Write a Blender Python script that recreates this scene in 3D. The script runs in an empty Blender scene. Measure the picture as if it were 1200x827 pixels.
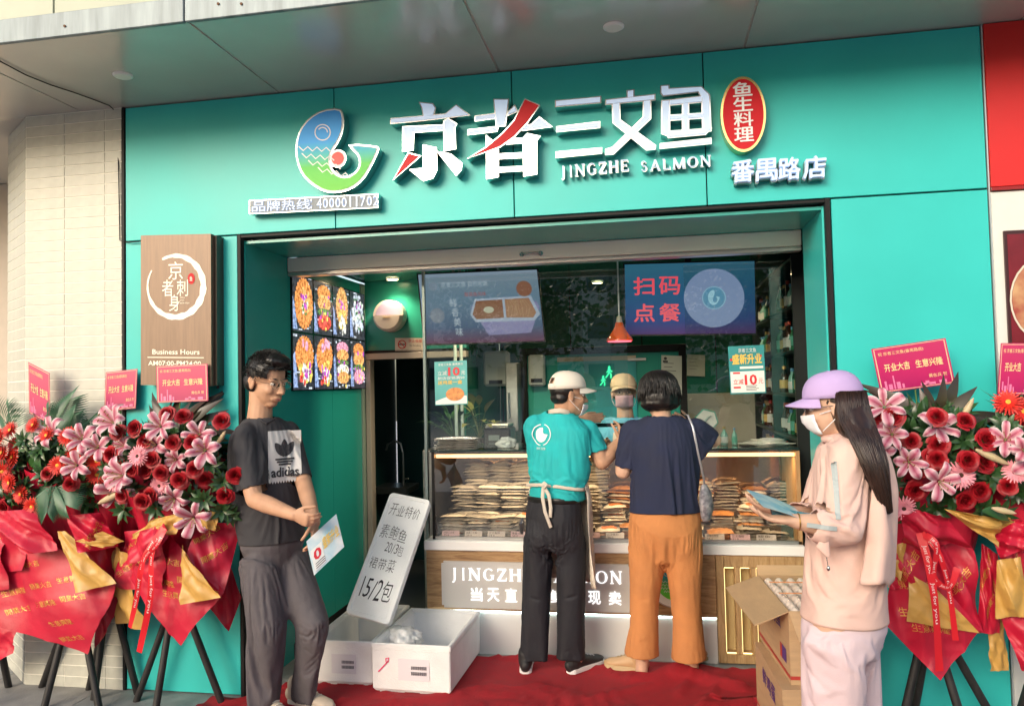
import bpy, bmesh, math, random
import numpy as np
from mathutils import Vector, Matrix
random.seed(7)
SC = bpy.context.scene
COL = SC.collection
# ---------------------------------------------------------------- camera
F_PX, YAW, PITCH, ROLL, CY = 888.17, math.radians(10.2007), math.radians(2.2377), math.radians(-1.2945), -3.8124
_f = Vector((-math.sin(YAW)*math.cos(PITCH), math.cos(YAW)*math.cos(PITCH), math.sin(PITCH)))
_r0 = Vector((math.cos(YAW), math.sin(YAW), 0)); _u0 = _r0.cross(_f)
_r = math.cos(ROLL)*_r0 + math.sin(ROLL)*_u0
_u = -math.sin(ROLL)*_r0 + math.cos(ROLL)*_u0
EYE = Vector((0, CY, 1.65))
cam = bpy.data.cameras.new('camera'); camo = bpy.data.objects.new('camera', cam); COL.objects.link(camo)
camo.matrix_world = Matrix(((_r.x, _u.x, -_f.x, EYE.x), (_r.y, _u.y, -_f.y, EYE.y), (_r.z, _u.z, -_f.z, EYE.z), (0, 0, 0, 1)))
cam.sensor_width = 36; cam.lens = F_PX/1200*36; cam.clip_end = 500; cam.clip_start = .05
SC.camera = camo
# ---------------------------------------------------------------- world, sun, exposure
SUN_EL, SUN_AZ = math.radians(20), math.radians(203)      # azimuth from +Y clockwise: behind the camera, to its left
wd = bpy.data.worlds.new('World'); SC.world = wd; wd.use_nodes = True
nt = wd.node_tree; sky = nt.nodes.new('ShaderNodeTexSky'); sky.sky_type = 'NISHITA'; sky.sun_disc = False
sky.sun_elevation = SUN_EL; sky.sun_rotation = SUN_AZ; sky.dust_density = 3.5; sky.air_density = 1.0; sky.ozone_density = .6
bg = nt.nodes['Background']; bg.inputs['Strength'].default_value = .15
nt.links.new(sky.outputs[0], bg.inputs[0])
sl = bpy.data.lights.new('sun', 'SUN'); so = bpy.data.objects.new('sun', sl); COL.objects.link(so)
sl.energy = .9; sl.angle = math.radians(28); sl.color = (1, .96, .90)
sd = Vector((math.sin(SUN_AZ)*math.cos(SUN_EL), math.cos(SUN_AZ)*math.cos(SUN_EL), math.sin(SUN_EL)))
so.rotation_euler = sd.to_track_quat('Z', 'Y').to_euler(); so.location = (0, -6, 8)
SC.view_settings.view_transform = 'Standard'; SC.view_settings.look = 'None'; SC.view_settings.gamma = 1
SC.view_settings.exposure = .97
SC.cycles.max_bounces = 8; SC.cycles.transparent_max_bounces = 16
# ---------------------------------------------------------------- helpers
def ray(px, py): return _f + _r*((px-600)/F_PX) - _u*((py-413.5)/F_PX)
def at(px, py, Y=0.): d = ray(px, py); return EYE + d*((Y-CY)/d.y)
def atz(px, py, Z=0.): d = ray(px, py); return EYE + d*((Z-1.65)/d.z)
def atx(px, py, X): d = ray(px, py); return EYE + d*(X/d.x)
def V(*a): return Vector(a)

MATS = {}
def mat(name, col, rough=.5, metal=0., var=0., vs=8., bump=0., bs=60., coat=0., emit=None, es=0., spec=None, stretch=(1,1,1), col2=None, sheen=0.):
    if name in MATS: return MATS[name]
    m = bpy.data.materials.new(name); m.use_nodes = True; n = m.node_tree.nodes; l = m.node_tree.links
    b = n['Principled BSDF']; c = (*col, 1)
    b.inputs['Base Color'].default_value = c; b.inputs['Roughness'].default_value = rough; b.inputs['Metallic'].default_value = metal
    b.inputs['Coat Weight'].default_value = coat
    if sheen: b.inputs['Sheen Weight'].default_value = sheen
    if spec is not None: b.inputs['Specular IOR Level'].default_value = spec
    if emit: b.inputs['Emission Color'].default_value = (*emit, 1); b.inputs['Emission Strength'].default_value = es
    if var or bump:
        tc = n.new('ShaderNodeTexCoord'); mp = n.new('ShaderNodeMapping'); mp.inputs['Scale'].default_value = stretch
        l.new(tc.outputs['Object'], mp.inputs[0])
    if var:
        t = n.new('ShaderNodeTexNoise'); t.inputs['Scale'].default_value = vs; t.inputs['Detail'].default_value = 6
        l.new(mp.outputs[0], t.inputs[0])
        r = n.new('ShaderNodeValToRGB'); d = col2 or tuple(max(0, x*(1-var)) for x in col)
        r.color_ramp.elements[0].position = .3; r.color_ramp.elements[1].position = .7
        r.color_ramp.elements[0].color = (*d, 1); r.color_ramp.elements[1].color = c if col2 else (*[min(1, x*(1+var*.5)) for x in col], 1)
        l.new(t.outputs[0], r.inputs[0]); l.new(r.outputs[0], b.inputs['Base Color'])
        rr = n.new('ShaderNodeMapRange'); rr.inputs[3].default_value = rough*.85; rr.inputs[4].default_value = min(1, rough*1.2)
        l.new(t.outputs[0], rr.inputs[0]); l.new(rr.outputs[0], b.inputs['Roughness'])
    if bump:
        t2 = n.new('ShaderNodeTexNoise'); t2.inputs['Scale'].default_value = bs; t2.inputs['Detail'].default_value = 4
        l.new(mp.outputs[0], t2.inputs[0])
        bp = n.new('ShaderNodeBump'); bp.inputs['Strength'].default_value = bump; bp.inputs['Distance'].default_value = .004
        l.new(t2.outputs[0], bp.inputs['Height']); l.new(bp.outputs[0], b.inputs['Normal'])
    MATS[name] = m; return m
def emat(name, col, s, back=(.02,.02,.02)):
    if name.startswith('screen_') and name not in MATS and col:
        m = mat(name, back, .3, emit=col, es=s); n = m.node_tree.nodes; l = m.node_tree.links; tc = n.new('ShaderNodeTexCoord'); t = n.new('ShaderNodeTexNoise'); t.inputs['Scale'].default_value = 45; t.inputs['Detail'].default_value = 6
        r = n.new('ShaderNodeValToRGB'); r.color_ramp.elements[0].position = .36; r.color_ramp.elements[1].position = .62
        r.color_ramp.elements[0].color = (*[x*.35 for x in col], 1); r.color_ramp.elements[1].color = (*[min(1, x*1.15+.04) for x in col], 1)
        l.new(tc.outputs['Object'], t.inputs[0]); l.new(t.outputs[0], r.inputs[0]); l.new(r.outputs[0], n['Principled BSDF'].inputs['Emission Color']); return m
    return mat(name, back if isinstance(back, tuple) else col, .3, emit=col, es=s)
def glass(name, tint=(1,1,1), rough=0., refl=1.):
    if name in MATS: return MATS[name]
    m = bpy.data.materials.new(name); m.use_nodes = True; n = m.node_tree.nodes; l = m.node_tree.links; n.clear()
    o = n.new('ShaderNodeOutputMaterial'); mx = n.new('ShaderNodeMixShader'); t = n.new('ShaderNodeBsdfTransparent'); g = n.new('ShaderNodeBsdfGlossy')
    t.inputs[0].default_value = (*tint, 1); g.inputs['Roughness'].default_value = rough
    fr = n.new('ShaderNodeFresnel'); fr.inputs[0].default_value = 1.5; mu = n.new('ShaderNodeMath'); mu.operation = 'MULTIPLY'; mu.inputs[1].default_value = 1.7*refl
    l.new(fr.outputs[0], mu.inputs[0]); l.new(mu.outputs[0], mx.inputs[0]); l.new(t.outputs[0], mx.inputs[1]); l.new(g.outputs[0], mx.inputs[2]); l.new(mx.outputs[0], o.inputs[0])
    MATS[name] = m; return m
def woodmat(name, c1, c2, scale=6., rough=.45, axis='X'):
    if name in MATS: return MATS[name]
    m = bpy.data.materials.new(name); m.use_nodes = True; n = m.node_tree.nodes; l = m.node_tree.links; b = n['Principled BSDF']
    tc = n.new('ShaderNodeTexCoord'); mp = n.new('ShaderNodeMapping'); mp.inputs['Scale'].default_value = (1, 8, 8) if axis == 'X' else (8, 8, 1)
    no = n.new('ShaderNodeTexNoise'); no.inputs['Scale'].default_value = scale; no.inputs['Detail'].default_value = 8; no.inputs['Distortion'].default_value = 1.2
    n2 = n.new('ShaderNodeTexNoise'); n2.inputs['Scale'].default_value = scale*9; n2.inputs['Detail'].default_value = 3
    ad = n.new('ShaderNodeMath'); ad.operation = 'MULTIPLY_ADD'; ad.inputs[1].default_value = .25
    r = n.new('ShaderNodeValToRGB'); r.color_ramp.elements[0].position = .42; r.color_ramp.elements[1].position = .78
    r.color_ramp.elements[0].color = (*c1, 1); r.color_ramp.elements[1].color = (*c2, 1)
    l.new(tc.outputs['Object'], mp.inputs[0]); l.new(mp.outputs[0], no.inputs[0]); l.new(mp.outputs[0], n2.inputs[0])
    l.new(n2.outputs[0], ad.inputs[0]); l.new(no.outputs[0], ad.inputs[2]); l.new(ad.outputs[0], r.inputs[0]); l.new(r.outputs[0], b.inputs['Base Color'])
    bp = n.new('ShaderNodeBump'); bp.inputs['Strength'].default_value = .15; bp.inputs['Distance'].default_value = .002
    l.new(ad.outputs[0], bp.inputs['Height']); l.new(bp.outputs[0], b.inputs['Normal']); b.inputs['Roughness'].default_value = rough
    MATS[name] = m; return m
def gradmat(name, stops, axis, lo, hi, rough=.4, emit=0., loc=True):
    """colour that runs along an object axis (printed gradients, petals)"""
    if name in MATS: return MATS[name]
    m = bpy.data.materials.new(name); m.use_nodes = True; n = m.node_tree.nodes; l = m.node_tree.links; b = n['Principled BSDF']
    tc = n.new('ShaderNodeTexCoord'); sp = n.new('ShaderNodeSeparateXYZ'); mr = n.new('ShaderNodeMapRange'); r = n.new('ShaderNodeValToRGB')
    mr.inputs[1].default_value = lo; mr.inputs[2].default_value = hi
    l.new(tc.outputs['Object'], sp.inputs[0]); l.new(sp.outputs[axis], mr.inputs[0]); l.new(mr.outputs[0], r.inputs[0])
    e = r.color_ramp.elements
    while len(e) < len(stops): e.new(.5)
    for k, (p, c) in enumerate(stops): e[k].position = p; e[k].color = (*c, 1)
    l.new(r.outputs[0], b.inputs['Base Color']); b.inputs['Roughness'].default_value = rough
    if emit: l.new(r.outputs[0], b.inputs['Emission Color']); b.inputs['Emission Strength'].default_value = emit
    MATS[name] = m; return m

def tag(o, label=None, cat=None, group=None, kind=None):
    if label: o['label'] = label
    if cat: o['category'] = cat
    if group: o['group'] = group
    if kind: o['kind'] = kind
    return o
def thing(name, label, cat, loc=(0,0,0), group=None, rz=0.):
    o = bpy.data.objects.new(name, None); COL.objects.link(o); o.location = loc; o.rotation_euler = (0, 0, rz); o.empty_display_size = .1
    return tag(o, label, cat, group)
def link(name, me, m, parent=None, loc=None, smooth=False, label=None):
    """link mesh given in world coordinates; under a parent (an Empty or mesh placed by location only) it is shifted to that origin"""
    o = bpy.data.objects.new(name, me); COL.objects.link(o)
    if m is not None:
        for x in (m if isinstance(m, (list, tuple)) else [m]): me.materials.append(x)
    if parent is not None:
        p = parent; off = Vector((0,0,0))
        while p is not None: off += p.location; p = p.parent
        o.parent = parent
        me.transform(Matrix.Translation(-off))
        if loc is not None: me.transform(Matrix.Translation(-(Vector(loc)-off))); o.location = Vector(loc)-off
    elif loc is not None:
        me.transform(Matrix.Translation(-Vector(loc))); o.location = loc
    if smooth: me.shade_smooth()
    if label: o['label'] = label
    return o
def fin(name, bm, m, parent=None, loc=None, smooth=False, label=None, kind=None):
    me = bpy.data.meshes.new(name); bm.normal_update(); bm.to_mesh(me); bm.free()
    o = link(name, me, m, parent, loc, smooth, label)
    if kind: o['kind'] = kind
    return o
def NB(): return bmesh.new()
def box(bm, x0, x1, y0, y1, z0, z1, bev=0., mi=0, seg=1):
    if bev:
        t = NB(); bmesh.ops.create_cube(t, size=1)
        for v in t.verts: v.co = Vector(((x0+x1)/2+v.co.x*(x1-x0), (y0+y1)/2+v.co.y*(y1-y0), (z0+z1)/2+v.co.z*(z1-z0)))
        bmesh.ops.bevel(t, geom=t.edges[:], offset=bev, segments=seg, affect='EDGES', profile=.5)
        merge(bm, t, mi); return
    vs = [bm.verts.new((x, y, z)) for x in (x0, x1) for y in (y0, y1) for z in (z0, z1)]
    for q in ((0,1,3,2), (4,6,7,5), (0,4,5,1), (2,3,7,6), (0,2,6,4), (1,5,7,3)):
        f = bm.faces.new([vs[i] for i in q]); f.material_index = mi
def merge(bm, t, mi=0):
    m = {}
    for v in t.verts: m[v] = bm.verts.new(v.co)
    for f in t.faces:
        g = bm.faces.new([m[v] for v in f.verts]); g.material_index = mi; g.smooth = f.smooth
    t.free()
def B(name, x0, x1, y0, y1, z0, z1, m, parent=None, bev=0., label=None, kind=None):
    bm = NB(); box(bm, x0, x1, y0, y1, z0, z1, bev); return fin(name, bm, m, parent, None, False, label, kind)
def obox(bm, O, U, W, H):
    """box from corner O with edge vectors"""
    vs = [bm.verts.new(O+U*a+W*b+H*c) for a in (0,1) for b in (0,1) for c in (0,1)]
    for q in ((0,1,3,2), (4,6,7,5), (0,4,5,1), (2,3,7,6), (0,2,6,4), (1,5,7,3)): bm.faces.new([vs[i] for i in q])
    bmesh.ops.recalc_face_normals(bm, faces=bm.faces[:])
def limb(bm, pts, rads, side=None, n=14, cap=True):
    """swept tube; rads items are r or (r along side, r across)"""
    pts = [Vector(p) for p in pts]; R = [(r, r) if not isinstance(r, (tuple, list)) else r for r in rads]
    if cap:
        t0 = (pts[0]-pts[1]).normalized(); t1 = (pts[-1]-pts[-2]).normalized(); a, b = min(R[0]), min(R[-1])
        pts = [pts[0]+t0*a*.9, pts[0]+t0*a*.6] + pts + [pts[-1]+t1*b*.6, pts[-1]+t1*b*.9]
        R = [tuple(x*.35 for x in R[0]), tuple(x*.8 for x in R[0])] + R + [tuple(x*.8 for x in R[-1]), tuple(x*.35 for x in R[-1])]
    S = Vector(side) if side is not None else None; rings = []
    for i, p in enumerate(pts):
        t = (pts[min(i+1, len(pts)-1)]-pts[max(i-1, 0)]).normalized()
        if S is None: S = t.orthogonal()
        s = (S-t*S.dot(t)).normalized(); b = t.cross(s); S = s if side is None else S
        rings.append([bm.verts.new(p+s*R[i][0]*math.cos(a)+b*R[i][1]*math.sin(a)) for a in [2*math.pi*k/n for k in range(n)]])
    for A, C in zip(rings, rings[1:]):
        for k in range(n): bm.faces.new((A[k], A[(k+1) % n], C[(k+1) % n], C[k]))
    bm.faces.new(rings[0][::-1]); bm.faces.new(rings[-1])
def ell(bm, c, rad, fr=None, seg=16, rings=10):
    t = NB(); bmesh.ops.create_uvsphere(t, u_segments=seg, v_segments=rings, radius=1)
    c = Vector(c); f, r, u = fr if fr else (V(1,0,0), V(0,1,0), V(0,0,1))
    for v in t.verts: v.co = c+f*v.co.x*rad[0]+r*v.co.y*rad[1]+u*v.co.z*rad[2]
    for q in t.faces: q.smooth = True
    merge(bm, t)
def cyl(bm, a, b, r0, r1=None, n=16, mi=0):
    a = Vector(a); b = Vector(b); r1 = r0 if r1 is None else r1; t = (b-a).normalized(); s = t.orthogonal().normalized(); w = t.cross(s)
    A = [bm.verts.new(a+s*r0*math.cos(x)+w*r0*math.sin(x)) for x in [2*math.pi*k/n for k in range(n)]]
    C = [bm.verts.new(b+s*r1*math.cos(x)+w*r1*math.sin(x)) for x in [2*math.pi*k/n for k in range(n)]]
    fs = [bm.faces.new((A[k], A[(k+1) % n], C[(k+1) % n], C[k])) for k in range(n)]+[bm.faces.new(A[::-1]), bm.faces.new(C)]
    for f in fs: f.material_index = mi
# numpy noise ------------------------------------------------------
def _hash(ix, iy, iz, seed):
    h = (ix*374761393+iy*668265263+iz*2147483647+seed*974634777) & 0xffffffff
    h = ((h ^ (h >> 13))*1274126177) & 0xffffffff
    return ((h ^ (h >> 16)) & 0xffff)/65535.
def vnoise(P, seed=0):
    P = np.asarray(P, float); I = np.floor(P).astype(np.int64); Fr = P-I; Fr = Fr*Fr*(3-2*Fr); r = 0
    for dx in (0,1):
        for dy in (0,1):
            for dz in (0,1):
                w = (Fr[:,0] if dx else 1-Fr[:,0])*(Fr[:,1] if dy else 1-Fr[:,1])*(Fr[:,2] if dz else 1-Fr[:,2])
                r = r+w*_hash(I[:,0]+dx, I[:,1]+dy, I[:,2]+dz, seed)
    return r*2-1
def fbm(P, seed=0, o=3):
    r = 0; a = 1.
    for k in range(o): r = r+a*vnoise(P*(2**k), seed+k); a *= .5
    return r
def getco(me): a = np.empty(len(me.vertices)*3, np.float32); me.vertices.foreach_get('co', a); return a.reshape(-1, 3).astype(float)
def setco(me, a): me.vertices.foreach_set('co', a.astype(np.float32).ravel()); me.update()
def getno(me): a = np.empty(len(me.vertices)*3, np.float32); me.vertices.foreach_get('normal', a); return a.reshape(-1, 3).astype(float)
def folds(amp=.004, f=(9, 9, 4), seed=1, ridge=.6, segs=(), fine=.0012):
    def fn(P, N):
        Q = P*np.array(f)+.35*fbm(P*5, seed+9, 2)[:, None]
        n = fbm(Q, seed, 2); n2 = fbm(Q*2.3+5, seed+20, 2)
        d = amp*(n*(1-ridge)-ridge*.5*(np.abs(n)*1.6-.5)+.15*n2)
        d = d+fine*fbm(P*np.array([60, 60, 35]), seed+3, 2)
        for a, b, w, h in segs:
            a = np.array(a); b = np.array(b); ab = b-a; t = np.clip(((P-a)@ab)/(ab@ab), 0, 1)
            q = np.linalg.norm(P-(a+t[:, None]*ab), axis=1); d = d+h*np.exp(-(q/w)**2)*(.4+.6*np.sin(np.pi*t))
        return d
    return fn
def blob(name, bm, m, parent, voxel=.006, smooth=4, disp=None, label=None, cut=None):
    me = bpy.data.meshes.new('tmp'); bm.to_mesh(me); bm.free(); o = bpy.data.objects.new('tmp', me); COL.objects.link(o)
    r = o.modifiers.new('r', 'REMESH'); r.mode = 'VOXEL'; r.voxel_size = voxel; r.use_smooth_shade = True
    if smooth: s = o.modifiers.new('s', 'SMOOTH'); s.iterations = smooth; s.factor = .5
    dg = bpy.context.evaluated_depsgraph_get(); dg.update()
    nm = bpy.data.meshes.new_from_object(o.evaluated_get(dg), depsgraph=dg); nm.name = name
    bpy.data.objects.remove(o); bpy.data.meshes.remove(me)
    if disp is not None: P = getco(nm); N = getno(nm); setco(nm, P+N*disp(P, N)[:, None])
    if cut is not None:
        b2 = NB(); b2.from_mesh(nm); dl = [v for v in b2.verts if cut(v.co)]; bmesh.ops.delete(b2, geom=dl, context='VERTS'); b2.to_mesh(nm); b2.free()
    nm.materials.clear(); ob = link(name, nm, m, parent, None, True, label); return ob
def poly(bm, pts, mi=0):
    try: f = bm.faces.new([bm.verts.new(p) for p in pts]); f.material_index = mi; return f
    except ValueError: return None
def prism(bm, pts, d, mi=0):
    """closed outline pts extruded by vector d"""
    A = [bm.verts.new(p) for p in pts]; C = [bm.verts.new(Vector(p)+d) for p in pts]; n = len(A)
    fs = [bm.faces.new(A), bm.faces.new(C[::-1])]
    for k in range(n): fs.append(bm.faces.new((A[k], C[k], C[(k+1) % n], A[(k+1) % n])))
    for f in fs: f.material_index = mi
    bmesh.ops.recalc_face_normals(bm, faces=fs)
# text ---------------------------------------------------------------
_TX = {}
def tmesh(s, bold=0., depth=0.):
    k = (s, bold, depth)
    if k not in _TX:
        cu = bpy.data.curves.new('t', 'FONT'); cu.body = s; cu.size = 1; cu.offset = bold; cu.extrude = depth; cu.resolution_u = 2; cu.fill_mode = 'BOTH' if depth else 'FRONT'
        o = bpy.data.objects.new('t', cu); COL.objects.link(o); dg = bpy.context.evaluated_depsgraph_get(); dg.update()
        me = bpy.data.meshes.new_from_object(o.evaluated_get(dg), depsgraph=dg); bpy.data.objects.remove(o)
        P = getco(me) if len(me.vertices) else np.zeros((1, 3)); _TX[k] = (P, [tuple(p.vertices) for p in me.polygons])
        bpy.data.meshes.remove(me)
    return _TX[k]
class Pl:
    """flat frame: origin bottom-left O, U across, W up; N points at the viewer"""
    def __init__(s, O, U, W, N=None): s.O = Vector(O); s.U = Vector(U); s.W = Vector(W); s.N = (N or s.U.cross(s.W)).normalized()
    def p(s, u, v, h=0.): return s.O+s.U*u+s.W*v+s.N*h
    def rect(s, bm, u0, v0, u1, v1, h): poly(bm, [s.p(u0, v0, h), s.p(u1, v0, h), s.p(u1, v1, h), s.p(u0, v1, h)])
    def disc(s, bm, u, v, r, h, n=28, ry=None, r0=0., a0=0, a1=360):
        """r in metres"""
        ul, wl = s.U.length, s.W.length; ry = ry or r; full = a1-a0 >= 360
        A = [math.radians(a0+(a1-a0)*k/n) for k in range(n if full else n+1)]
        out = [s.p(u+r*math.cos(a)/ul, v+ry*math.sin(a)/wl, h) for a in A]
        if not r0: poly(bm, out); return
        inn = [s.p(u+r0*math.cos(a)/ul, v+r0*ry/r*math.sin(a)/wl, h) for a in A]
        vo = [bm.verts.new(q) for q in out]; vi = [bm.verts.new(q) for q in inn]; m = len(A)
        for k in range(m if full else m-1): bm.faces.new((vo[k], vo[(k+1) % m], vi[(k+1) % m], vi[k]))
    def text(s, bm, t, u0, v0, u1, v1, h, bold=0., depth=0., keep=False, mi=0):
        if bold > 0 and any(ord(c) > 0x2e80 for c in t):      # thicken Chinese strokes by overprinting, outlines stay clean
            e = bold*.9
            for k, (dx, dy) in enumerate(((0, 0), (e, 0), (-e, 0), (0, e), (0, -e))):
                s.text(bm, t, u0+dx*(u1-u0)/max(1, len(t)), v0+dy*(v1-v0), u1+dx*(u1-u0)/max(1, len(t)), v1+dy*(v1-v0), h+k*.00015, 0., depth, keep, mi)
            return
        P, Fc = tmesh(t, bold, depth); lo = P.min(0); hi = P.max(0); sx = (u1-u0)/max(1e-6, hi[0]-lo[0]); sy = (v1-v0)/max(1e-6, hi[1]-lo[1])
        vs = [bm.verts.new(s.p(u0+(q[0]-lo[0])*sx, v0+(q[1]-lo[1])*sy, h+q[2])) for q in P]
        for f in Fc:
            try: g = bm.faces.new([vs[i] for i in f]); g.material_index = mi
            except ValueError: pass
def plpx(tl, tr, bl, Y=0.):
    a, b, c = at(*tl, Y), at(*tr, Y), at(*bl, Y); return Pl(c, b-a, a-c)
def plpts(tl, tr, bl): return Pl(bl, tr-tl, tl-bl)
def art(parent, pl, items):
    """items: (part name, material, function(bm, plane))"""
    for nm, m, fn in items:
        bm = NB(); fn(bm, pl); fin(nm, bm, m, parent, kind='stuff' if nm in ('skyline_print', 'print', 'barcode') else None)
def T_(t, u0, v0, u1, v1, h=.002, bold=0., depth=0.): return lambda bm, p: p.text(bm, t, u0, v0, u1, v1, h, bold, depth)
def R_(u0, v0, u1, v1, h=.001): return lambda bm, p: p.rect(bm, u0, v0, u1, v1, h)
def copy_tree(o, parent=None):
    c = o.copy(); COL.objects.link(c); c.parent = parent
    for ch in list(o.children): copy_tree(ch, c)
    return c
# fish emblem outline (unit square, y up)
_FB = [(325,228),(337,250),(338,300),(320,350),(295,385),(283,420),(290,460),(310,485),(340,497),(370,493),(400,470),(412,440),(405,405),(385,385),(370,368),(470,377),(475,385),(450,440),(415,500),(370,535),(320,548),(270,545),(220,515),(185,480),(165,430),(160,370),(175,310),(210,265),(260,235)]
FISH = [((x-160)/315, (548-y)/320) for x, y in _FB]
def smooth_outline(pts, k=2):
    for _ in range(k):
        q = []
        for i in range(len(pts)):
            a = pts[i]; b = pts[(i+1) % len(pts)]; q += [(a[0]*.75+b[0]*.25, a[1]*.75+b[1]*.25), (a[0]*.25+b[0]*.75, a[1]*.25+b[1]*.75)]
        pts = q
    return pts
FISHS = smooth_outline(FISH, 1)
def wave_pts(k):
    """white zigzag k of the emblem, as a polyline in the unit square"""
    y0 = .47-.085*k; x0 = .03+.02*k+.015*k*k; n = 8; x1 = .40+.03*k
    return [(x0+(x1-x0)*i/n, y0+(.035 if i % 2 else -.012)-.0*i) for i in range(n+1)]
def polyline(bm, f, pts, w):
    """flat ribbon through 2D pts mapped by f"""
    L = []; Rr = []
    for i, p in enumerate(pts):
        a = pts[max(0, i-1)]; b = pts[min(len(pts)-1, i+1)]; dx, dy = b[0]-a[0], b[1]-a[1]; q = math.hypot(dx, dy) or 1
        nx, ny = -dy/q*w/2, dx/q*w/2; L.append(bm.verts.new(f(p[0]+nx, p[1]+ny))); Rr.append(bm.verts.new(f(p[0]-nx, p[1]-ny)))
    for i in range(len(pts)-1): bm.faces.new((L[i], Rr[i], Rr[i+1], L[i+1]))
def fish_art(parent, pl, u0, v0, u1, v1, h, mbody, mline, mdot, names=('fish_body', 'fish_line', 'fish_dot')):
    g = lambda x, y, hh: pl.p(u0+(u1-u0)*x, v0+(v1-v0)*y, hh)
    bm = NB(); poly(bm, [g(x, y, h) for x, y in FISHS]); fin(names[0], bm, mbody, parent)
    bm = NB()
    for k in range(4): polyline(bm, lambda x, y: g(x, y, h+.0012), wave_pts(k), .02)
    rr = [(.318+.085*math.cos(a), .72+.085*math.sin(a)) for a in [2*math.pi*k/20 for k in range(21)]]; polyline(bm, lambda x, y: g(x, y, h+.0012), rr, .018)
    rr = [(.575+.12*math.cos(a), .37+.12*math.sin(a)) for a in [2*math.pi*k/20 for k in range(21)]]; polyline(bm, lambda x, y: g(x, y, h+.0012), rr, .02)
    fin(names[1], bm, mline, parent)
    bm = NB(); poly(bm, [g(.575+.1*math.cos(a), .37+.1*math.sin(a), h+.0005) for a in [2*math.pi*k/24 for k in range(24)]]); fin(names[2], bm, mdot, parent)
# ---------------------------------------------------------------- shared materials
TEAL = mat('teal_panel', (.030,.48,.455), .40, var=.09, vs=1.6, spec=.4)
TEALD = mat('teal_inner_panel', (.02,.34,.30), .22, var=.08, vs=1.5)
GREEN = mat('green_interior_wall', (.012,.19,.12), .25, var=.12, vs=2)
DKGREEN = mat('dark_green_door', (.008,.05,.05), .3)
BLACK = mat('black_trim', (.007,.007,.008), .55, spec=.25)
WHITE = mat('white_paint', (.78,.78,.76), .4, var=.04, vs=5)
CHROME = mat('polished_steel', (.50,.52,.53), .15, metal=1)
STEEL = mat('brushed_steel', (.45,.45,.44), .38, metal=1, var=.1, vs=12, stretch=(1,1,12))
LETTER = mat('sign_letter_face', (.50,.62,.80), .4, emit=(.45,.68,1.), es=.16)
REDF = mat('sign_red', (.50,.004,.012), .5, spec=.25)
OAK = woodmat('oak_veneer', (.19,.10,.042), (.42,.26,.125), 5.)
BRASSW = mat('bronze_board', (.19,.125,.085), .42, metal=.2, var=.2, vs=5, stretch=(14,1,1))
GROUT = mat('grout', (.80,.78,.70), .8)
SCRB = mat('screen_black', (.006,.006,.008), .15)
# ================================================================= THE SETTING
ZT = 3.268
# ground sheet and slabs
bm = NB(); poly(bm, [V(-60,-60,-.02), V(60,-60,-.02), V(60,30,-.02), V(-60,30,-.02)])
fin('ground', bm, mat('pale_bounce_ground', (.48,.47,.45), .9, var=.2, vs=3, bump=.4, bs=200), kind='structure')  # unseen outer ground, made pale to bounce light onto the shopfront
pav = B('pavement', -9, 7, -6, 3.4, -.016, -.008, mat('joint_mortar', (.12,.115,.11), .9, bump=.3), kind='structure')
SLAB = [mat('grey_granite_%s' % n, c, .62, var=.22, vs=9, bump=.5, bs=90) for n, c in (('light', (.27,.28,.275)), ('mid', (.235,.245,.24)), ('warm', (.29,.285,.27)))]
sm = []
for k in range(3):
    b = NB(); box(b, -.348, .348, -.298, .298, -.007, 0, .002); me = bpy.data.meshes.new('paving_slab'); b.to_mesh(me); b.free(); me.materials.append(SLAB[k]); sm.append(me)
for i in range(-7, 4):
    for j in range(-5, 5):
        o = bpy.data.objects.new('paving_slab', sm[(i*5+j*3) % 3]); COL.objects.link(o); o.parent = pav
        o.location = (i*.7+.1+(.35 if j % 2 else 0), j*.6-.05, random.uniform(-.0008, .0008))
# ---- building shell of the shop (walls stay behind the cladding)
shop = thing('shop_building', 'teal clad fish shop with a recessed serving window under the grey canopy', 'shop', (0, 0, 0))
back = mat('dark_cladding_gap', (.012,.015,.015), .8)
bm = NB(); box(bm, -2.915, -2.205, .02, .2, 0, ZT); box(bm, .86, 1.60, .02, .2, 0, ZT); box(bm, -2.205, .86, .02, .2, 2.50, ZT)
fin('wall', bm, back, shop)
def panel(x0, x1, z0, z1, m=TEAL, nm='facade_panel', y=0.):
    return B(nm, x0+.003, x1-.003, y, y+.02, z0+.003, z1-.003, m, shop, .0015)
xs = [-2.897, -1.633, -.657, .307, 1.567]
for a, b in zip(xs, xs[1:]): panel(a, b, 2.497, ZT-.004)
panel(-2.897, -2.207, 0.004, 2.494)
panel(.878, 1.567, 0.004, 2.494)
for nm, a in (('corner_trim', (-2.917, -2.899, -.006, .02, 0, ZT-.002)), ('opening_trim', (-2.205, -2.184, -.008, .03, 0, 2.497)), ('opening_trim', (.852, .875, -.008, .03, 0, 2.497)), ('opening_trim', (-2.184, .852, -.008, .03, 2.476, 2.492))):
    B(nm, *a, BLACK, shop, .002)
B('corner_trim', 1.568, 1.574, -.004, .02, 0, ZT-.002, mat('pale_edge_trim', (.5,.55,.55), .3, metal=.6), shop)
# reveals
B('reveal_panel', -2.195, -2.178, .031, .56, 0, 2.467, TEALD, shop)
B('reveal_panel', .843, .86, .031, .50, .0, 2.467, TEAL, shop)
B('reveal_ceiling', -2.177, .842, .031, .52, 2.450, 2.466, TEALD, shop)
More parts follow.
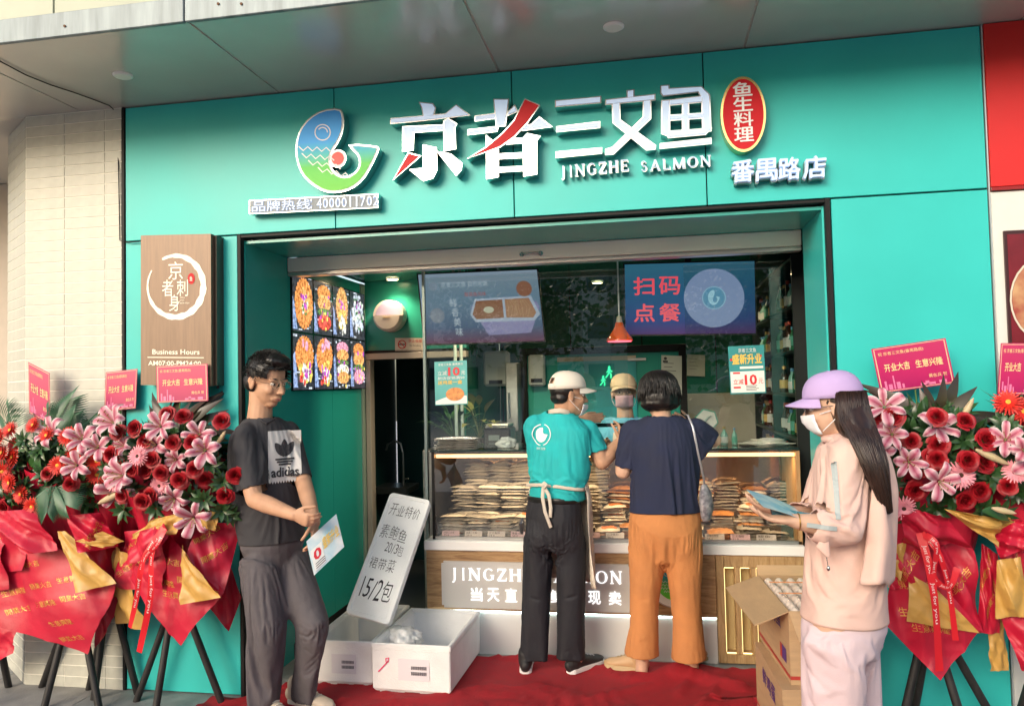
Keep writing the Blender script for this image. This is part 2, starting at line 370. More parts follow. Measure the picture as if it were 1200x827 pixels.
# inner left wall panels
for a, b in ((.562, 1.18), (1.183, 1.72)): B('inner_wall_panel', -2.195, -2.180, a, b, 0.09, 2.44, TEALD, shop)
B('inner_skirting', -2.195, -2.176, .562, 1.72, 0, .088, BLACK, shop)
B('steel_corner_strip', -2.195, -2.170, 1.72, 1.80, 0, 2.44, mat('pale_green_strip', (.25,.35,.30), .3), shop)
# shutter box and its rail
sb = thing('roller_shutter_box', 'long white roller shutter box across the top of the opening', 'shutter', at(640, 290, .55))
z0, z1 = at(640, 303, .52).z, at(640, 284, .52).z
B('housing', -2.176, .842, .52, .70, z0, 2.449, mat('cream_powder_coat', (.88,.87,.82), .4, var=.05, vs=3), sb, .004)
B('bottom_rail', -2.176, .842, .525, .60, z0-.026, z0-.002, mat('aluminium', (.6,.56,.54), .3, metal=.8), sb, .003)
hb = NB(); hp = at(622, 297, .50); limb(hb, [hp+V(-.055,.018,0), hp+V(-.05,-.012,0), hp+V(.05,-.012,0), hp+V(.055,.018,0)], [.006]*4, n=8)
hh = fin('handle', hb, CHROME, sb, smooth=True)
for s in (-1, 1):
    b = NB(); cyl(b, hp+V(s*.055,.02,0), hp+V(s*.055,.012,0), .014); fin('mounting_plate', b, CHROME, hh)
# interior shell
room = thing('shop_interior', 'green walled kitchen and serving room behind the counter', 'room', (0, 2, 0))
B('back_wall', -1.40, 1.25, 3.30, 3.36, 0, 2.46, GREEN, room)
for k in range(4): B('wall_seam', -1.38+.66*k, -1.372+.66*k, 3.294, 3.30, 0, 2.45, BLACK, room)
B('side_wall', 1.20, 1.26, .50, 3.3, 0, 2.46, mat('dark_side_wall', (.012,.06,.055), .4), room)
B('side_return', .862, 1.2, .50, .56, 0, 2.46, DKGREEN, room)
B('ceiling_panel', -2.2, 1.26, .70, 3.36, 2.462, 2.50, mat('green_gloss_ceiling', (.02,.16,.12), .12), room)
B('kitchen_floor', -2.2, 1.26, 1.3, 4.4, .002, .012, mat('kitchen_floor_tile', (.08,.09,.09), .4), room)
# wall over the side door (with insect lamp), facing us at Y = 1.80
dz = at(470, 411, 1.8).z
B('upper_wall', -2.17, -1.36, 1.80, 1.88, dz, 2.46, mat('green_upper_wall', (.025,.30,.22), .25, var=.08), room)
B('upper_wall_trim', -2.17, -1.36, 1.785, 1.80, dz-.012, dz+.008, BLACK, room)
doorw = thing('side_doorway', 'pale framed doorway left of the counter opening on a dark green passage', 'doorway', (-1.8, 1.8, 0))
fr_ = mat('door_frame_putty', (.42,.37,.31), .45)
B('lintel', -2.17, -1.36, 1.775, 1.86, dz-.062, dz-.014, fr_, doorw, .003)
B('jamb', -2.165, -2.125, 1.775, 1.86, 0, dz-.064, fr_, doorw, .003)
B('partition', -1.415, -1.402, 1.9, 3.29, 0, 2.455, GREEN, room)
for a, b in ((-2.37, -2.07), (-2.065, -1.72), (-1.715, -1.42)): B('passage_panel', a, b, 3.1, 3.14, 0, 2.46, DKGREEN, doorw)
B('side_panel', -2.40, -2.38, 1.9, 3.1, 0, 2.46, DKGREEN, doorw)
B('passage_soffit', -2.38, -1.4, 1.9, 3.09, 2.0, 2.04, BLACK, doorw)
B('end_post', -1.408, -1.392, .82, .85, 0, at(500, 318, .82).z, mat('glass_end_post', (.3,.37,.35), .2, metal=.6), shop)
fa = thing('kitchen_faucet', 'dark curved faucet over the sink through the side doorway', 'faucet', at(470, 575, 2.6))
p = at(473, 568, 2.6); b = NB(); limb(b, [p, p+V(0,0,.28), p+V(-.02,0,.36), p+V(-.08,0,.39), p+V(-.14,0,.36), p+V(-.155,0,.31)], [.011]*6, n=8); fin('spout', b, STEEL, fa, smooth=True)
b = NB(); box(b, p.x-.3, p.x+.08, p.y-.15, p.y+.2, p.z-.06, p.z-.004, .005); fin('sink_rim', b, mat('sink_dark', (.05,.06,.06), .3, metal=.5), fa)
b = NB(); limb(b, [p+V(.0,0,.05), p+V(.05,-.02,.06)], [.008, .006], n=8); fin('lever', b, STEEL, fa)
# ---- canopy
can = thing('canopy', 'flat grey metal clad canopy running over the shopfront', 'canopy', (0, -.4, ZT))
SOF = mat('soffit_panel_metal', (.58,.56,.52), .22, metal=.25, var=.06, vs=2.5, bump=.04, bs=4)
seam = [-5.6, -4.407, -3.179, -1.951, -.723, .507, 1.735, 2.96]
YF = -.84
for a, b in zip(seam, seam[1:]): B('soffit_panel', a+.005, b-.005, YF+.004, .019, ZT, ZT+.0055, SOF, can, .0015)
B('soffit_back', -5.6, 2.96, YF+.01, 3.4, ZT+.006, ZT+.06, mat('joint_pale', (.55,.52,.47), .7), can)
fz0 = at(0, 46, YF).z; fz1 = at(0, 26, YF).z; fh = fz1-fz0
FAS = mat('weathered_fascia', (.25,.30,.32), .5, metal=.25, var=.45, vs=5, stretch=(5,1,.6), col2=(.13,.16,.175), bump=.15, bs=30)
fx = [-5.6, at(219, 14, YF).x, at(219, 14, YF).x+2.44, 4.2]
for a, b in zip(fx, fx[1:]): B('fascia_panel', a+.003, b-.003, YF-.022, YF, ZT-.012, ZT-.012+fh+.03, FAS, can, .003)
for px in (76, 256, 283):
    q = at(px, 31 if px < 100 else 5, YF-.023); b = NB(); cyl(b, q, q+V(0,-.004,0), .006, n=10); fin('rivet', b, mat('rust_spot', (.12,.06,.03), .8), can)
up = thing('upper_cladding', 'pale cream cladding panels above the canopy edge', 'cladding', (0, YF, ZT+fh))
CREAM = mat('cream_cladding', (.42,.45,.36), .6, var=.16, vs=2.4)
for a in (-5.6, -4.1, -2.62, -1.12, .38): B('cladding_panel', a+.004, a+1.476, YF-.002, YF+.08, ZT+fh+.022, ZT+1.5, CREAM, up, .002)
def downlight(name, c, r, label, glow, parent=None, cat='ceiling light'):
    t = thing(name, label, cat, c)
    b = NB(); n = 24
    A = [c+V(r*math.cos(x), r*math.sin(x), -.006) for x in [2*math.pi*k/n for k in range(n)]]; I = [c+V(r*.82*math.cos(x), r*.82*math.sin(x), -.012) for x in [2*math.pi*k/n for k in range(n)]]
    va = [b.verts.new(q) for q in A]; vi = [b.verts.new(q) for q in I]; vt = [b.verts.new(V(q.x, q.y, c.z+.0)) for q in A]
    for k in range(n): b.faces.new((va[k], vi[k], vi[(k+1) % n], va[(k+1) % n])); b.faces.new((vt[k], va[k], va[(k+1) % n], vt[(k+1) % n]))
    fin('rim', b, mat('lamp_rim_white', (.88,.87,.84), .3), t, smooth=True)
    b = NB(); b.faces.new([b.verts.new(c+V(r*.82*math.cos(x), r*.82*math.sin(x), -.0115+.0)) for x in [2*math.pi*k/n for k in range(n)]][::-1])
    fin('diffuser', b, emat('lit_lamp_warm', (1,.75,.42), 14) if glow else mat('lamp_diffuser', (.85,.82,.74), .3), t)
    return t
downlight('recessed_downlight', atz(144, 88, ZT), .048, 'unlit round downlight in the soffit above the tiled pillar', 0)
downlight('recessed_downlight', atz(719, 31, ZT), .048, 'unlit round downlight in the soffit above the large sign letters', 0)
b = NB(); pts = [(-40,58),(0,72),(30,88),(60,100),(85,108),(110,117),(128,124),(137,132)]
limb(b, [atz(x, y, ZT-.008) for x, y in pts]+[at(139, 200, -.012), at(140.5, 282, -.012), at(150, 284, -.02), at(163, 283, -.02)], [.0035]*12, n=6)
tag(fin('cable', b, BLACK, smooth=True), 'thin black cable sagging from the soffit to the pillar corner', 'cable')
# ---- tiled pillar at left
tw = thing('tiled_pillar', 'pillar clad in long cream tiles left of the teal shopfront', 'pillar', (-3.3, 0, 0))
pe = atz(10, 160, ZT); xa, xb = -3.545, -2.918
TILE = mat('cream_tile', (.49,.49,.43), .42, var=.12, vs=14, bump=.25, bs=160)
ROWH = (ZT)/53.
b = NB(); prism(b, [V(xb,.0005,0), V(xa,.0005,0), V(pe.x,pe.y+.0005,0), V(pe.x,pe.y+.5,0), V(xb,.5,0)], V(0,0,ZT)); fin('pillar_core', b, GROUT, tw)
def tilemesh(w):
    b = NB(); box(b, 0, w, -.0065, .004, 0, ROWH-.005, .0012); me = bpy.data.meshes.new('tile'); b.to_mesh(me); b.free(); me.materials.append(TILE); return me
j1, j2 = at(76, 300, 0).x, at(123.5, 300, 0).x
front = [(xa+.002, j1-.002), (j1+.002, j2-.002), (j2+.002, xb-.002)]
tm = [tilemesh(b-a) for a, b in front]
d = (V(pe.x-xa, pe.y, 0)); dl = d.length; sm_ = tilemesh(dl-.004); ang = math.atan2(-d.y, -d.x)
for r in range(53):
    for (a, c), me in zip(front, tm):
        o = bpy.data.objects.new('tile', me); COL.objects.link(o); o.parent = tw; o.location = Vector((a, random.uniform(-.0006,.0006)+.004, r*ROWH))-tw.location
    o = bpy.data.objects.new('tile', sm_); COL.objects.link(o); o.parent = tw; o.location = Vector((pe.x+.001, pe.y+.004, r*ROWH))-tw.location; o.rotation_euler = (0,0,ang)
# wall beyond the pillar
nb = thing('neighbour_wall', 'beige wall with a dark framed window beyond the tiled pillar', 'wall', (-4.6, 1.2, 0))
B('wall_face', -6, -3.72, 1.2, 1.3, 0, ZT, mat('beige_render', (.45,.39,.33), .7, var=.1), nb)
q0, q1 = at(-30, 205, 1.17), at(9, 165, 1.17)
B('window_frame', q0.x, q1.x, 1.165, 1.2, q0.z, q1.z, BLACK, nb); B('window_pane', q0.x, q1.x-.03, 1.160, 1.164, q0.z+.035, q1.z-.04, mat('dull_window', (.45,.47,.48), .15), nb)
# ---- right hand neighbour
rb = thing('neighbour_shopfront', 'red fascia panel over a white pier at the right edge', 'shopfront', (1.8, 0, 0))
B('fascia_panel', 1.577, 3.2, -.012, .02, 2.500, ZT-.004, mat('red_panel', (.55,.012,.01), .35, var=.05, vs=1.3), rb, .002)
B('fascia_edge', 1.577, 3.2, -.016, .02, 2.482, 2.497, mat('dark_red_edge', (.25,.005,.005), .35), rb)
B('pier', 1.577, 3.2, 0.0, .2, 0, 2.48, mat('white_pier', (.62,.63,.60), .45, var=.05), rb, .003)
B('pier_core', 1.61, 3.2, .03, .22, 2.48, ZT-.01, back, rb)
rp = plpx((1187, 270), (1290, 262), (1187, 500), -.012); U = rp.U; rp = Pl(V(rp.O.x, -.012, rp.O.z), V(.5,0,0), V(0,0,rp.W.z))
pb = thing('framed_poster', 'dark red framed poster on the white pier at the right edge', 'poster', rp.O)
b = NB(); box(b, rp.O.x, rp.O.x+.5, -.014, -.001, rp.O.z, rp.O.z+rp.W.z, .002); fin('frame', b, mat('poster_frame_dark', (.04,.01,.012), .3), pb)
art(pb, rp, [('print_ground', mat('poster_dark_red', (.16,.01,.02), .25, var=.4, vs=5), R_(.025,.02,.975,.98,.003)), ('picture', mat('poster_food', (.5,.3,.15), .3, var=.6, vs=14, col2=(.3,.05,.04)), lambda bm, p: p.disc(bm, .34, .64, .15, .005, ry=.19)), ('picture_border', mat('poster_pale', (.6,.55,.45), .3), lambda bm, p: p.disc(bm, .34, .64, .16, .006, ry=.20, r0=.152))])
# ================================================================= SIGNS ON THE FASCIA
def z2(x, y): return (300+x/3.333, 60+y/3.333)
def z3(x, y): return (600+x/3.158, 60+y/3.158)
DEP = .075
def grow(pts, d):
    n = len(pts); cx = sum(p[0] for p in pts)/n; cy = sum(p[1] for p in pts)/n; out = []
    ar = sum(pts[i][0]*pts[(i+1) % n][1]-pts[(i+1) % n][0]*pts[i][1] for i in range(n)); s = 1 if ar > 0 else -1
    for i in range(n):
        a, b, c = pts[i-1], pts[i], pts[(i+1) % n]
        def nn(p, q): dx, dy = q[0]-p[0], q[1]-p[1]; L = math.hypot(dx, dy) or 1; return (dy/L*s, -dx/L*s)
        n1, n2 = nn(a, b), nn(b, c); m = (n1[0]+n2[0], n1[1]+n2[1]); L = math.hypot(*m) or 1; m = (m[0]/L, m[1]/L); k = d/max(.45, m[0]*n1[0]+m[1]*n1[1])
        out.append((b[0]+m[0]*k, b[1]+m[1]*k))
    return out
def to2(pts, zf): return [(q.x, q.z) for q in (at(*zf(*p), -DEP) for p in pts)]
def strokes(parent, lst, zf, name, mface, k0=0, mi=0):
    """raised channel-letter strokes: steel case and coloured face"""
    bc = NB(); bf = NB()
    for k, pts in enumerate(lst):
        P = to2(pts, zf); e = (k+k0)*.0006
        prism(bc, [V(x, -.003, z) for x, z in grow(P, .0045)], V(0, -DEP+.003-e, 0))
        prism(bf, [V(x, -DEP-e, z) for x, z in grow(P, -.0015)], V(0, -.004, 0))
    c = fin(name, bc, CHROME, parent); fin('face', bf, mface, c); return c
sg = thing('shop_sign_lettering', 'large raised characters of the shop name with steel edges on the teal fascia', 'sign', at(640, 200, 0))
JING = [[(640,202),(690,207),(700,222),(692,250),(655,258),(650,225)], [(527,265),(740,247),(782,212),(832,250),(640,272),(527,282)], [(575,297),(735,290),(735,308),(615,316),(612,385),(575,390)], [(735,275),(750,265),(782,285),(775,300),(778,380),(737,388)], [(655,370),(703,380),(705,465),(690,495),(655,505),(605,465),(655,460)], [(712,395),(760,405),(803,440),(800,465),(783,483)]]
ZHE = [[(930,190),(985,190),(972,290),(940,292)], [(857,255),(935,245),(935,262),(857,272)], [(985,240),(1010,215),(1020,235),(985,250)], [(830,310),(945,297),(940,312),(830,325)], [(1035,292),(1075,290),(1107,260),(1152,295),(1035,310)], [(902,335),(945,370),(945,490),(903,497)], [(950,350),(1045,342),(1045,357),(950,365)], [(1045,342),(1060,325),(1107,335),(1095,350),(1095,480),(1048,487)], [(945,405),(1045,400),(1045,415),(945,420)], [(945,458),(1045,453),(1045,466),(945,472)]]
strokes(sg, JING, z2, 'character', LETTER); strokes(sg, [[(597,400),(640,412),(540,500)]], z2, 'red_stroke', REDF, 8)
strokes(sg, ZHE, z2, 'character', LETTER); strokes(sg, [[(1052,192),(1107,215),(1060,282),(1010,335),(955,375),(832,420),(900,380),(965,325),(1010,275)]], z2, 'red_stroke', REDF, 18)
SAN = [[(162,185),(327,170),(327,190),(162,205)], [(167,282),(323,263),(323,282),(167,297)], [(165,375),(330,360),(330,377),(165,393)]]
WEN = [[(427,148),(450,145),(450,170),(427,172)], [(348,182),(528,162),(528,180),(348,197)], [(372,195),(398,193),(398,255),(530,350),(528,362),(498,365),(480,350),(375,265)], [(487,185),(512,183),(512,250),(375,380),(348,382),(348,365),(372,358),(487,245)]]
YU = [[(552,130),(580,128),(580,140),(700,133),(728,160),(728,178),(705,178),(690,150),(560,165),(552,155)], [(555,185),(582,183),(582,315),(555,305)], [(703,168),(730,165),(735,295),(707,300)], [(582,183),(703,168),(703,188),(582,200)], [(582,240),(707,232),(707,247),(582,256)], [(565,300),(735,288),(715,308),(580,320)], [(632,195),(652,193),(652,305),(632,307)], [(550,345),(735,325),(735,342),(550,360)]]
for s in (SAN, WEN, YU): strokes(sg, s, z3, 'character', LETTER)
# thin serif letters drawn as strokes (unit boxes)
t_, T2 = .09, .2
def serif(ch):
    def bar(x0, y0, x1, y1, w): dx, dy = x1-x0, y1-y0; L = math.hypot(dx, dy); nx, ny = -dy/L*w/2, dx/L*w/2; return [(x0+nx,y0+ny),(x0-nx,y0-ny),(x1-nx,y1-ny),(x1+nx,y1+ny)]
    def arc(cx, cy, rx, ry, a0, a1, wmin=.07, wmax=.2, n=12):
        out = []; inn = []
        for k in range(n+1):
            a = math.radians(a0+(a1-a0)*k/n); w = wmin+(wmax-wmin)*abs(math.cos(a)); out.append((cx+(rx)*math.cos(a), cy+ry*math.sin(a))); inn.append((cx+(rx-w)*math.cos(a), cy+(ry-wmin*.9)*math.sin(a)))
        return [[out[k], inn[k], inn[k+1], out[k+1]] for k in range(n)]
    sf = lambda x, y, w=.3: bar(x-w/2, y, x+w/2, y, .05)
    D = {'J': [bar(.55,1,.55,.05,T2), sf(.55,.98), *arc(.35,.08,.29,.28,-120,-5)[:]],
     'I': [bar(.5,0,.5,1,T2), sf(.5,.98), sf(.5,.02)],
     'N': [bar(.15,0,.15,1,t_), bar(.15,1,.85,0,T2), bar(.85,0,.85,1,t_), sf(.12,.98,.25), sf(.15,.02), sf(.85,.98)],
     'G': [*arc(.52,.5,.46,.5,45,325), bar(.82,.45,.82,.1,T2*.8), sf(.8,.45)],
     'Z': [bar(.1,.96,.9,.96,t_), bar(.85,.96,.13,.04,T2), bar(.1,.04,.92,.04,t_), bar(.13,.96,.11,.75,.05), bar(.9,.04,.93,.28,.05)],
     'H': [bar(.18,0,.18,1,T2), bar(.82,0,.82,1,T2), bar(.18,.52,.82,.52,.07), sf(.18,.98), sf(.18,.02), sf(.82,.98), sf(.82,.02)],
     'E': [bar(.2,0,.2,1,T2), bar(.2,.96,.85,.96,.07), bar(.2,.52,.7,.52,.07), bar(.2,.04,.88,.04,.07), bar(.86,.99,.86,.78,.05), bar(.7,.62,.7,.42,.05), bar(.9,0,.9,.25,.05)],
     'S': [*arc(.48,.74,.33,.26,20,265,.07,.17), *arc(.5,.28,.36,.28,95,-160,.07,.17)],
     'A': [bar(.5,1,.12,0,t_), bar(.5,1,.86,0,T2), bar(.26,.36,.74,.36,.06), sf(.12,.02,.26), sf(.86,.02)],
     'L': [bar(.22,0,.22,1,T2), bar(.22,.04,.88,.04,.07), sf(.22,.98), bar(.9,0,.9,.28,.05)],
     'M': [bar(.1,0,.14,1,t_), bar(.14,1,.5,.05,T2), bar(.5,.05,.86,1,t_), bar(.86,1,.88,0,T2), sf(.1,.02,.22), sf(.88,.02,.26)],
     'O': [*arc(.5,.5,.47,.5,0,360,.07,.2,24)]}
    return D[ch]
def serif_word(bm, word, A, Bp, up, yd, thick, adv=None):
    """A left-bottom, Bp right-bottom"""
    W = {'I': .55, 'J': .7, 'M': 1.25, 'N': 1.05, 'O': 1.1, 'G': 1.05, 'H': 1.05, 'L': .85, 'E': .9, 'S': .8, 'A': 1.05, 'Z': .9}
    tot = sum(W[c]+.18 for c in word)-.18; x = 0; k = 0
    for c in word:
        for s in serif(c):
            q = [A+(Bp-A)*((x+px*W[c])/tot)+up*py for px, py in s]; prism(bm, [v+yd*(k*.01) for v in q], yd); k = (k+1) % 9
        x += W[c]+.18
def serif_parts(word, A, Bp, up, yd, name, m, parent, side=None):
    W = {'I': .55, 'J': .7, 'M': 1.25, 'N': 1.05, 'O': 1.1, 'G': 1.05, 'H': 1.05, 'L': .85, 'E': .9, 'S': .8, 'A': 1.05, 'Z': .9}
    tot = sum(W[c]+.18 for c in word)-.18; x = 0
    for c in word:
        o = None
        for off, d, mm in ([(V(0,0,0), yd, m)]+([side] if side else [])):
            b = NB()
            for k, s in enumerate(serif(c)): prism(b, [A+off+(Bp-A)*((x+px*W[c])/tot)+up*py+d*((k % 9)*.01) for px, py in s], d)
            q = fin(name if o is None else 'letter_side', b, mm, o or parent); o = o or q
        x += W[c]+.18
es = thing('latin_sign_lettering', 'small serif steel JINGZHE SALMON letters below the large characters', 'sign', at(745, 200, 0))
for w, a, b_, h in (('JINGZHE', (656, 208), (737, 200), 13), ('SALMON', (750, 201), (833, 194), 12)):
    A, Bp = at(*a, -.05), at(*b_, -.05); up_ = V(0, 0, (A-at(a[0], a[1]+h, -.05)).z)
    serif_parts(w, A, Bp, up_, V(0, -.004, 0), 'letter', LETTER, es, (V(.003,.044,-.004), V(0, -.04, 0), CHROME))
br = thing('branch_sign_lettering', 'four raised pale characters naming the branch under the oval sign', 'sign', at(912, 200, 0))
for ch, x0, x1 in (('番', 857, 883), ('禺', 886, 910), ('路', 912, 937), ('店', 941, 967)):
    k = (x0-857)/110*6; pl = plpx((x0, 190-k), (x1, 188-k), (x0, 215-k), -.05)
    b = NB(); pl.text(b, ch, 0, 0, 1, 1, .0, .02, .02); o = fin('character', b, LETTER, br)
    b = NB(); pl.text(b, ch, .0, -.05, 1.03, .98, -.024, .03, .022); fin('steel_back', b, STEEL, o)
# oval
ov = thing('oval_sign', 'red oval raised sign with four white characters and a gold rim', 'sign', at(872, 134, 0))
pl = plpx((846, 92), (899, 87), (846, 180), -.07); pl = Pl(pl.O, V(pl.U.length,0,0), V(0,0,pl.W.length)); R0 = pl.U.length/2; RY = pl.W.length/2
b = NB(); n = 40; ring = [V(pl.p(.5,.5).x+R0*math.cos(a), -.004, pl.p(.5,.5).z+RY*math.sin(a)) for a in [2*math.pi*k/n for k in range(n)]]; prism(b, ring, V(0,-.066,0)); fin('case', b, mat('gold_rim', (.7,.5,.2), .2, metal=1), ov)
art(ov, pl, [('face', REDF, lambda bm, p: p.disc(bm, .5, .5, R0*.9, .002, n=40, ry=RY*.93))]+[('character', mat('white_print', (.72,.74,.76), .5), T_(c, .29, .735-.2*k, .71, .92-.2*k+.0, .004, .02)) for k, c in enumerate('鱼生料理')])
# hotline box
hl = thing('hotline_sign_box', 'long steel light box with the blue phone hotline lettering', 'sign', at(367, 240, 0))
hp = plpx((292, 235), (443, 227), (292, 251), -.06)
b = NB(); obox(b, hp.p(0,0,-.056), hp.U, hp.W, hp.N*.056); fin('box', b, CHROME, hl)
bl = mat('sign_blue', (.12,.25,.6), .4); wp = MATS['white_print']
art(hl, hp, [('face', mat('brushed_face', (.15,.18,.21), .5, metal=.2, var=.3, vs=30), R_(.005,.04,.995,.96,.001)), *[(nm, mm, T_(c, .025+i*.118 if i < 4 else .50+(i-4.3)*.0478+(.014 if c == '1' else 0), .14, (.025+i*.118+.105) if i < 4 else .50+(i-4.3)*.0478+(.014 if c == '1' else 0)+(.04 if c not in ':1' else .012), .87, h, bd)) for i, c in enumerate('品牌热线:4000011702') for nm, mm, h, bd in (('character_edge', bl, .002, .05), ('character', mat('lettering_pale_blue', (.6,.75,.95), .4), .004, 0.))]])
# fish logo
fl = thing('fish_logo_sign', 'raised blue to green curled fish emblem with steel rim', 'sign', at(395, 190, 0))
FQ = [at(*z2(160+x*315, 548-y*320), -DEP) for x, y in FISHS]; P2 = [(q.x, q.z) for q in FQ]
b = NB(); prism(b, [V(x, -.004, z) for x, z in grow(P2, .009)], V(0, -DEP+.004, 0)); fin('case', b, CHROME, fl)
b = NB(); prism(b, [V(x, -DEP, z) for x, z in grow(P2, .003)], V(0, -.003, 0)); fin('border', b, wp, fl)
zc0, zc1 = at(400, 222, -DEP).z-at(395,190,0).z, at(400, 128, -DEP).z-at(395,190,0).z
b = NB(); prism(b, [V(x, -DEP-.003, z) for x, z in grow(P2, -.003)], V(0, -.002, 0))
fin('fish_body', b, gradmat('fish_gradient', [(0, (.08,.45,.012)), (.3, (.06,.48,.05)), (.5, (.01,.42,.60)), (.62, (.006,.34,.85)), (1, (.006,.27,.78))], 2, zc0, zc1, .5), fl)
fm = lambda x, y: at(*z2(160+x*315, 548-y*320), -DEP-.0065)
b = NB()
for k in range(4): polyline(b, fm, [(x, y) for x, y in [(.02+.02*k+.02*k*k+(.40)*i/7, .50-.085*k+(.05 if i % 2 == 0 else 0)-.012*i*(.2+.25*k)) for i in range(8)]], .014)
for r_ in (.095, .06): polyline(b, fm, [(.318+r_*math.cos(a), .72+r_*math.sin(a)) for a in [2*math.pi*k/20 for k in range(21 if r_ > .08 else 9)]], .013)
fin('white_lines', b, wp, fl)
b = NB(); q = at(*z2(342, 430), 0); cyl(b, V(q.x, -.004, q.z-.008), V(q.x, -DEP-.0, q.z-.008), .047, n=28); dc = fin('dot_case', b, CHROME, fl)
b = NB(); cyl(b, V(q.x, -DEP-.0005, q.z-.008), V(q.x, -DEP-.003, q.z-.008), .044, n=28); fin('white_ring', b, wp, dc)
b = NB(); cyl(b, V(q.x, -DEP-.0032, q.z-.008), V(q.x, -DEP-.005, q.z-.008), .034, n=28); fin('red_dot', b, mat('coral_dot', (.62,.05,.045), .5), dc)
# brown board
bb = thing('brown_sign_board', 'brown metal sign board with brush ring emblem and business hours', 'sign', at(208, 360, 0))
bp_ = plpx((165, 276), (247, 274), (165, 451), -.10)
b = NB(); obox(b, bp_.p(0,0,-.03), bp_.U, bp_.W, bp_.N*.03); fin('board', b, BRASSW, bb)
b = NB(); obox(b, bp_.p(.0,.004,-.10), bp_.U*1.035, bp_.W*.992, bp_.N*.069); fin('side_case', b, mat('dark_bronze_edge', (.05,.035,.025), .35), bb)
gd = mat('cream_brush_print', (.78,.74,.6), .5, emit=(.9,.95,.8), es=.12)
def ringf(bm, p):
    n = 46; cx, cy = .5, .655; ul, wl = p.U.length, p.W.length; R = .40*ul
    vo = []; vi = []
    for k in range(n+1):
        a = math.radians(118-330*k/n) if True else 0; w = .010+.022*math.sin(math.pi*min(1, k/n*1.15))**.7 if k < n*.95 else .008
        w *= (1+.18*math.sin(k*1.9)); vo.append(bm.verts.new(p.p(cx+(R+w*.5)*math.cos(a)/ul, cy+(R+w*.5)*math.sin(a)/wl, .002))); vi.append(bm.verts.new(p.p(cx+(R-w*.6)*math.cos(a)/ul, cy+(R-w*.6)*math.sin(a)/wl, .002)))
    for k in range(n): bm.faces.new((vo[k], vo[k+1], vi[k+1], vi[k]))
art(bb, bp_, [('brush_ring', gd, ringf), ('character', gd, T_('京', .40,.70,.61,.82)), ('character', gd, T_('者', .31,.59,.47,.70)), ('character', gd, T_('刺', .52,.59,.68,.70)), ('character', gd, T_('身', .41,.49,.56,.60)),
  ('red_seal', REDF, lambda bm, p: p.disc(bm, .725, .705, .021, .002, ry=.03)), ('seal_text', gd, T_('鱼', .705,.69,.745,.72, .004)),
  ('small_lettering', gd, lambda bm, p: [p.text(bm, t, .565, .575-.018*k, .565+w, .585-.018*k, .002) for k, (t, w) in enumerate((('WITH A', .07), ('JING', .06), ('RAW FISH', .13)))]),
  ('lettering', gd, T_('Business Hours', .17,.205,.84,.238,.002,.01)), ('rule', gd, R_(.10,.182,.90,.187,.002)), ('lettering', gd, T_('AM07:00-PM24:00', .11,.13,.86,.162,.002,.01))])
b = NB(); cyl(b, bp_.p(1.02,.02,-.05)+V(0,0,-.03), bp_.p(1.02,.02,-.05)+V(0,0,.0), .008, n=8); fin('bracket', b, BLACK, bb)
# ================================================================= COUNTER, SHOWCASE, INTERIOR THINGS
YC = .76
cx0, cx1 = at(500, 680, YC).x, .842
zt0, zt1 = at(700, 647, YC).z, at(700, 636.5, YC-.02).z
zp = at(600, 716, YC).z
ct = thing('service_counter', 'long oak fronted counter with white top under the glass showcase', 'counter', (-.3, 1.1, 0))
B('counter_top', cx0-.008, cx1, YC-.02, 1.32, zt0, zt1, WHITE, ct, .004)
xw = at(840, 700, YC).x
B('wood_front', cx0, xw-.002, YC, YC+.03, zp, zt0-.001, OAK, ct, .002)
B('plinth', cx0+.004, xw-.002, YC+.012, YC+.04, 0, zp-.012, mat('white_plinth', (.66,.67,.66), .35), ct, .002)
B('light_strip', cx0+.006, xw-.006, YC+.006, YC+.011, zp-.007, zp-.002, emat('led_cool', (.75,1,.95), 9), ct)
B('end_panel', cx0-.004, cx0+.02, YC+.031, 1.30, 0, zt0-.001, OAK, ct)
sp = plpx((518, 657), (740, 657), (518, 711), YC-.014); sp = Pl(V(sp.O.x, YC-.014, sp.O.z), V(sp.U.length,0,0), V(0,0,sp.W.length))
b = NB(); box(b, sp.O.x, sp.O.x+sp.U.x, YC-.014, YC-.001, sp.O.z, sp.O.z+sp.W.z, .0)
bmesh.ops.bevel(b, geom=[e for e in b.edges if abs((e.verts[0].co-e.verts[1].co).y) > .005], offset=.014, segments=4, affect='EDGES')
cs = fin('sign_plate', b, mat('grey_acrylic', (.50,.49,.47), .3), ct)
LW = emat('lit_letter_white', (1,1,1), .55, (.8,.8,.8))
for w, u0, u1 in (('JINGZHE', .05, .50), ('SALMON', .545, .955)):
    serif_parts(w, sp.p(u0, .60, .002), sp.p(u1, .60, .002), V(0,0,sp.W.z*.26), V(0,-.004,0), 'letter', LW, cs)
for k, c in enumerate('当天直|鲜现卖'[:3]+'切'+'鲜'+'现'+'卖'):
    u = [.16, .25, .345, .52, .585, .78, .885][k]; b = NB(); sp.text(b, c, u, .16, u+.062, .44, .003, .01, .002); fin('character', b, LW, cs)
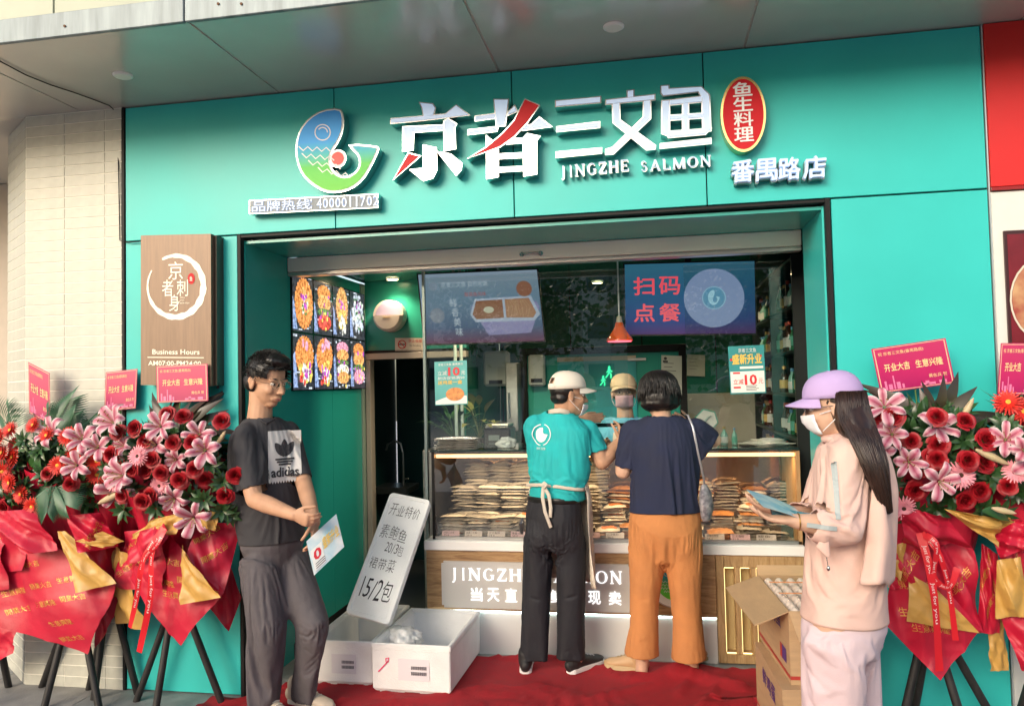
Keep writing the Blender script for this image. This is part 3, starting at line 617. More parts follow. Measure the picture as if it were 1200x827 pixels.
# round emblem
ec = at(790, 680, YC); EM = Pl(V(ec.x-.5, YC-.012, ec.z-.5), V(1,0,0), V(0,0,1)); er = .146
em = thing('round_emblem', 'round white plate with the fish emblem on the oak counter front', 'emblem', ec)
b = NB(); cyl(b, V(ec.x, YC-.001, ec.z), V(ec.x, YC-.024, ec.z), er, n=40); fin('plate', b, WHITE, em)
b = NB(); EM.disc(b, .5, .5, er*1.05, .010, n=40, r0=er*.99); fin('rim', b, STEEL, em)
fish_art(em, EM, .5-.105, .5-.105, .5+.10, .5+.11, .0135, gradmat('fish_gradient_b', [(0, (.1,.6,.03)), (.45, (.12,.65,.12)), (.65, (.03,.5,.6)), (1, (.02,.35,.75))], 2, -.11, .1, .3), wp, MATS['coral_dot'])
# slatted, lit oak bay
sb_ = thing('slatted_display_bay', 'oak framed bay of lit vertical slats at the right end of the counter', 'counter', (xw+.2, YC, 0))
zb0, zb1 = .012, zt0-.001
OAKV = woodmat('oak_vertical', (.27,.15,.06), (.47,.31,.15), 5., axis='Z')
fw = .045
B('frame_post', xw, xw+fw, YC-.006, YC+.10, zb0, zb1, OAKV, sb_, .002)
B('frame_post', cx1-.02, cx1, YC-.006, YC+.10, zb0, zb1, OAKV, sb_, .002)
B('frame_rail', xw+fw+.001, cx1-.021, YC-.006, YC+.10, zb1-.07, zb1, OAKV, sb_, .002)
B('frame_rail', xw+fw+.001, cx1-.021, YC-.006, YC+.10, zb0, zb0+.05, OAKV, sb_, .002)
B('niche_back', xw+fw, cx1-.02, YC+.085, YC+.099, zb0+.05, zb1-.07, mat('pale_niche_back', (.5,.38,.18), .4, var=.15, vs=4, stretch=(8,8,1)), sb_)
nx = [at(p, 700, YC).x for p in (862, 880.5, 903, 925, 946)]
for k, x in enumerate(nx): B('slat', x, x+.030, YC-.002, YC+.084, zb0+.051, zb1-.071, OAKV, sb_, .001)
led = emat('led_warm', (1,.70,.28), 2.2)
xs_ = [xw+fw]+[x+.030 for x in nx]; xe_ = nx+[cx1-.021]
for a, c in zip(xs_, xe_):
    if c-a < .02: continue
    for z_ in (zb0+.052, zb1-.078): B('light_strip', a+.004, c-.004, YC+.012, YC+.02, z_, z_+.003, led, sb_)
    B('light_strip', a+.001, a+.0035, YC+.014, YC+.02, zb0+.06, zb1-.08, led, sb_)
# ---- showcase
sc = thing('glass_showcase', 'low glass fronted chilled showcase standing on the white counter top', 'showcase', (-.3, 1.0, zt1))
sx0, sx1 = at(509, 600, .79).x, .838
zs = at(700, 526, .79).z
B('base_rail', sx0, sx1, .785, .80, zt1+.001, zt1+.022, STEEL, sc, .002)
B('end_frame', sx0-.012, sx0+.006, .785, 1.29, zt1+.001, zs-.013, BLACK, sc)
B('end_frame', sx1-.022, sx1, .785, 1.29, zt1+.001, zs-.013, woodmat('oak_end', (.3,.17,.07), (.45,.28,.13), axis='Z'), sc)
B('top_shelf', sx0-.02, sx1+.0, .77, 1.30, zs-.012, zs, mat('black_glass_top', (.012,.03,.03), .06, coat=.5), sc, .003)
B('front_glass', sx0+.008, sx1-.024, .786, .792, zt1+.023, zs-.013, glass('clear_glass', (.97,.95,.92), 0., 1.9), sc)
B('copper_lamp_bar', sx0+.01, sx1-.024, .81, .83, zs-.050, zs-.030, emat('warm_led_bar', (1,.55,.22), 2.2, (.5,.3,.15)), sc)
B('mirror_back', sx0+.01, sx1-.024, 1.27, 1.28, zt1+.002, zs-.013, mat('bronze_mirror', (.34,.22,.13), .12, metal=.9), sc)
B('shelf_plate', sx0+.008, sx1-.024, .80, 1.27, zt1+.002, zt1+.012, STEEL, sc)
stepz = [(.80, .93, zt1+.013), (.93, 1.08, zt1+.075), (1.08, 1.27, zt1+.14)]
for a, c, z in stepz[1:]: B('step_shelf', sx0+.01, sx1-.026, a, c, zt1+.0125, z, mat('step_shelf_dark', (.08,.07,.06), .3), sc)
al = bpy.data.lights.new('showcase_lamp', 'AREA'); al.shape = 'RECTANGLE'; al.size = 2.1; al.size_y = .03; al.energy = 7; al.color = (1,.72,.42)
ao = bpy.data.objects.new('showcase_lamp', al); COL.objects.link(ao); ao.location = ((sx0+sx1)/2, .85, zs-.055); ao.parent = None; ao.parent = sc; ao.location = Vector(ao.location)-sc.location
# goods
def packmesh(w, d, h, mats, seed):
    """flat vacuum pack: lumpy slab with a crimped film edge"""
    rnd = random.Random(seed); b = NB(); nx_, ny_ = 8, 5; G = []
    for i in range(nx_+1):
        r = []
        for j in range(ny_+1):
            e = min(i, nx_-i)/2., min(j, ny_-j)/1.5; q = min(1, min(e)); r.append(b.verts.new(((i/nx_-.5)*w, (j/ny_-.5)*d, .002+h*q*(.75+.4*rnd.random())+.002*rnd.random())))
        G.append(r)
    for i in range(nx_):
        for j in range(ny_):
            f = b.faces.new((G[i][j], G[i+1][j], G[i+1][j+1], G[i][j+1])); f.material_index = 0 if 1 < i < nx_-1 and 0 < j < ny_-1 else 1
    me = bpy.data.meshes.new('packet'); b.normal_update(); b.to_mesh(me); b.free(); me.shade_smooth()
    for m in mats: me.materials.append(m)
    return me
FILM = mat('silver_film', (.55,.53,.48), .22, metal=.35, var=.35, vs=18, bump=.6, bs=50)
FILM2 = mat('pale_film', (.66,.62,.54), .25, var=.2, vs=20, bump=.6, bs=60)
SAL = mat('smoked_salmon', (.72,.24,.06), .28, var=.4, vs=30, col2=(.45,.11,.03), bump=.4, stretch=(3,1,1))
TOAST = mat('roast_fish', (.5,.22,.07), .35, var=.5, vs=25, bump=.5)
DARKP = mat('dark_pack', (.05,.05,.055), .25, var=.3)
GREY = mat('grey_fish_pack', (.25,.24,.22), .25, var=.4, vs=24, bump=.4)
kinds = [packmesh(.17, .115, .016, (FILM, FILM2), 1), packmesh(.17, .115, .018, (FILM2, FILM), 2), packmesh(.15, .105, .018, (SAL, FILM2), 3), packmesh(.15, .105, .020, (TOAST, TOAST), 4), packmesh(.15, .105, .016, (DARKP, FILM), 5), packmesh(.17, .11, .015, (GREY, FILM), 6)]
rnd = random.Random(5)
GN = {0: ('silver film vacuum pack of fish piled in the left half of the showcase', 'film packs piled in the showcase'), 2: ('orange salmon pack stacked on the showcase steps', 'salmon packs on the showcase steps'), 3: ('golden brown fish tray stacked on the showcase steps', 'brown trays on the showcase steps'), 4: ('black backed pack stacked on the showcase steps', 'dark packs on the showcase steps'), 5: ('greyish fish pack with film edge in the showcase', 'grey packs in the showcase')}
GS = {0: ('silver film fish pack', 'film packs'), 2: ('orange salmon pack', 'salmon packs'), 3: ('golden brown fish tray', 'brown trays'), 4: ('black fish pack', 'black packs'), 5: ('greyish fish pack', 'grey packs')}
def pack(k, x, y, z, rz=0., tier=0):
    o = bpy.data.objects.new('fish_pack', kinds[k]); COL.objects.link(o); o.location = (x, y, z); o.rotation_euler = (rnd.uniform(-.06,.06), rnd.uniform(-.08,.08), rz+rnd.uniform(-.12,.12)); o.scale = (rnd.uniform(.92,1.05), 1, rnd.uniform(.8,1.2))
    l, g = GS[0 if k == 1 else k]; tn = ('front', 'middle', 'rear')[tier]; side = 'left' if x < -.75 else 'middle' if x < .1 else 'right'; tag(o, l+' on the %s step in the %s third of the showcase' % (tn, side), 'fish pack', g+' on the %s step, %s third' % (tn, side))
x = sx0+.11; cnt = 0
while x < sx1-.1:
    left = x < at(690, 600, .8).x
    for si, (a, c, z) in enumerate(stepz):
        if left: n = (7, 12, 15)[si]; ks = (0, 1, 5, 1) if si else (0, 5, 2)
        else: n = rnd.choice(((3, 4), (4, 6), (7, 9))[si]); ks = rnd.choice(((3, 3, 2), (2, 2, 3), (4, 4, 5), (3, 2, 4)))
        for q in range(n):
            pack(rnd.choice(ks) if q < n-1 or left else ks[0], x+rnd.uniform(-.012,.012)+(.04*si), (a+c)/2+rnd.uniform(-.006,.012), z+.001+q*.0195, tier=si)
            cnt += 1
    x += .158 if left else .166
# price tags in the front row
TAGM = mat('price_tag_white', (.62,.60,.60), .45)
k = 0; xt = sx0+.10
while xt < sx1-.08:
    t = thing('price_tag', '%s price tag, %s from the left end of the showcase front' % ('small white' if k % 3 else 'small pink', ('first','second','third','fourth','fifth','sixth','seventh','eighth','ninth','tenth','eleventh','twelfth','thirteenth','fourteenth','fifteenth','sixteenth','seventeenth')[k]), 'price tag', (xt, .801, zt1+.0125), group='price tags along the showcase front')
    o = V(xt-.055, .797, zt1+.016); pl = Pl(o, V(.11,0,0), V(0,.012,.036))
    b = NB(); obox(b, pl.p(0,0,-.002), pl.U, pl.W, pl.N*.002); fin('card', b, TAGM if k % 3 else mat('price_tag_pink', (.62,.45,.52), .45), t)
    b = NB(); pl.text(b, ('冰鲜三文鱼','烟熏三文鱼','三文鱼籽','鳗鱼','黑虎虾')[k % 5], .08, .5, .7, .88, .0015); pl.text(b, ('25.8','39.9','19.9','58.0')[k % 4], .1, .12, .4, .4, .0015)
    fin('print', b, mat('print_dark', (.04,.04,.05), .5), t, kind='stuff'); k += 1; xt += .145
# ---- things on the showcase top
t = thing('wrapped_bag_stack', 'stack of silver printed bags at the left end of the showcase top', 'bags', at(525, 526, .92))
c = V(sx0+.13, .90, zs+.001)
for q in range(6):
    me = packmesh(.28, .16, .012, (mat('silver_print_film', (.5,.56,.58), .2, metal=.5, var=.5, vs=45, col2=(.3,.09,.06)), FILM), 20+q); o = bpy.data.objects.new('bag', me); COL.objects.link(o); o.parent = t; o.location = Vector((c.x+rnd.uniform(-.008,.008), c.y, c.z+q*.0125))-t.location
def crumple(name, c, r, m, label, cat, seed, parent=None):
    b = NB(); bmesh.ops.create_icosphere(b, subdivisions=4, radius=1); me = bpy.data.meshes.new(name); b.to_mesh(me); b.free()
    P = getco(me); n = fbm(P*2.2, seed, 3); n2 = 1-np.abs(fbm(P*5, seed+4, 2)); P = P*(1+.35*n+.22*n2)[:, None]; P[:, 2] = np.maximum(P[:, 2], -.75); P = P*np.array(r)+np.array(c); setco(me, P)
    o = link(name, me, m, parent, None if parent else tuple(c), True); 
    if label: tag(o, label, cat)
    return o
PLAST = mat('white_plastic_film', (.78,.78,.76), .22, var=.1, vs=20, bump=.5, bs=40, coat=.4)
crumple('plastic_bag', V(at(594, 522, .95).x, .93, zs+.028), (.05,.04,.035), PLAST, 'small crumpled clear bag on the showcase top beside the staff member', 'plastic bag', 3)
t = thing('folded_cloth', 'folded white cloth lying on the right part of the showcase top', 'cloth', at(895, 524, .95))
q = V(at(897, 522, .95).x, .95, zs+.012)
for i, (dx, dz, r) in enumerate(((0, 0, (.12,.07,.014)), (.01, .016, (.07,.045,.016)))): crumple('fold', q+V(dx,0,dz), r, mat('towel_cream', (.7,.66,.58), .8, bump=.4, bs=90), None, None, 11+i, t)
BM = {}
def bottle(x, y, z, h, r, mg, ml, mc, label, group=None, detailed=True):
    key = (h, r, mg.name, ml.name, mc.name)
    if key in BM:
        o = copy_tree(BM[key]); o.location = (x, y, z); o.rotation_euler[2] = rnd.uniform(0, 6); o['label'] = label
        if group: o['group'] = group
        return o
    t = thing('bottle', label, 'bottle', (x, y, z), group); o = V(x, y, z)
    b = NB(); limb(b, [o+V(0,0,a*h) for a in (.01,.05,.55,.66,.78,.9)], [r*.9,r,r,r*.8,r*.36,r*.34], n=12, cap=False); fin('glass_body', b, mg, t, smooth=True)
    b = NB(); cyl(b, o+V(0,0,.16*h), o+V(0,0,.48*h), r*1.03, n=12); fin('label_band', b, ml, t)
    b = NB(); cyl(b, o+V(0,0,.88*h), o+V(0,0,h), r*.44, n=12); fin('cap', b, mc, t)
    BM[key] = t; return t
bot_g = mat('bottle_pale_green', (.25,.5,.42), .1, coat=.4); bot_b = mat('bottle_brown', (.05,.02,.01), .08); lab_w = mat('label_white', (.7,.7,.66), .5); lab_g = mat('label_green', (.1,.4,.3), .5); cap_y = mat('cap_gold', (.55,.38,.15), .3, metal=.5); cap_r = mat('cap_red', (.5,.04,.02), .4)
bottle(at(849, 524, .95).x, .95, zs+.001, .115, .022, bot_g, lab_w, cap_y, 'pale green sauce bottle with a gold cap, left of the two on the showcase top')
bottle(at(861, 524, .98).x, .98, zs+.001, .105, .017, bot_g, lab_g, mat('cap_blue', (.1,.3,.5), .4), 'slimmer green labelled bottle, right of the two on the showcase top')
# ---- window glazing above the counter
gw = thing('serving_window', 'glass panes over the showcase with a black lower rail before the clerk', 'window', (-.3, .9, zs))
gx = [at(500, 450, .86).x, at(736, 450, .86).x, at(805, 450, .86).x, .842]
zg = z0-.028; zr = at(715, 498, .86).z
G2 = glass('window_glass', (.92,.96,.95), 0., 1.25)
for nm, a, c, zz0, yy in (('pane', gx[0], gx[1]-.1, zs+.002, .860), ('pane', gx[1]-.27, gx[1], zr+.012, .874), ('pane', gx[2], gx[3], zs+.002, .860)): B(nm, a, c, yy, yy+.006, zz0, zg, G2, gw)
B('lower_rail', gx[1]-.27, gx[1]+.05, .868, .886, zr-.012, zr+.011, BLACK, gw, .002)
B('pane_edge', gx[0]-.008, gx[0]-.001, .852, .872, zs+.002, zg, mat('glass_edge_green', (.2,.42,.36), .2), gw)
# ---- black framed pass and board on a partition behind the clerk
pp = thing('black_framed_hatch', 'black framed hatch with a teal notice board behind the clerk', 'hatch', (at(708, 450, 2.2).x, 2.2, 0))
hx0, hx1, hz1, hz0 = at(610, 450, 2.2).x, at(805, 450, 2.2).x, at(700, 406, 2.2).z, at(700, 545, 2.2).z
for a in ((hx0, hx0+.055, hz0, hz1), (hx1-.055, hx1, hz0, hz1), (hx0+.056, hx1-.056, hz1-.055, hz1)): B('frame', a[0], a[1], 2.18, 2.24, a[2], a[3], BLACK, pp, .003)
B('glass_back', hx0+.056, hx1-.056, 2.222, 2.23, hz0, hz1-.056, mat('green_hatch_panel', (.03,.30,.24), .2), pp)
bd = plpx((655, 424), (775, 422), (655, 500), 2.21)
B('board', bd.O.x, bd.O.x+.62, 2.208, 2.22, bd.O.z, bd.O.z+bd.W.length, mat('teal_board', (.02,.33,.36), .3), pp)
B('board_header', bd.O.x-.0, bd.O.x+.62, 2.204, 2.21, bd.O.z+bd.W.length, bd.O.z+bd.W.length+.035, mat('pale_wood_header', (.45,.38,.28), .5), pp)
q = at(748, 421, 2.19); B('clip', q.x-.08, q.x+.06, 2.192, 2.203, q.z-.01, q.z+.012, STEEL, pp, .002)
# glowing green men modelled in place of a pedestrian signal's reflection in the glass
GM = emat('signal_reflection_glow', (.05,1,.4), 1.2)
for px, py, s in ((707, 446, .075), (714, 436, .09)):
    q = at(px, py, 2.2); b = NB(); limb(b, [q+V(0,0,s*.4), q+V(0,0,s*.45)], [s*.1]*2, n=8); limb(b, [q+V(0,0,s*.25), q+V(0,0,-.02*s)], [s*.12, s*.09], n=8)
    limb(b, [q, q+V(-s*.15,0,-s*.25), q+V(-s*.3,0,-s*.45)], [s*.06]*3, n=6); limb(b, [q, q+V(s*.15,0,-s*.22), q+V(s*.12,0,-s*.5)], [s*.06]*3, n=6); limb(b, [q+V(0,0,s*.2), q+V(-s*.22,0,0)], [s*.05]*2, n=6); limb(b, [q+V(0,0,s*.2), q+V(s*.22,0,s*.06)], [s*.05]*2, n=6)
    for v in b.verts: v.co.y = 2.2+(v.co.y-2.2)*.15
    fin('signal_reflection', b, GM, pp)
def sheetpaper(name, tl, tr, bl_, Y, m, label, cat, items=(), thick=.0015):
    pl = plpx(tl, tr, bl_, Y); t = thing(name, label, cat, pl.p(.5, 0))
    b = NB(); obox(b, pl.p(0,0,-thick), pl.U, pl.W, pl.N*thick); fin('sheet', b, m, t); art(t, pl, items); return t
PAP = mat('paper_white', (.62,.63,.58), .6); PD = MATS['print_dark']
def lines(n, u0=.12, u1=.85, v0=.15, v1=.8):
    def fn(b, p):
        r = random.Random(n)
        for k in range(n): v = v1-(v1-v0)*k/n; p.rect(b, u0, v, u0+(u1-u0)*r.uniform(.5, 1), v+.012, .0012)
    return fn
sheetpaper('certificate', (775, 416), (799, 417), (775, 463), 2.17, PAP, 'white framed certificate with a small portrait inside the black hatch', 'notice', (('print', PD, lines(7)), ('portrait', PD, lambda b, p: (p.disc(b, .2, .92, .012, .002), p.rect(b, .08, .82, .32, .87, .002)))))
sheetpaper('paper_notice', (805, 415), (826, 416), (805, 440), 3.28, PAP, 'pale paper notice on the green wall right of the black hatch', 'notice', (('print', PD, lines(4)),))
hc = at(828, 492, 2.0); t = thing('hexagon_plaque', 'green edged white hexagonal plaque beside the woman in navy', 'plaque', hc)
for nm, r, y, m in (('rim', .088, 0, MATS['label_green']), ('face', .078, -.006, PAP)):
    b = NB(); cyl(b, hc+V(0,0,0), hc+V(0,-.01+y,0), r, n=6); fin(nm, b, m, t)
b = NB(); limb(b, [hc+V(-.03,-.02,-.03), hc+V(.01,-.02,.02), hc+V(.03,-.02,.03)], [.012,.008,.005], n=6); fin('leaf_print', b, mat('leaf_print', (.3,.4,.35), .5), t)
# cream low cabinet behind at right
B0 = B('wall_counter', at(800, 470, 3.0).x, 1.19, 2.8, 3.29, 0, at(820, 462, 2.8).z, mat('cream_cabinet', (.42,.40,.33), .4, var=.1), None)
tag(B0, 'cream work cabinet along the back wall right of the hatch', 'cabinet')
# left side equipment behind glass
def simple(name, x0, x1, y0, y1, z0, z1, m, label, cat, bev=.01):
    o = B(name, x0, x1, y0, y1, z0, z1, m, None, bev); o.name = name; return tag(o, label, cat)
a = at(568, 412, 2.4); c = at(598, 452, 2.4)
t = thing('paper_towel_dispenser', 'pale grey towel dispenser on the green wall left of the hatch', 'dispenser', (a.x, 2.4, c.z))
B('body', a.x, c.x, 2.32, 2.44, c.z, a.z, mat('pale_plastic', (.42,.45,.44), .3), t, .02); B('outlet', a.x+.05, c.x-.05, 2.31, 2.33, c.z+.02, c.z+.05, BLACK, t)
a = at(592, 425, 2.0); c = at(608, 505, 2.0)
t = thing('steel_cabinet', 'narrow brushed steel cabinet beside the black hatch', 'cabinet', (a.x, 2.0, c.z))
B('body', a.x, c.x+.0, 2.0, 2.3, c.z, a.z, STEEL, t, .006); B('handle', a.x+.02, a.x+.03, 1.98, 1.998, c.z+.1, c.z+.3, CHROME, t)
a = at(620, 416, 2.215); c = at(640, 452, 2.215)
t = thing('soap_dispenser', 'pale grey box hanging inside the left of the black hatch', 'dispenser', (a.x, 2.2, c.z)); B('body', a.x, c.x, 2.15, 2.217, c.z, a.z, MATS['pale_plastic'], t, .015); B('window', a.x+.02, c.x-.02, 2.145, 2.149, c.z+.03, c.z+.06, BLACK, t)
# coffee-machine like appliances on the rear left shelf
B1 = tag(B('rear_shelf', at(510, 500, 1.9).x, at(609, 500, 1.9).x, 1.55, 1.95, 0, at(560, 527, 1.55).z, STEEL, None, .004), 'steel work table behind the left part of the showcase', 'table')
zsf = at(560, 527, 1.55).z+.001
t = thing('vacuum_sealer', 'dark boxy sealing appliance on the steel work table', 'appliance', (at(585, 520, 1.7).x, 1.7, zsf))
x = at(588, 520, 1.7).x
B('body', x-.12, x+.08, 1.62, 1.85, zsf, zsf+.15, mat('appliance_dark', (.03,.03,.035), .3), t, .012); B('lid', x-.11, x+.07, 1.61, 1.84, zsf+.152, zsf+.18, STEEL, t, .008); B('display', x-.08, x+.0, 1.612, 1.618, zsf+.06, zsf+.10, mat('display_grey', (.2,.25,.25), .2), t)
for k in range(3):
    b = NB(); cyl(b, V(x-.085+.05*k, 1.618, zsf+.03), V(x-.085+.05*k, 1.608, zsf+.03), .008, n=10); fin('knob', b, CHROME, t)
# pipes on the wall left
for k, px in enumerate((534, 541)):
    q = at(px, 450, 1.5); b = NB(); cyl(b, V(q.x, 1.5, zsf+.0), V(q.x, 1.5, 2.46), .012, n=10); tag(fin('pipe', b, mat('pale_pipe', (.4,.5,.47), .3)), ('pale vertical pipe behind the left poster, the one nearer the doorway', 'pale vertical pipe behind the left poster, the one nearer the hatch')[k], 'pipe')
# potted plants behind the glass
LEAFG = mat('leaf_green', (.03,.11,.025), .4, var=.4, vs=12); LEAFY = mat('leaf_olive', (.14,.15,.04), .4, var=.3, vs=12)
def leafpatch(bm, base, d, up, L, W, bend=.3, n=5, fold=.25, mi=0, tip=1.):
    """pointed blade leaf: base, direction d, face normal up"""
    d = Vector(d).normalized(); up = (Vector(up)-d*Vector(up).dot(d)).normalized(); s = d.cross(up); rows = []
    for k in range(n+1):
        t = k/n; w = W*math.sin(math.pi*min(.98, max(.06, t**.8)))*.5*(1 if t < .97 else .4); c = base+d*L*t*(1-.15*bend*t)-up*(L*bend*t*t)
        rows.append([bm.verts.new(c-s*w+up*w*fold), bm.verts.new(c), bm.verts.new(c+s*w+up*w*fold)])
    for A, C in zip(rows, rows[1:]):
        for i in (0, 1): f = bm.faces.new((A[i], A[i+1], C[i+1], C[i])); f.material_index = mi; f.smooth = True
def potted(px, py, Y, h, n, mp, ml, label, rr):
    q = V(at(px, py, Y).x, Y, zsf if Y > 1.4 else zs); t = thing('potted_plant', label, 'plant', q); r = random.Random(px)
    b = NB(); limb(b, [q+V(0,0,.002), q+V(0,0,.07), q+V(0,0,.075)], [rr*.8, rr, rr*1.04], n=16, cap=False); fin('pot', b, mp, t, smooth=False)
    for k in range(n):
        a = r.uniform(0, 6.28); e = r.uniform(.2, 1.3); d = V(math.cos(a)*math.cos(e), math.sin(a)*math.cos(e), math.sin(e)); b = NB()
        st = q+V(0,0,.07); p1 = st+d*h*r.uniform(.3,.8)+V(0,0,h*.2); limb(b, [st, (st+p1)/2+V(0,0,.02), p1], [.003,.0025,.002], n=5, cap=False)
        leafpatch(b, p1, d+V(0,0,.1), V(-d.x,-d.y,1), h*.42, h*.16, .4); fin('leaf', b, ml, t)
potted(533, 515, 1.62, .26, 26, mat('grey_pot', (.45,.47,.45), .5), LEAFG, 'green leafy plant in a pale pot behind the glass left of the staff member', .045)
potted(562, 512, 1.66, .34, 10, mat('dark_pot', (.06,.05,.04), .5), LEAFY, 'olive leaved taller plant beside the green potted plant', .04)
# ---- insect lamp
ic = at(456, 370, 1.74); t = thing('wall_dispenser', 'round off white wall fixture with a recessed lilac top half above the doorway', 'wall fixture', ic); r_ = .125
b = NB(); cyl(b, ic+V(0,.05,0), ic+V(0,-.02,0), r_, r_*.97, n=40); fin('body', b, mat('ivory_plastic', (.55,.48,.44), .22, coat=.3), t, smooth=False)
b = NB(); n = 24; A = [ic+V(r_*.97*math.cos(a), -.022, r_*.97*math.sin(a)) for a in [math.pi+math.pi*k/n for k in range(n+1)]]; Bq = [ic+V(r_*.8*math.cos(a), -.055, r_*.8*math.sin(a)-.004) for a in [math.pi+math.pi*k/n for k in range(n+1)]]
vA = [b.verts.new(q) for q in A]; vB = [b.verts.new(q) for q in Bq]
for k in range(n): b.faces.new((vA[k], vA[k+1], vB[k+1], vB[k]))
b.faces.new(vB); b.faces.new([vA[0], vB[0], vB[-1], vA[-1]]); fin('lower_cover', b, mat('ivory_plastic_front', (.62,.54,.48), .2, coat=.4), t)
b = NB(); p = Pl(ic+V(-.5,-.0215,-.5), V(1,0,0), V(0,0,1)); p.disc(b, .5, .505, r_*.80, .001, a0=0, a1=180); fin('recess', b, mat('lilac_recess', (.34,.29,.42), .4), t)
b = NB(); box(b, ic.x-.03, ic.x+.03, ic.y-.058, ic.y-.056, ic.z-.02, ic.z-.014); fin('badge', b, MATS['cap_gold'], t)
# no smoking sign
nsp = plpx((463, 396), (496, 396), (463, 411), 1.785); t = thing('no_smoking_sign', 'small cream no smoking sign above the side doorway', 'sign', nsp.p(.5, 0))
b = NB(); obox(b, nsp.p(0,0,-.004), nsp.U, nsp.W, nsp.N*.004); fin('plate', b, mat('sign_cream', (.6,.52,.42), .4), t)
art(t, nsp, [('ban_ring', REDF, lambda b, p: p.disc(b, .25, .5, .034, .002, r0=.027)), ('cigarette', PD, lambda b, p: p.rect(b, .13, .45, .36, .55, .0015)), ('ban_bar', REDF, lambda b, p: polyline(b, lambda x, y: p.p(x, y, .003), [(.14,.78),(.36,.22)], .03)), ('lettering', REDF, T_('禁止吸烟', .48, .66, .95, .88, .002)), ('lettering', PD, T_('No Smoking', .52, .3, .92, .5, .002))])
# ---- ceiling lamps inside
for px, py, Yl, lb in ((460, 326, 1.3, 'lit warm downlight in the green ceiling above the round wall fixture'), (549, 311, 1.05, 'lit warm downlight above the left television, left of the pair'), (596, 309, 1.05, 'lit warm downlight above the left television, right of the pair'), (700, 330, 2.2, 'lit warm downlight above the kitchen hatch'), (840, 335, 2.4, 'lit warm downlight over the bottle shelves')):
    c = atz(px, py, 2.461) if Yl > 2 else atz(px, py, 2.461)
    if c.y > 3.0 or c.y < .75: c = V(at(px, py, Yl).x, Yl, 2.461)
    t = downlight('ceiling_downlight', c, .05, lb, 1)
    L = bpy.data.lights.new('downlight_lamp', 'SPOT'); L.energy = 34 if c.y < 1.4 else 15; L.color = (1,.78,.5); L.spot_size = 2.2; L.spot_blend = .6; L.shadow_soft_size = .05
    o = bpy.data.objects.new('downlight_lamp', L); COL.objects.link(o); o.parent = t; o.location = (0,0,-.02)
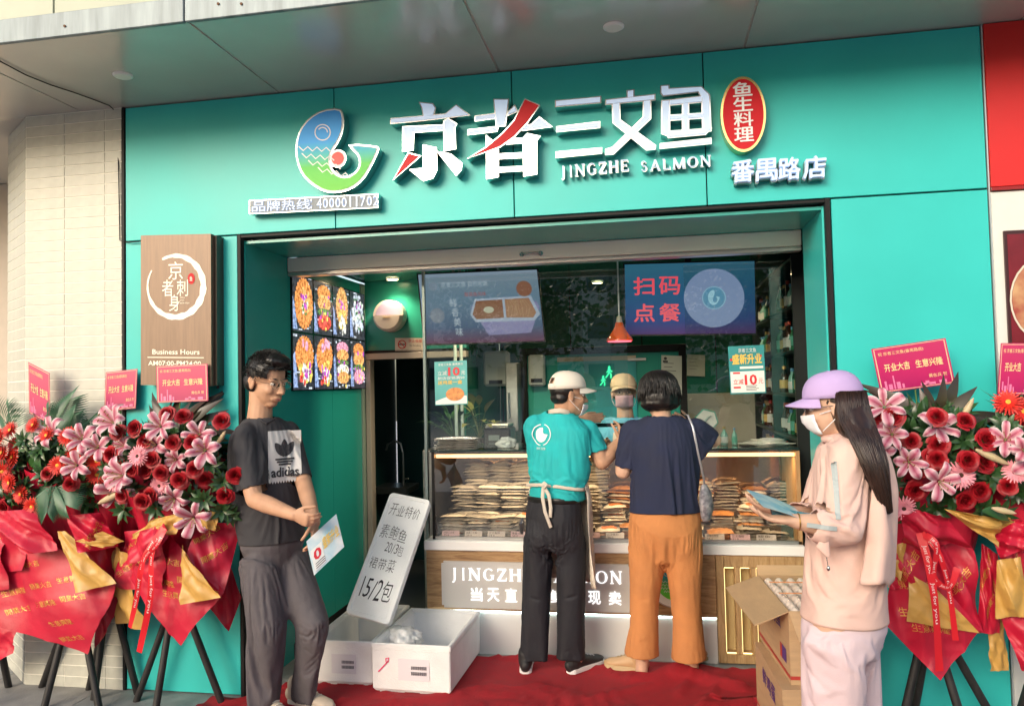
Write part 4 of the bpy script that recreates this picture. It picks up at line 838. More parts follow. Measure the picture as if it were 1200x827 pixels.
# ---- menu screens on the left wall
XS = -2.168
ms = plpts(atx(343, 320, XS), atx(428, 357, XS), atx(343, 458, XS)); ms = Pl(V(XS, ms.O.y, ms.O.z), V(0, ms.U.y, 0), V(0, 0, ms.W.z), V(1,0,0))
mt = thing('menu_screen_wall', 'lit wall of eight food pictures on the left inner wall', 'screen', ms.p(.5,0))
B('casing', XS-.012, XS, ms.O.y, ms.O.y+ms.U.y, ms.O.z, ms.O.z+ms.W.z, SCRB, mt)
def dishes():
    cols = {'or': (.9,.30,.06), 'org': (.95,.42,.12), 'pk': (.9,.35,.5), 'gr': (.05,.25,.05), 'wh': (.85,.85,.75), 'pu': (.45,.04,.45), 'ye': (.9,.65,.12), 'rd': (.8,.06,.04), 'bl': (.25,.35,.6), 'sil': (.55,.62,.7)}
    E = {k: emat('screen_'+k, c, .85) for k, c in cols.items()}; r = random.Random(3); ul, wl = ms.U.length, ms.W.length
    def put(nm, m, fn): 
        b = NB(); fn(b); return fin(nm, b, m, None)
    for ci in range(4):
        for ri in range(2):
            u0, u1 = ci/4+.008, (ci+1)/4-.008; v0, v1 = (1-ri)/2+.008, (2-ri)/2-.008; cu = (u0+u1)/2+.01; w = (u1-u0)*ul
            cell = []
            def add(nm, m, fn):
                b = NB(); fn(b); cell.append((nm, b, m))
            add('cell_ground', emat('screen_dark', (.02,.025,.04), .6), lambda b: ms.rect(b, u0, v0, u1, v1, .0015))
            def streaks(b, k0):
                for k in range(14):
                    a = r.uniform(u0, u1-.02); c = v0+(v1-v0)*r.random(); ms.rect(b, a, c, min(u1, a+r.uniform(.01,.05)), min(v1, c+r.uniform(.003,.02)), .002+k*.00002)
            add('caption', E['sil'], lambda b: streaks(b, 0))
            add('plate_light', E['bl'], lambda b: poly(b, [ms.p(u0, v0+.02, .0018), ms.p(u0+.05, v0+.02, .0018), ms.p(u0+.02, v0+.30*(.8+ri*.3), .0018), ms.p(u0, v0+.3, .0018)]))
            style = (ci+ri*4)
            def fan(cx, cy, rr, ry, m, nm='fan', h=.003, n=26, a0=0, a1=360):
                def fn(b):
                    N = 3*n
                    pts = [ms.p(cx+rr*(1-.07*(k % 3 == 0))*math.cos(a)/ul, cy+ry*(1-.07*(k % 3 == 0))*math.sin(a)/wl, h) for k, a in [(k, math.radians(a0+(a1-a0)*k/N)) for k in range(N)]]
                    if a1-a0 < 360: pts.append(ms.p(cx, cy, h))
                    poly(b, pts)
                add(nm, m, fn)
                def fl(b):
                    for k in range(n):
                        a = math.radians(a0+(a1-a0)*(k+.5)/n); polyline(b, lambda x, y: ms.p(x, y, h+.0006), [(cx+rr*.35*math.cos(a)/ul, cy+ry*.35*math.sin(a)/wl), (cx+rr*.93*math.cos(a)/ul, cy+ry*.93*math.sin(a)/wl)], .003)
                add('fan_line', emat('screen_deep_orange', (.45,.12,.02), .6), fl)
            def dots(m, n, cx, cy, rx, ry, s0, s1, h, nm='garnish'):
                def fn(b):
                    for k in range(n): a = r.uniform(0, 6.28); q = r.random()**.6; ms.disc(b, cx+rx*q*math.cos(a)/ul, cy+ry*q*math.sin(a)/wl, r.uniform(s0, s1), h+k*.00004, n=7, ry=r.uniform(s0, s1)*1.4)
                add(nm, m, fn)
            R_w = w*.46; cy = (v0+v1)/2+.01; RY = (v1-v0)*wl*.47
            if style in (0,): fan(cu, cy, R_w, RY, E['or']); dots(E['org'], 12, cu, cy+.04, R_w*.5, RY*.4, .014, .03, .005); dots(E['wh'], 8, cu, cy, R_w*.4, RY*.4, .008, .016, .006); dots(E['pu'], 6, cu, cy, R_w*.7, RY*.5, .01, .018, .007); dots(E['gr'], 6, cu, cy-.05, R_w*.4, RY*.4, .006, .012, .0065)
            elif style in (4, 5): fan(cu, cy+.05, R_w, RY*.75, E['or']); dots(E['ye'], 14, cu+.01, cy-.10, R_w*.7, RY*.45, .012, .03, .005); dots(E['pu'], 7, cu, cy-.08, R_w*.8, RY*.3, .01, .02, .006); dots(E['wh'], 12, cu, cy-.12, R_w*.6, RY*.4, .01, .02, .0055); dots(E['rd'], 5, cu-.02, cy-.16, R_w*.4, RY*.2, .01, .02, .006); dots(E['pk'], 8 if style == 5 else 2, cu, cy+.15, R_w*.5, RY*.2, .012, .026, .0065)
            elif style == 3: dots(E['sil'], 44, cu, cy, R_w*.95, RY*.95, .010, .026, .003); dots(E['wh'], 34, cu, cy, R_w*.8, RY*.85, .006, .016, .006); dots(E['gr'], 16, cu, cy, R_w*.9, RY*.9, .006, .014, .008); dots(E['pu'], 5, cu, cy+.08, R_w*.7, RY*.4, .008, .014, .0095)
            elif style == 2: fan(cu, cy+.05, R_w*.8, RY*.85, E['org']); dots(E['ye'], 16, cu, cy-.08, R_w*.6, RY*.45, .01, .024, .005); dots(E['wh'], 12, cu+.01, cy-.12, R_w*.5, RY*.4, .01, .022, .006); dots(E['pu'], 5, cu-.01, cy+.06, R_w*.4, RY*.3, .01, .018, .007)
            else:
                bands = {1: ('or', 'org', 'gr', 'rd'), 6: ('pk', 'org', 'gr', 'wh', 'org'), 7: ('or', 'org', 'gr', 'pk')}[style]; nb_ = len(bands)
                for k, m in enumerate(bands):
                    yy = cy+(.36-.72*(k+.5)/nb_)*.5; fan(cu, yy, R_w*.8, RY*1.35/nb_*(.5 if m == 'gr' else 1), E[m], h=.003+.0012*k, n=14)
                dots(E['pu'], 5, cu, cy-.03, R_w, RY*.7, .008, .016, .012); dots(E['ye'], 6, cu, cy-.12, R_w*.9, RY*.5, .008, .014, .0125)
            root = None
            for nm, b, m in cell:
                if root is None: root = fin('menu_picture', b, m, mt)
                else: fin(nm, b, m, root, kind='stuff' if nm in ('caption', 'garnish', 'fan_line') else None)
dishes()
# ---- televisions
def tv(tl, tr, bl_, br, Y, label, mground):
    q = plpx(tl, tr, bl_, Y); t = thing('television', label, 'television', q.p(.5, 0)); q.N = q.N
    b = NB(); obox(b, q.p(-.012,-.02,-.035), q.U*1.024, q.W*1.04, q.N*.033); fin('casing', b, mat('tv_black', (.01,.01,.012), .25), t)
    b = NB(); q.rect(b, 0, 0, 1, 1, .0); fin('screen', b, mground, t)
    b = NB(); m_ = q.p(.5, .9, -.05); box(b, m_.x-.02, m_.x+.02, m_.y, m_.y+.02, m_.z, 2.46); fin('ceiling_bracket', b, BLACK, t)
    return t, q
SB = gradmat('tv_blue', [(0, (.07,.03,.05)), (.25, (.045,.065,.11)), (.7, (.085,.13,.18)), (1, (.11,.15,.19))], 2, 0, .42, .12, emit=.75)
SB2 = gradmat('tv_blue_b', [(0, (.04,.02,.07)), (.2, (.018,.035,.11)), (.6, (.012,.06,.13)), (1, (.02,.09,.14))], 2, 0, .42, .12, emit=.55)
t, q = tv((490, 322), (629, 316), (498, 403), None, 1.10, 'left hanging television showing a boxed meal on a bluish ground', SB)
sE = lambda nm, c, s=.5: emat('tvp_'+nm, c, s)
def mealart(b, p): p.disc(b, .70, .40, .185, .001, ry=.085, n=30)
art(t, q, [('boxed_meal', sE('lilac', (.22,.2,.38)), lambda b, p: poly(b, [p.p(.42,.5,.001), p.p(.46,.56,.001), p.p(.97,.56,.001), p.p(.99,.47,.001), p.p(.9,.12,.001), p.p(.55,.1,.001)])), ('tray_rim', sE('pale', (.35,.4,.5)), lambda b, p: poly(b, [p.p(.41,.40,.0015), p.p(.46,.62,.0015), p.p(.93,.64,.0015), p.p(.99,.38,.0015), p.p(.94,.29,.0015), p.p(.45,.29,.0015)])),
  ('dish', sE('brown', (.22,.08,.04)), lambda b, p: poly(b, [p.p(.43,.40,.002), p.p(.47,.59,.002), p.p(.69,.60,.002), p.p(.69,.34,.002), p.p(.46,.33,.002)])), ('dish', sE('noodle', (.32,.15,.08)), lambda b, p: poly(b, [p.p(.71,.34,.002), p.p(.71,.60,.002), p.p(.91,.61,.002), p.p(.96,.40,.002), p.p(.93,.33,.002)])),
  ('egg', sE('egg', (.5,.48,.35)), lambda b, p: p.disc(b, .57, .46, .035, .003, ry=.022)), ('sauce_bowl', sE('bowl', (.25,.1,.06)), lambda b, p: p.disc(b, .88, .74, .052, .003)), ('noodle_line', sE('noodle_pale', (.42,.24,.13)), lambda b, p: [polyline(b, lambda x, y: p.p(x, y, .003), [(.73+.02*k, .36), (.735+.02*k+.02*math.sin(k), .48), (.73+.018*k, .58)], .004) for k in range(9)]),
  ('lettering', sE('text', (.42,.48,.55)), T_('京者三文鱼 自热米饭', .19, .80, .58, .88, .002)), ('lettering', sE('red', (.4,.1,.1)), T_('酸菜鱼风味', .38, .66, .56, .72, .002)), ('character', sE('text', ()), T_('鲜', .245, .52, .305, .64, .002)), ('character', sE('text', ()), T_('香', .255, .38, .315, .50, .002)), ('character', sE('text', ()), T_('美', .265, .24, .325, .36, .002)), ('character', sE('text', ()), T_('味', .275, .10, .335, .22, .002)), ('logo_badge', sE('badge', (.2,.25,.32)), lambda b, p: p.disc(b, .12, .82, .03, .002)), ('badge_disc', sE('badge2', (.13,.17,.24)), lambda b, p: p.disc(b, .13, .40, .05, .001))])
t, q = tv((732, 310), (884, 306), (733, 392), None, 1.10, 'right hanging television with four red characters and a pale round badge', SB2)
art(t, q, [('character', sE('redtxt', (.5,.05,.07), .7), T_(c, u, v, u+.16, v+.25, .003, .02)) for c, u, v in (('扫', .07, .56), ('码', .27, .56), ('点', .07, .18), ('餐', .27, .18))]+
  [('badge_disc', sE('disc', (.13,.17,.28), .8), lambda b, p: p.disc(b, .69, .5, .185, .001, n=48)), ('badge_centre', sE('disc2', (.06,.17,.26), .8), lambda b, p: p.disc(b, .69, .5, .066, .002, n=32)), ('badge_ring', sE('ring', (.18,.35,.42), .8), lambda b, p: p.disc(b, .69, .5, .072, .0025, n=32, r0=.068))])
fish_art(t, q, .645, .40, .735, .61, .003, sE('fishp', (.25,.42,.5), .7), sE('disc2', ()), sE('disc2', ()), ('emblem_fish', 'emblem_line', 'emblem_dot'))
# ---- red heat lamp
hc = at(726, 391, .98); t = thing('hanging_heat_lamp', 'red hanging heat lamp over the showcase left of the right television', 'lamp', hc)
b = NB(); pr = [(0, .083), (.012, .082), (.03, .068), (.06, .046), (.09, .030), (.115, .024)]
n = 28; rings = [[b.verts.new(hc+V(r*math.cos(2*math.pi*k/n), r*math.sin(2*math.pi*k/n), z-.045)) for k in range(n)] for z, r in pr]
for A, C in zip(rings, rings[1:]):
    for k in range(n): b.faces.new((A[k], A[(k+1) % n], C[(k+1) % n], C[k]))
fin('shade', b, mat('red_enamel', (.85,.12,.015), .18, coat=.6), t, smooth=True)
b = NB(); cyl(b, hc+V(0,0,.068), hc+V(0,0,.11), .021, .014, n=16); fin('socket', b, mat('socket_cream', (.6,.55,.42), .4), t)
b = NB(); cyl(b, hc+V(0,0,.11), V(hc.x, hc.y, 2.46), .005, n=6); fin('cord', b, WHITE, t)
b = NB(); cyl(b, hc+V(0,0,-.05), hc+V(0,0,-.046), .074, n=28); fin('glowing_bulb', b, emat('hot_pink_glow', (1,.08,.12), 2.2), t)
# ---- posters stuck on the glass
teal_p = mat('poster_teal', (.08,.38,.38), .4, var=.15, vs=6); yel = mat('poster_yellow', (.75,.5,.08), .4); whp = mat('poster_white', (.72,.74,.72), .4); org = mat('poster_orange', (.7,.26,.07), .4, var=.5, vs=40)
REDP = mat('poster_red', (.6,.02,.03), .4)
sheetpaper('left_promo_poster', (509, 424), (547, 422), (510, 475), .855, teal_p, 'teal promotional poster with a red 10 taped on the left pane', 'poster',
  [('lettering', whp, T_('京者三文鱼 番禺路店', .12, .90, .88, .955)), ('lettering', whp, T_('立减', .10, .68, .38, .78)), ('figure', REDP, T_('10', .42, .66, .78, .86, .003, .03)), ('lettering', whp, T_('元', .82, .68, .94, .77)), ('lettering', whp, T_('新店促销满50', .10, .58, .92, .65)), ('lettering', yel, T_('送鸡蛋一盒', .10, .47, .85, .56, .002, .02)), ('swoosh', whp, lambda b, p: poly(b, [p.p(.02,.02,.001), p.p(.98,.02,.001), p.p(.98,.2,.001), p.p(.5,.22,.001), p.p(.02,.1,.001)])), ('dish_picture', org, lambda b, p: p.disc(b, .62, .24, .06, .002, ry=.042))])
sheetpaper('right_promo_poster', (853, 406), (895, 404), (856, 462), .855, mat('poster_deep_teal', (.02,.25,.27), .4, var=.2, vs=6), 'teal and white poster with gold title and a red 10 on the right pane', 'poster',
  [('white_block', whp, lambda b, p: p.rect(b, .03, .03, .97, .47, .001)), ('lettering', whp, T_('京者三文鱼', .28, .86, .78, .95)), ('gold_title', yel, T_('盛新升业', .10, .62, .92, .83, .002, .03)), ('red_dot', REDP, lambda b, p: (p.disc(b, .07, .72, .008, .003), p.disc(b, .9, .78, .006, .003))), ('ribbon', whp, lambda b, p: p.rect(b, .3, .52, .95, .57, .002)), ('lettering', REDP, T_('立减', .10, .20, .38, .31, .002, .01)), ('figure', REDP, T_('10', .42, .18, .76, .40, .002, .03)), ('lettering', REDP, T_('元', .80, .20, .93, .31)), ('red_label', REDP, lambda b, p: (p.rect(b, .1, .42, .3, .455, .002), p.rect(b, .1, .12, .3, .155, .002))), ('print', PD, lines(4, .45, .95, .04, .16))])
# ---- bottle shelves on the right inner wall
sh = thing('bottle_shelf_unit', 'dark shelf unit of sauce bottles along the right inner wall', 'shelves', (1.0, 2.0, 0))
SHM = mat('shelf_dark', (.015,.02,.02), .35); xq0, xq1 = .86, 1.195
B('side_board', xq0, xq1, .95, .975, .0, 2.38, SHM, sh); B('side_board', xq0, xq1, 2.75, 2.775, 0, 2.38, SHM, sh)
B('divider', xq0, xq1, 1.82, 1.84, 0, 2.38, SHM, sh)
shz = [1.0, 1.27, 1.54, 1.81, 2.08, 2.37]
for z in shz: B('shelf', xq0, xq1, .976, 2.749, z-.018, z, SHM, sh)
B('back_board', xq1, xq1+.004, .95, 2.77, 0, 2.38, DKGREEN, sh)
cmb = [(bot_b, lab_w, cap_r), (bot_b, mat('label_yellow', (.6,.42,.12), .5), cap_y), (mat('bottle_green', (.02,.15,.06), .1), lab_g, cap_y), (bot_g, lab_w, MATS['cap_blue'])]
nm_ = ['brown sauce bottle with red cap on the dark wall shelves', 'amber bottle with yellow label on the dark wall shelves', 'dark green bottle with green label on the dark wall shelves', 'pale green bottle with white label on the dark wall shelves']
for si, z in enumerate(shz[:-1]):
    y = 1.03; j = si
    while y < 2.68:
        if abs(y-1.83) > .06 and rnd.random() < .84:
            k = (j//2) % 4; bottle(xq0+.06+rnd.uniform(-.01,.01), y, z+.001, (.2, .18, .19, .16)[k], (.028, .032, .03, .027)[k], *cmb[k], nm_[k].replace('the dark wall shelves', 'the %s shelf of the right wall' % ('lowest', 'second lowest', 'middle', 'second highest', 'top')[si]), '%s bottles on the %s shelf' % (('red capped', 'yellow labelled', 'green', 'pale green')[k], ('lowest', 'second lowest', 'middle', 'second highest', 'top')[si]))
        y += .078; j += 1
# ---- foam boxes with fish lid sign
FOAM = mat('white_foam', (.76,.77,.77), .6, var=.10, vs=7, bump=.5, bs=140)
def foambox(name, bl_px, br_px, backr_px, h, label, seed, labelart=True):
    p0 = atz(*bl_px); p1 = atz(*br_px); U = (p1-p0); U.z = 0; ln = (atz(*backr_px)-p1).length; W = V(-U.y, U.x, 0).normalized()*ln; H = V(0,0,h)
    t = thing(name, label, 'foam box', (p0+U*.5+W*.5)); b = NB(); w = .028
    # shell with slanted inner walls
    out0 = [p0, p1, p1+W, p0+W]; ud = U.normalized(); wd_ = W.normalized()
    def ring(off, z, base=None): return [q+ud*off*s1+wd_*off*s2+V(0,0,z) for q, (s1, s2) in zip(out0, ((1,1),(-1,1),(-1,-1),(1,-1)))]
    R = [ring(.012, .012), ring(0, .03), ring(-.002, h-.03), ring(-.006, h-.028), ring(-.006, h), ring(.012, h), ring(.013, h-.012), ring(w, h-.014), ring(w+.01, .03)]
    vs = [[b.verts.new(q) for q in r] for r in R]
    for A, C in zip(vs, vs[1:]):
        for k in range(4): b.faces.new((A[k], A[(k+1) % 4], C[(k+1) % 4], C[k]))
    b.faces.new(vs[0][::-1]); b.faces.new(vs[-1]); bmesh.ops.recalc_face_normals(b, faces=b.faces[:])
    bmesh.ops.bevel(b, geom=[e for e in b.edges if e.calc_face_angle(0) > .6], offset=.004, segments=2, affect='EDGES')
    o = fin('tub', b, FOAM, t)
    for s in (.08, .60):
        b = NB(); obox(b, p0+U*s+wd_*.013+V(0,0,0), U*.32, W*.94, V(0,0,.0125)); fin('foot', b, FOAM, t)
    pl = Pl(p0+U*.34-wd_*.003+V(0,0,h*.30), U*.40, V(0,0,h*.42)); pl.N = -wd_
    g = mat('shipping_label', (.66,.64,.68), .6)
    art(t, pl, [('shipping_label', g, R_(0, 0, 1, 1, .0015)), ('barcode', PD, lambda b, p: [p.rect(b, .42+.5*k/26., .26+dy, .42+.5*k/26.+(.008 if k % 3 else .014), .42+dy, .003) for k in range(26) for dy in (0, .26)]), ('print', mat('print_grey', (.2,.2,.22), .5), lines(8, .05, .38, .1, .85)), ('print', MATS['print_grey'], lines(2, .45, .95, .06, .2))])
    return t, p0, U, W, ud, wd_
fb1, p0, U, W, ud, wd_ = foambox('foam_box', (437, 812), (528, 818), (565, 768), .27, 'open white foam box at the front with a red ink mark and shipping label', 1)
pl = Pl(p0+U*.06-wd_*.004+V(0,0,.11), U*.2, V(0,0,.09)); pl.N = -wd_
b = NB(); polyline(b, lambda x, y: pl.p(x, y, .002), [(.1,.1),(.3,.3),(.55,.55),(.75,.75),(.8,.95),(.6,.9),(.62,.7),(.8,.72)], .07); fin('ink_mark', b, mat('red_ink', (.7,.05,.15), .5), fb1)
fb2, *_r2 = foambox('foam_box', (365, 803), (437, 806), (470, 755), .25, 'open white foam box behind, holding the leaning handwritten lid', 2)
PH = Pl(V(0,0,0), V(1,0,0), V(0,0,1))
# leaning lid
la, lb, lc, ld = at(405, 717, .30), at(455, 731, .24), at(504, 580, .74), at(458, 577, .80)
lid = thing('handwritten_price_board', 'white foam lid leaning upright with handwritten fish prices', 'price board', (la+lb)/2)
lp = Pl(la, lb-la, ld-la); lp.N = lp.U.cross(lp.W).normalized()
if lp.N.y > 0: lp.N = -lp.N
b = NB(); n = 6
def rr_(pl, m, rad, h, seg=5):
    ul, wl = pl.U.length, pl.W.length; pts = []
    for cx, cy, a0 in ((1-m-rad/ul, 1-m*ul/wl-rad/wl, 0), (m+rad/ul, 1-m*ul/wl-rad/wl, 90), (m+rad/ul, m*ul/wl+rad/wl, 180), (1-m-rad/ul, m*ul/wl+rad/wl, 270)):
        for k in range(seg+1): a = math.radians(a0+90*k/seg); pts.append(pl.p(cx+rad*math.cos(a)/ul, cy+rad*math.sin(a)/wl, h))
    return pts
Rg = [rr_(lp, .04, .02, -.045), rr_(lp, .0, .025, -.04), rr_(lp, 0, .025, -.02), rr_(lp, -.012, .027, -.018), rr_(lp, -.012, .027, -.002), rr_(lp, .0, .025, .002), rr_(lp, .07, .02, .002), rr_(lp, .085, .02, -.004)]
vs = [[b.verts.new(q) for q in r] for r in Rg]; m = len(vs[0])
for A, C in zip(vs, vs[1:]):
    for k in range(m): b.faces.new((A[k], A[(k+1) % m], C[(k+1) % m], C[k]))
b.faces.new(vs[0][::-1]); b.faces.new(vs[-1]); bmesh.ops.recalc_face_normals(b, faces=b.faces[:]); fin('lid_board', b, mat('lid_foam', (.84,.87,.86), .5, var=.05, vs=6, bump=.3, bs=120), lid)
INK = mat('black_marker', (.015,.015,.02), .5)
hr_ = random.Random(14)
for tx, u0, v0, u1, v1, bd in (('开业特价', .12, .82, .90, .92, -.012), ('素鲍鱼', .10, .62, .78, .73, -.012), ('20/3包', .34, .505, .80, .585, -.012), ('裙带菜', .12, .36, .74, .46, -.012), ('15/2包', .10, .14, .88, .30, -.004)):
    ws = [1. if ord(c) > 999 else (.45 if c in '1/' else .6) for c in tx]; x = 0.
    for c, w_ in zip(tx, ws):
        a = u0+(u1-u0)*x/sum(ws); e = u0+(u1-u0)*(x+w_*.86)/sum(ws); x += w_; a, e = (a+(e-a)*.38, a+(e-a)*.62) if c == '1' else (a, e); j = hr_.uniform(-.008, .010); k = hr_.uniform(.86, 1.08); sh = hr_.uniform(-.05, .07)
        q = Pl(lp.p(a, v0+j), lp.U*(e-a)+lp.W*sh*(e-a)*.6, lp.W*((v1-v0)*k)+lp.U*hr_.uniform(-.01,.02), lp.N); b = NB(); q.text(b, c, 0, 0, 1, 1, -.002, bd); fin('handwriting', b, INK, lid)
crumple('plastic_bag', at(470, 748, .36), (.085,.07,.06), PLAST, 'white crumpled plastic bag draped between the two foam boxes', 'plastic bag', 8)
# ---- red carpet
NX, NY = 150, 90; b = NB(); x0_, x1_, y0_, y1_ = -2.35, .70, -2.4, .74; gx_, gy_ = np.meshgrid(np.linspace(x0_, x1_, NX), np.linspace(y0_, y1_, NY), indexing='ij')
P = np.stack([gx_.ravel(), gy_.ravel(), 0*gx_.ravel()], 1)
w = fbm(P*1.3, 4, 2); n1 = fbm(np.stack([P[:,0]*2.2+w, P[:,1]*5+w*1.5, P[:,2]], 1), 5, 3); n2 = fbm(P*9, 8, 2)
z = .006+.022*np.clip(1-np.abs(n1)*3.2, 0, 1)**1.5+.002*n2+.003
def seg(a, c, wd2, h):
    a = np.array(a); c = np.array(c); ab = c-a; t = np.clip(((P[:, :2]-a)@ab)/(ab@ab), 0, 1); q = np.linalg.norm(P[:, :2]-(a+t[:, None]*ab), axis=1); return .55*h*np.exp(-(q/(wd2*.7))**2)
for s in (((-.15,.45),(.35,.62),.05,.05), ((.0,.55),(.45,.5),.04,.055), ((-.3,.2),(.1,.5),.04,.03), ((.1,.3),(.2,.6),.03,.03), ((.2,.1),(.6,.35),.04,.03), ((-.9,.3),(-.3,.1),.05,.02), ((-1.1,-.1),(-.2,-.25),.05,.02), ((.15,-.1),(.3,.45),.03,.03), ((-.25,.3),(.0,-.2),.03,.02)): z = z+seg(*s)
P[:, 2] = np.maximum(z, .005)
edge = np.isclose(P[:, 1], y1_); P[:, 1] += np.where(P[:, 1] > .3, .05*fbm(P*2.5, 3, 2)*(P[:, 1]-.3)*2.2-.10*np.exp(-((P[:,0]-.5)/.25)**2)*(P[:,1] > .3), 0)
tl = np.clip((-1.5-P[:, 0])/.7, 0, 1); P[:, 1] -= tl*.75*np.clip((P[:, 1]+2.4)/3, 0, 1)
for v in P: b.verts.new(v)
b.verts.ensure_lookup_table()
for i in range(NX-1):
    for j in range(NY-1): k = i*NY+j; b.faces.new((b.verts[k], b.verts[k+NY], b.verts[k+NY+1], b.verts[k+1]))
tag(fin('red_carpet', b, mat('red_felt', (.33,.006,.014), .95, var=.14, vs=30, bump=.8, bs=260), smooth=True), 'wrinkled bright red cloth carpet laid on the pavement before the counter', 'carpet')
# ---- egg cartons boxes
CARD = mat('corrugated_card', (.47,.31,.17), .75, var=.1, vs=9, bump=.3, bs=50, stretch=(1,1,6)); PUR = mat('purple_print', (.09,.03,.19), .6); RSTR = mat('red_print', (.42,.04,.03), .6)
def carton(name, fl, fr, d, z0_, h, label, opened):
    """fl: left-back corner, fr: nearest front corner on the floor plane; d: depth vector to the right"""
    a, c = fl, fr; D = d; t = thing(name, label, 'cardboard box', (a+c+D)/2+V(0,0,0)); zv = V(0,0,z0_); H = V(0,0,h); th = .006
    b = NB(); U = c-a; un = U.normalized()*th; dn = D.normalized()*th
    obox(b, a+zv, U, D, V(0,0,th)); obox(b, a+zv+V(0,0,th), U, dn, H-V(0,0,th)); obox(b, a+D-dn+zv+V(0,0,th), U, dn, H-V(0,0,th)); obox(b, a+zv+dn+V(0,0,th), un, D-dn*2, H-V(0,0,th)); obox(b, c-un+zv+dn+V(0,0,th), un, D-dn*2, H-V(0,0,th))
    if not opened: obox(b, a+zv+H+V(0,0,.001), U, D, V(0,0,th))
    fin('box_walls', b, CARD, t)
    pl = Pl(a+zv, U, H); pl.N = -D.normalized()
    art(t, pl, [('red_stripe', RSTR, R_(0, .07, 1, .12, .0012)), ('character', PUR, T_('鲜', .30, .62, .44, .86, .0015, .02)), ('character', PUR, T_('鸡', .46, .62, .60, .86, .0015, .02)), ('character', PUR, T_('蛋', .62, .62, .76, .86, .0015, .02)), ('emblem_print', PUR, R_(.72, .22, .90, .42, .0012)), ('emblem_red', RSTR, R_(.72, .22, .78, .42, .0018))])
    pl2 = Pl(c+zv, D, H); pl2.N = U.normalized(); art(t, pl2, [('red_stripe', RSTR, R_(0, .07, 1, .12, .0012)), ('character', PUR, T_('蛋', .5, .5, .85, .8, .0015))])
    return t
fl_, fr_2 = V(.483,.18,0), V(.515,-.41,0); dvec = V(.29,.018,0)
lo = carton('egg_box', fl_, fr_2, dvec, .012, .31, 'closed brown cardboard egg box on the floor at the bottom of the stack', False)
fl2, fr2 = V(.513,.235,0), V(.560,-.36,0); zt_c = .331; h2 = .312
upb = carton('egg_box', fl2, fr2, dvec, zt_c, h2, 'open cardboard egg box on top with its left flap folded out over eggs', True)
ztop = zt_c+h2
for nm, pts in (('left_flap', [fl2+V(0,0,ztop), fr2+V(0,0,ztop), at(884, 732, fr2.y-.02), at(850, 688, fl2.y-.02)]), ('right_flap', [fr2+V(0,0,ztop), fr2+dvec+V(0,0,ztop), fr2+dvec+V(-.02,-.07,ztop-.10), fr2+V(.03,-.06,ztop-.11)]), ('rear_flap', [fl2+V(0,0,ztop), fl2+dvec+V(0,0,ztop), fl2+dvec+V(0,.03,ztop+.045), fl2+V(0,.03,ztop+.045)])):
    b = NB(); nn = (pts[1]-pts[0]).cross(pts[3]-pts[0]).normalized(); prism(b, pts, nn*.005); fin(nm, b, CARD, upb)
# eggs in trays
em_ = bpy.data.meshes.new('egg'); b = NB(); bmesh.ops.create_uvsphere(b, u_segments=14, v_segments=10, radius=.0225)
for v in b.verts: v.co.z *= 1.25 if v.co.z > 0 else 1.12
b.to_mesh(em_); b.free(); em_.shade_smooth(); em_.materials.append(mat('egg_shell', (.78,.66,.56), .4, var=.12, vs=25))
tray = thing('egg_tray', 'clear plastic trays of pale eggs sitting in the open cardboard box', 'eggs', (fl2+fr2+dvec)/2+V(0,0,ztop-.06))
U = fr2-fl2; ul, dl_ = U.length, dvec.length; nu, nd = int((ul-.05)/.049), int((dl_-.04)/.049)
for i in range(nu):
    for j in range(nd):
        q = fl2+U*((i+.5)/nu*.9+.05)+dvec*((j+.5)/nd*.9+.05)+V(0,0,ztop-.026+rnd.uniform(-.003,.003)); o = bpy.data.objects.new('egg', em_); COL.objects.link(o); o.parent = tray; o.location = q-tray.location; o.rotation_euler = (rnd.uniform(-.25,.25), rnd.uniform(-.25,.25), 0)
b = NB(); obox(b, fl2+U*.03+dvec*.03+V(0,0,ztop-.075), U*.94, dvec*.94, V(0,0,.016)); fin('tray_base', b, mat('tray_plastic', (.5,.48,.42), .3, coat=.3), tray)
b = NB(); GX, GY = 30, 24; VV = [[b.verts.new(fl2+U*(.04+.92*i/GX)+dvec*(.04+.92*j/GY)+V(0,0,ztop+.006+.008*abs(math.sin(math.pi*nu*i/GX)*math.sin(math.pi*nd*j/GY)))) for j in range(GY+1)] for i in range(GX+1)]
for i in range(GX):
    for j in range(GY): b.faces.new((VV[i][j], VV[i+1][j], VV[i+1][j+1], VV[i][j+1]))
fin('clear_cover', b, glass('tray_film', (.99,.99,.99), .05, .12), tray, smooth=True)
for k, s in enumerate((.3, .62)):
    b = NB(); obox(b, fl2+U*s+dvec*.05+V(0,0,ztop+.016), U*.025, dvec*.9, V(0,0,.002)); fin('orange_label', b, mat('orange_band', (.75,.30,.12), .4), tray)
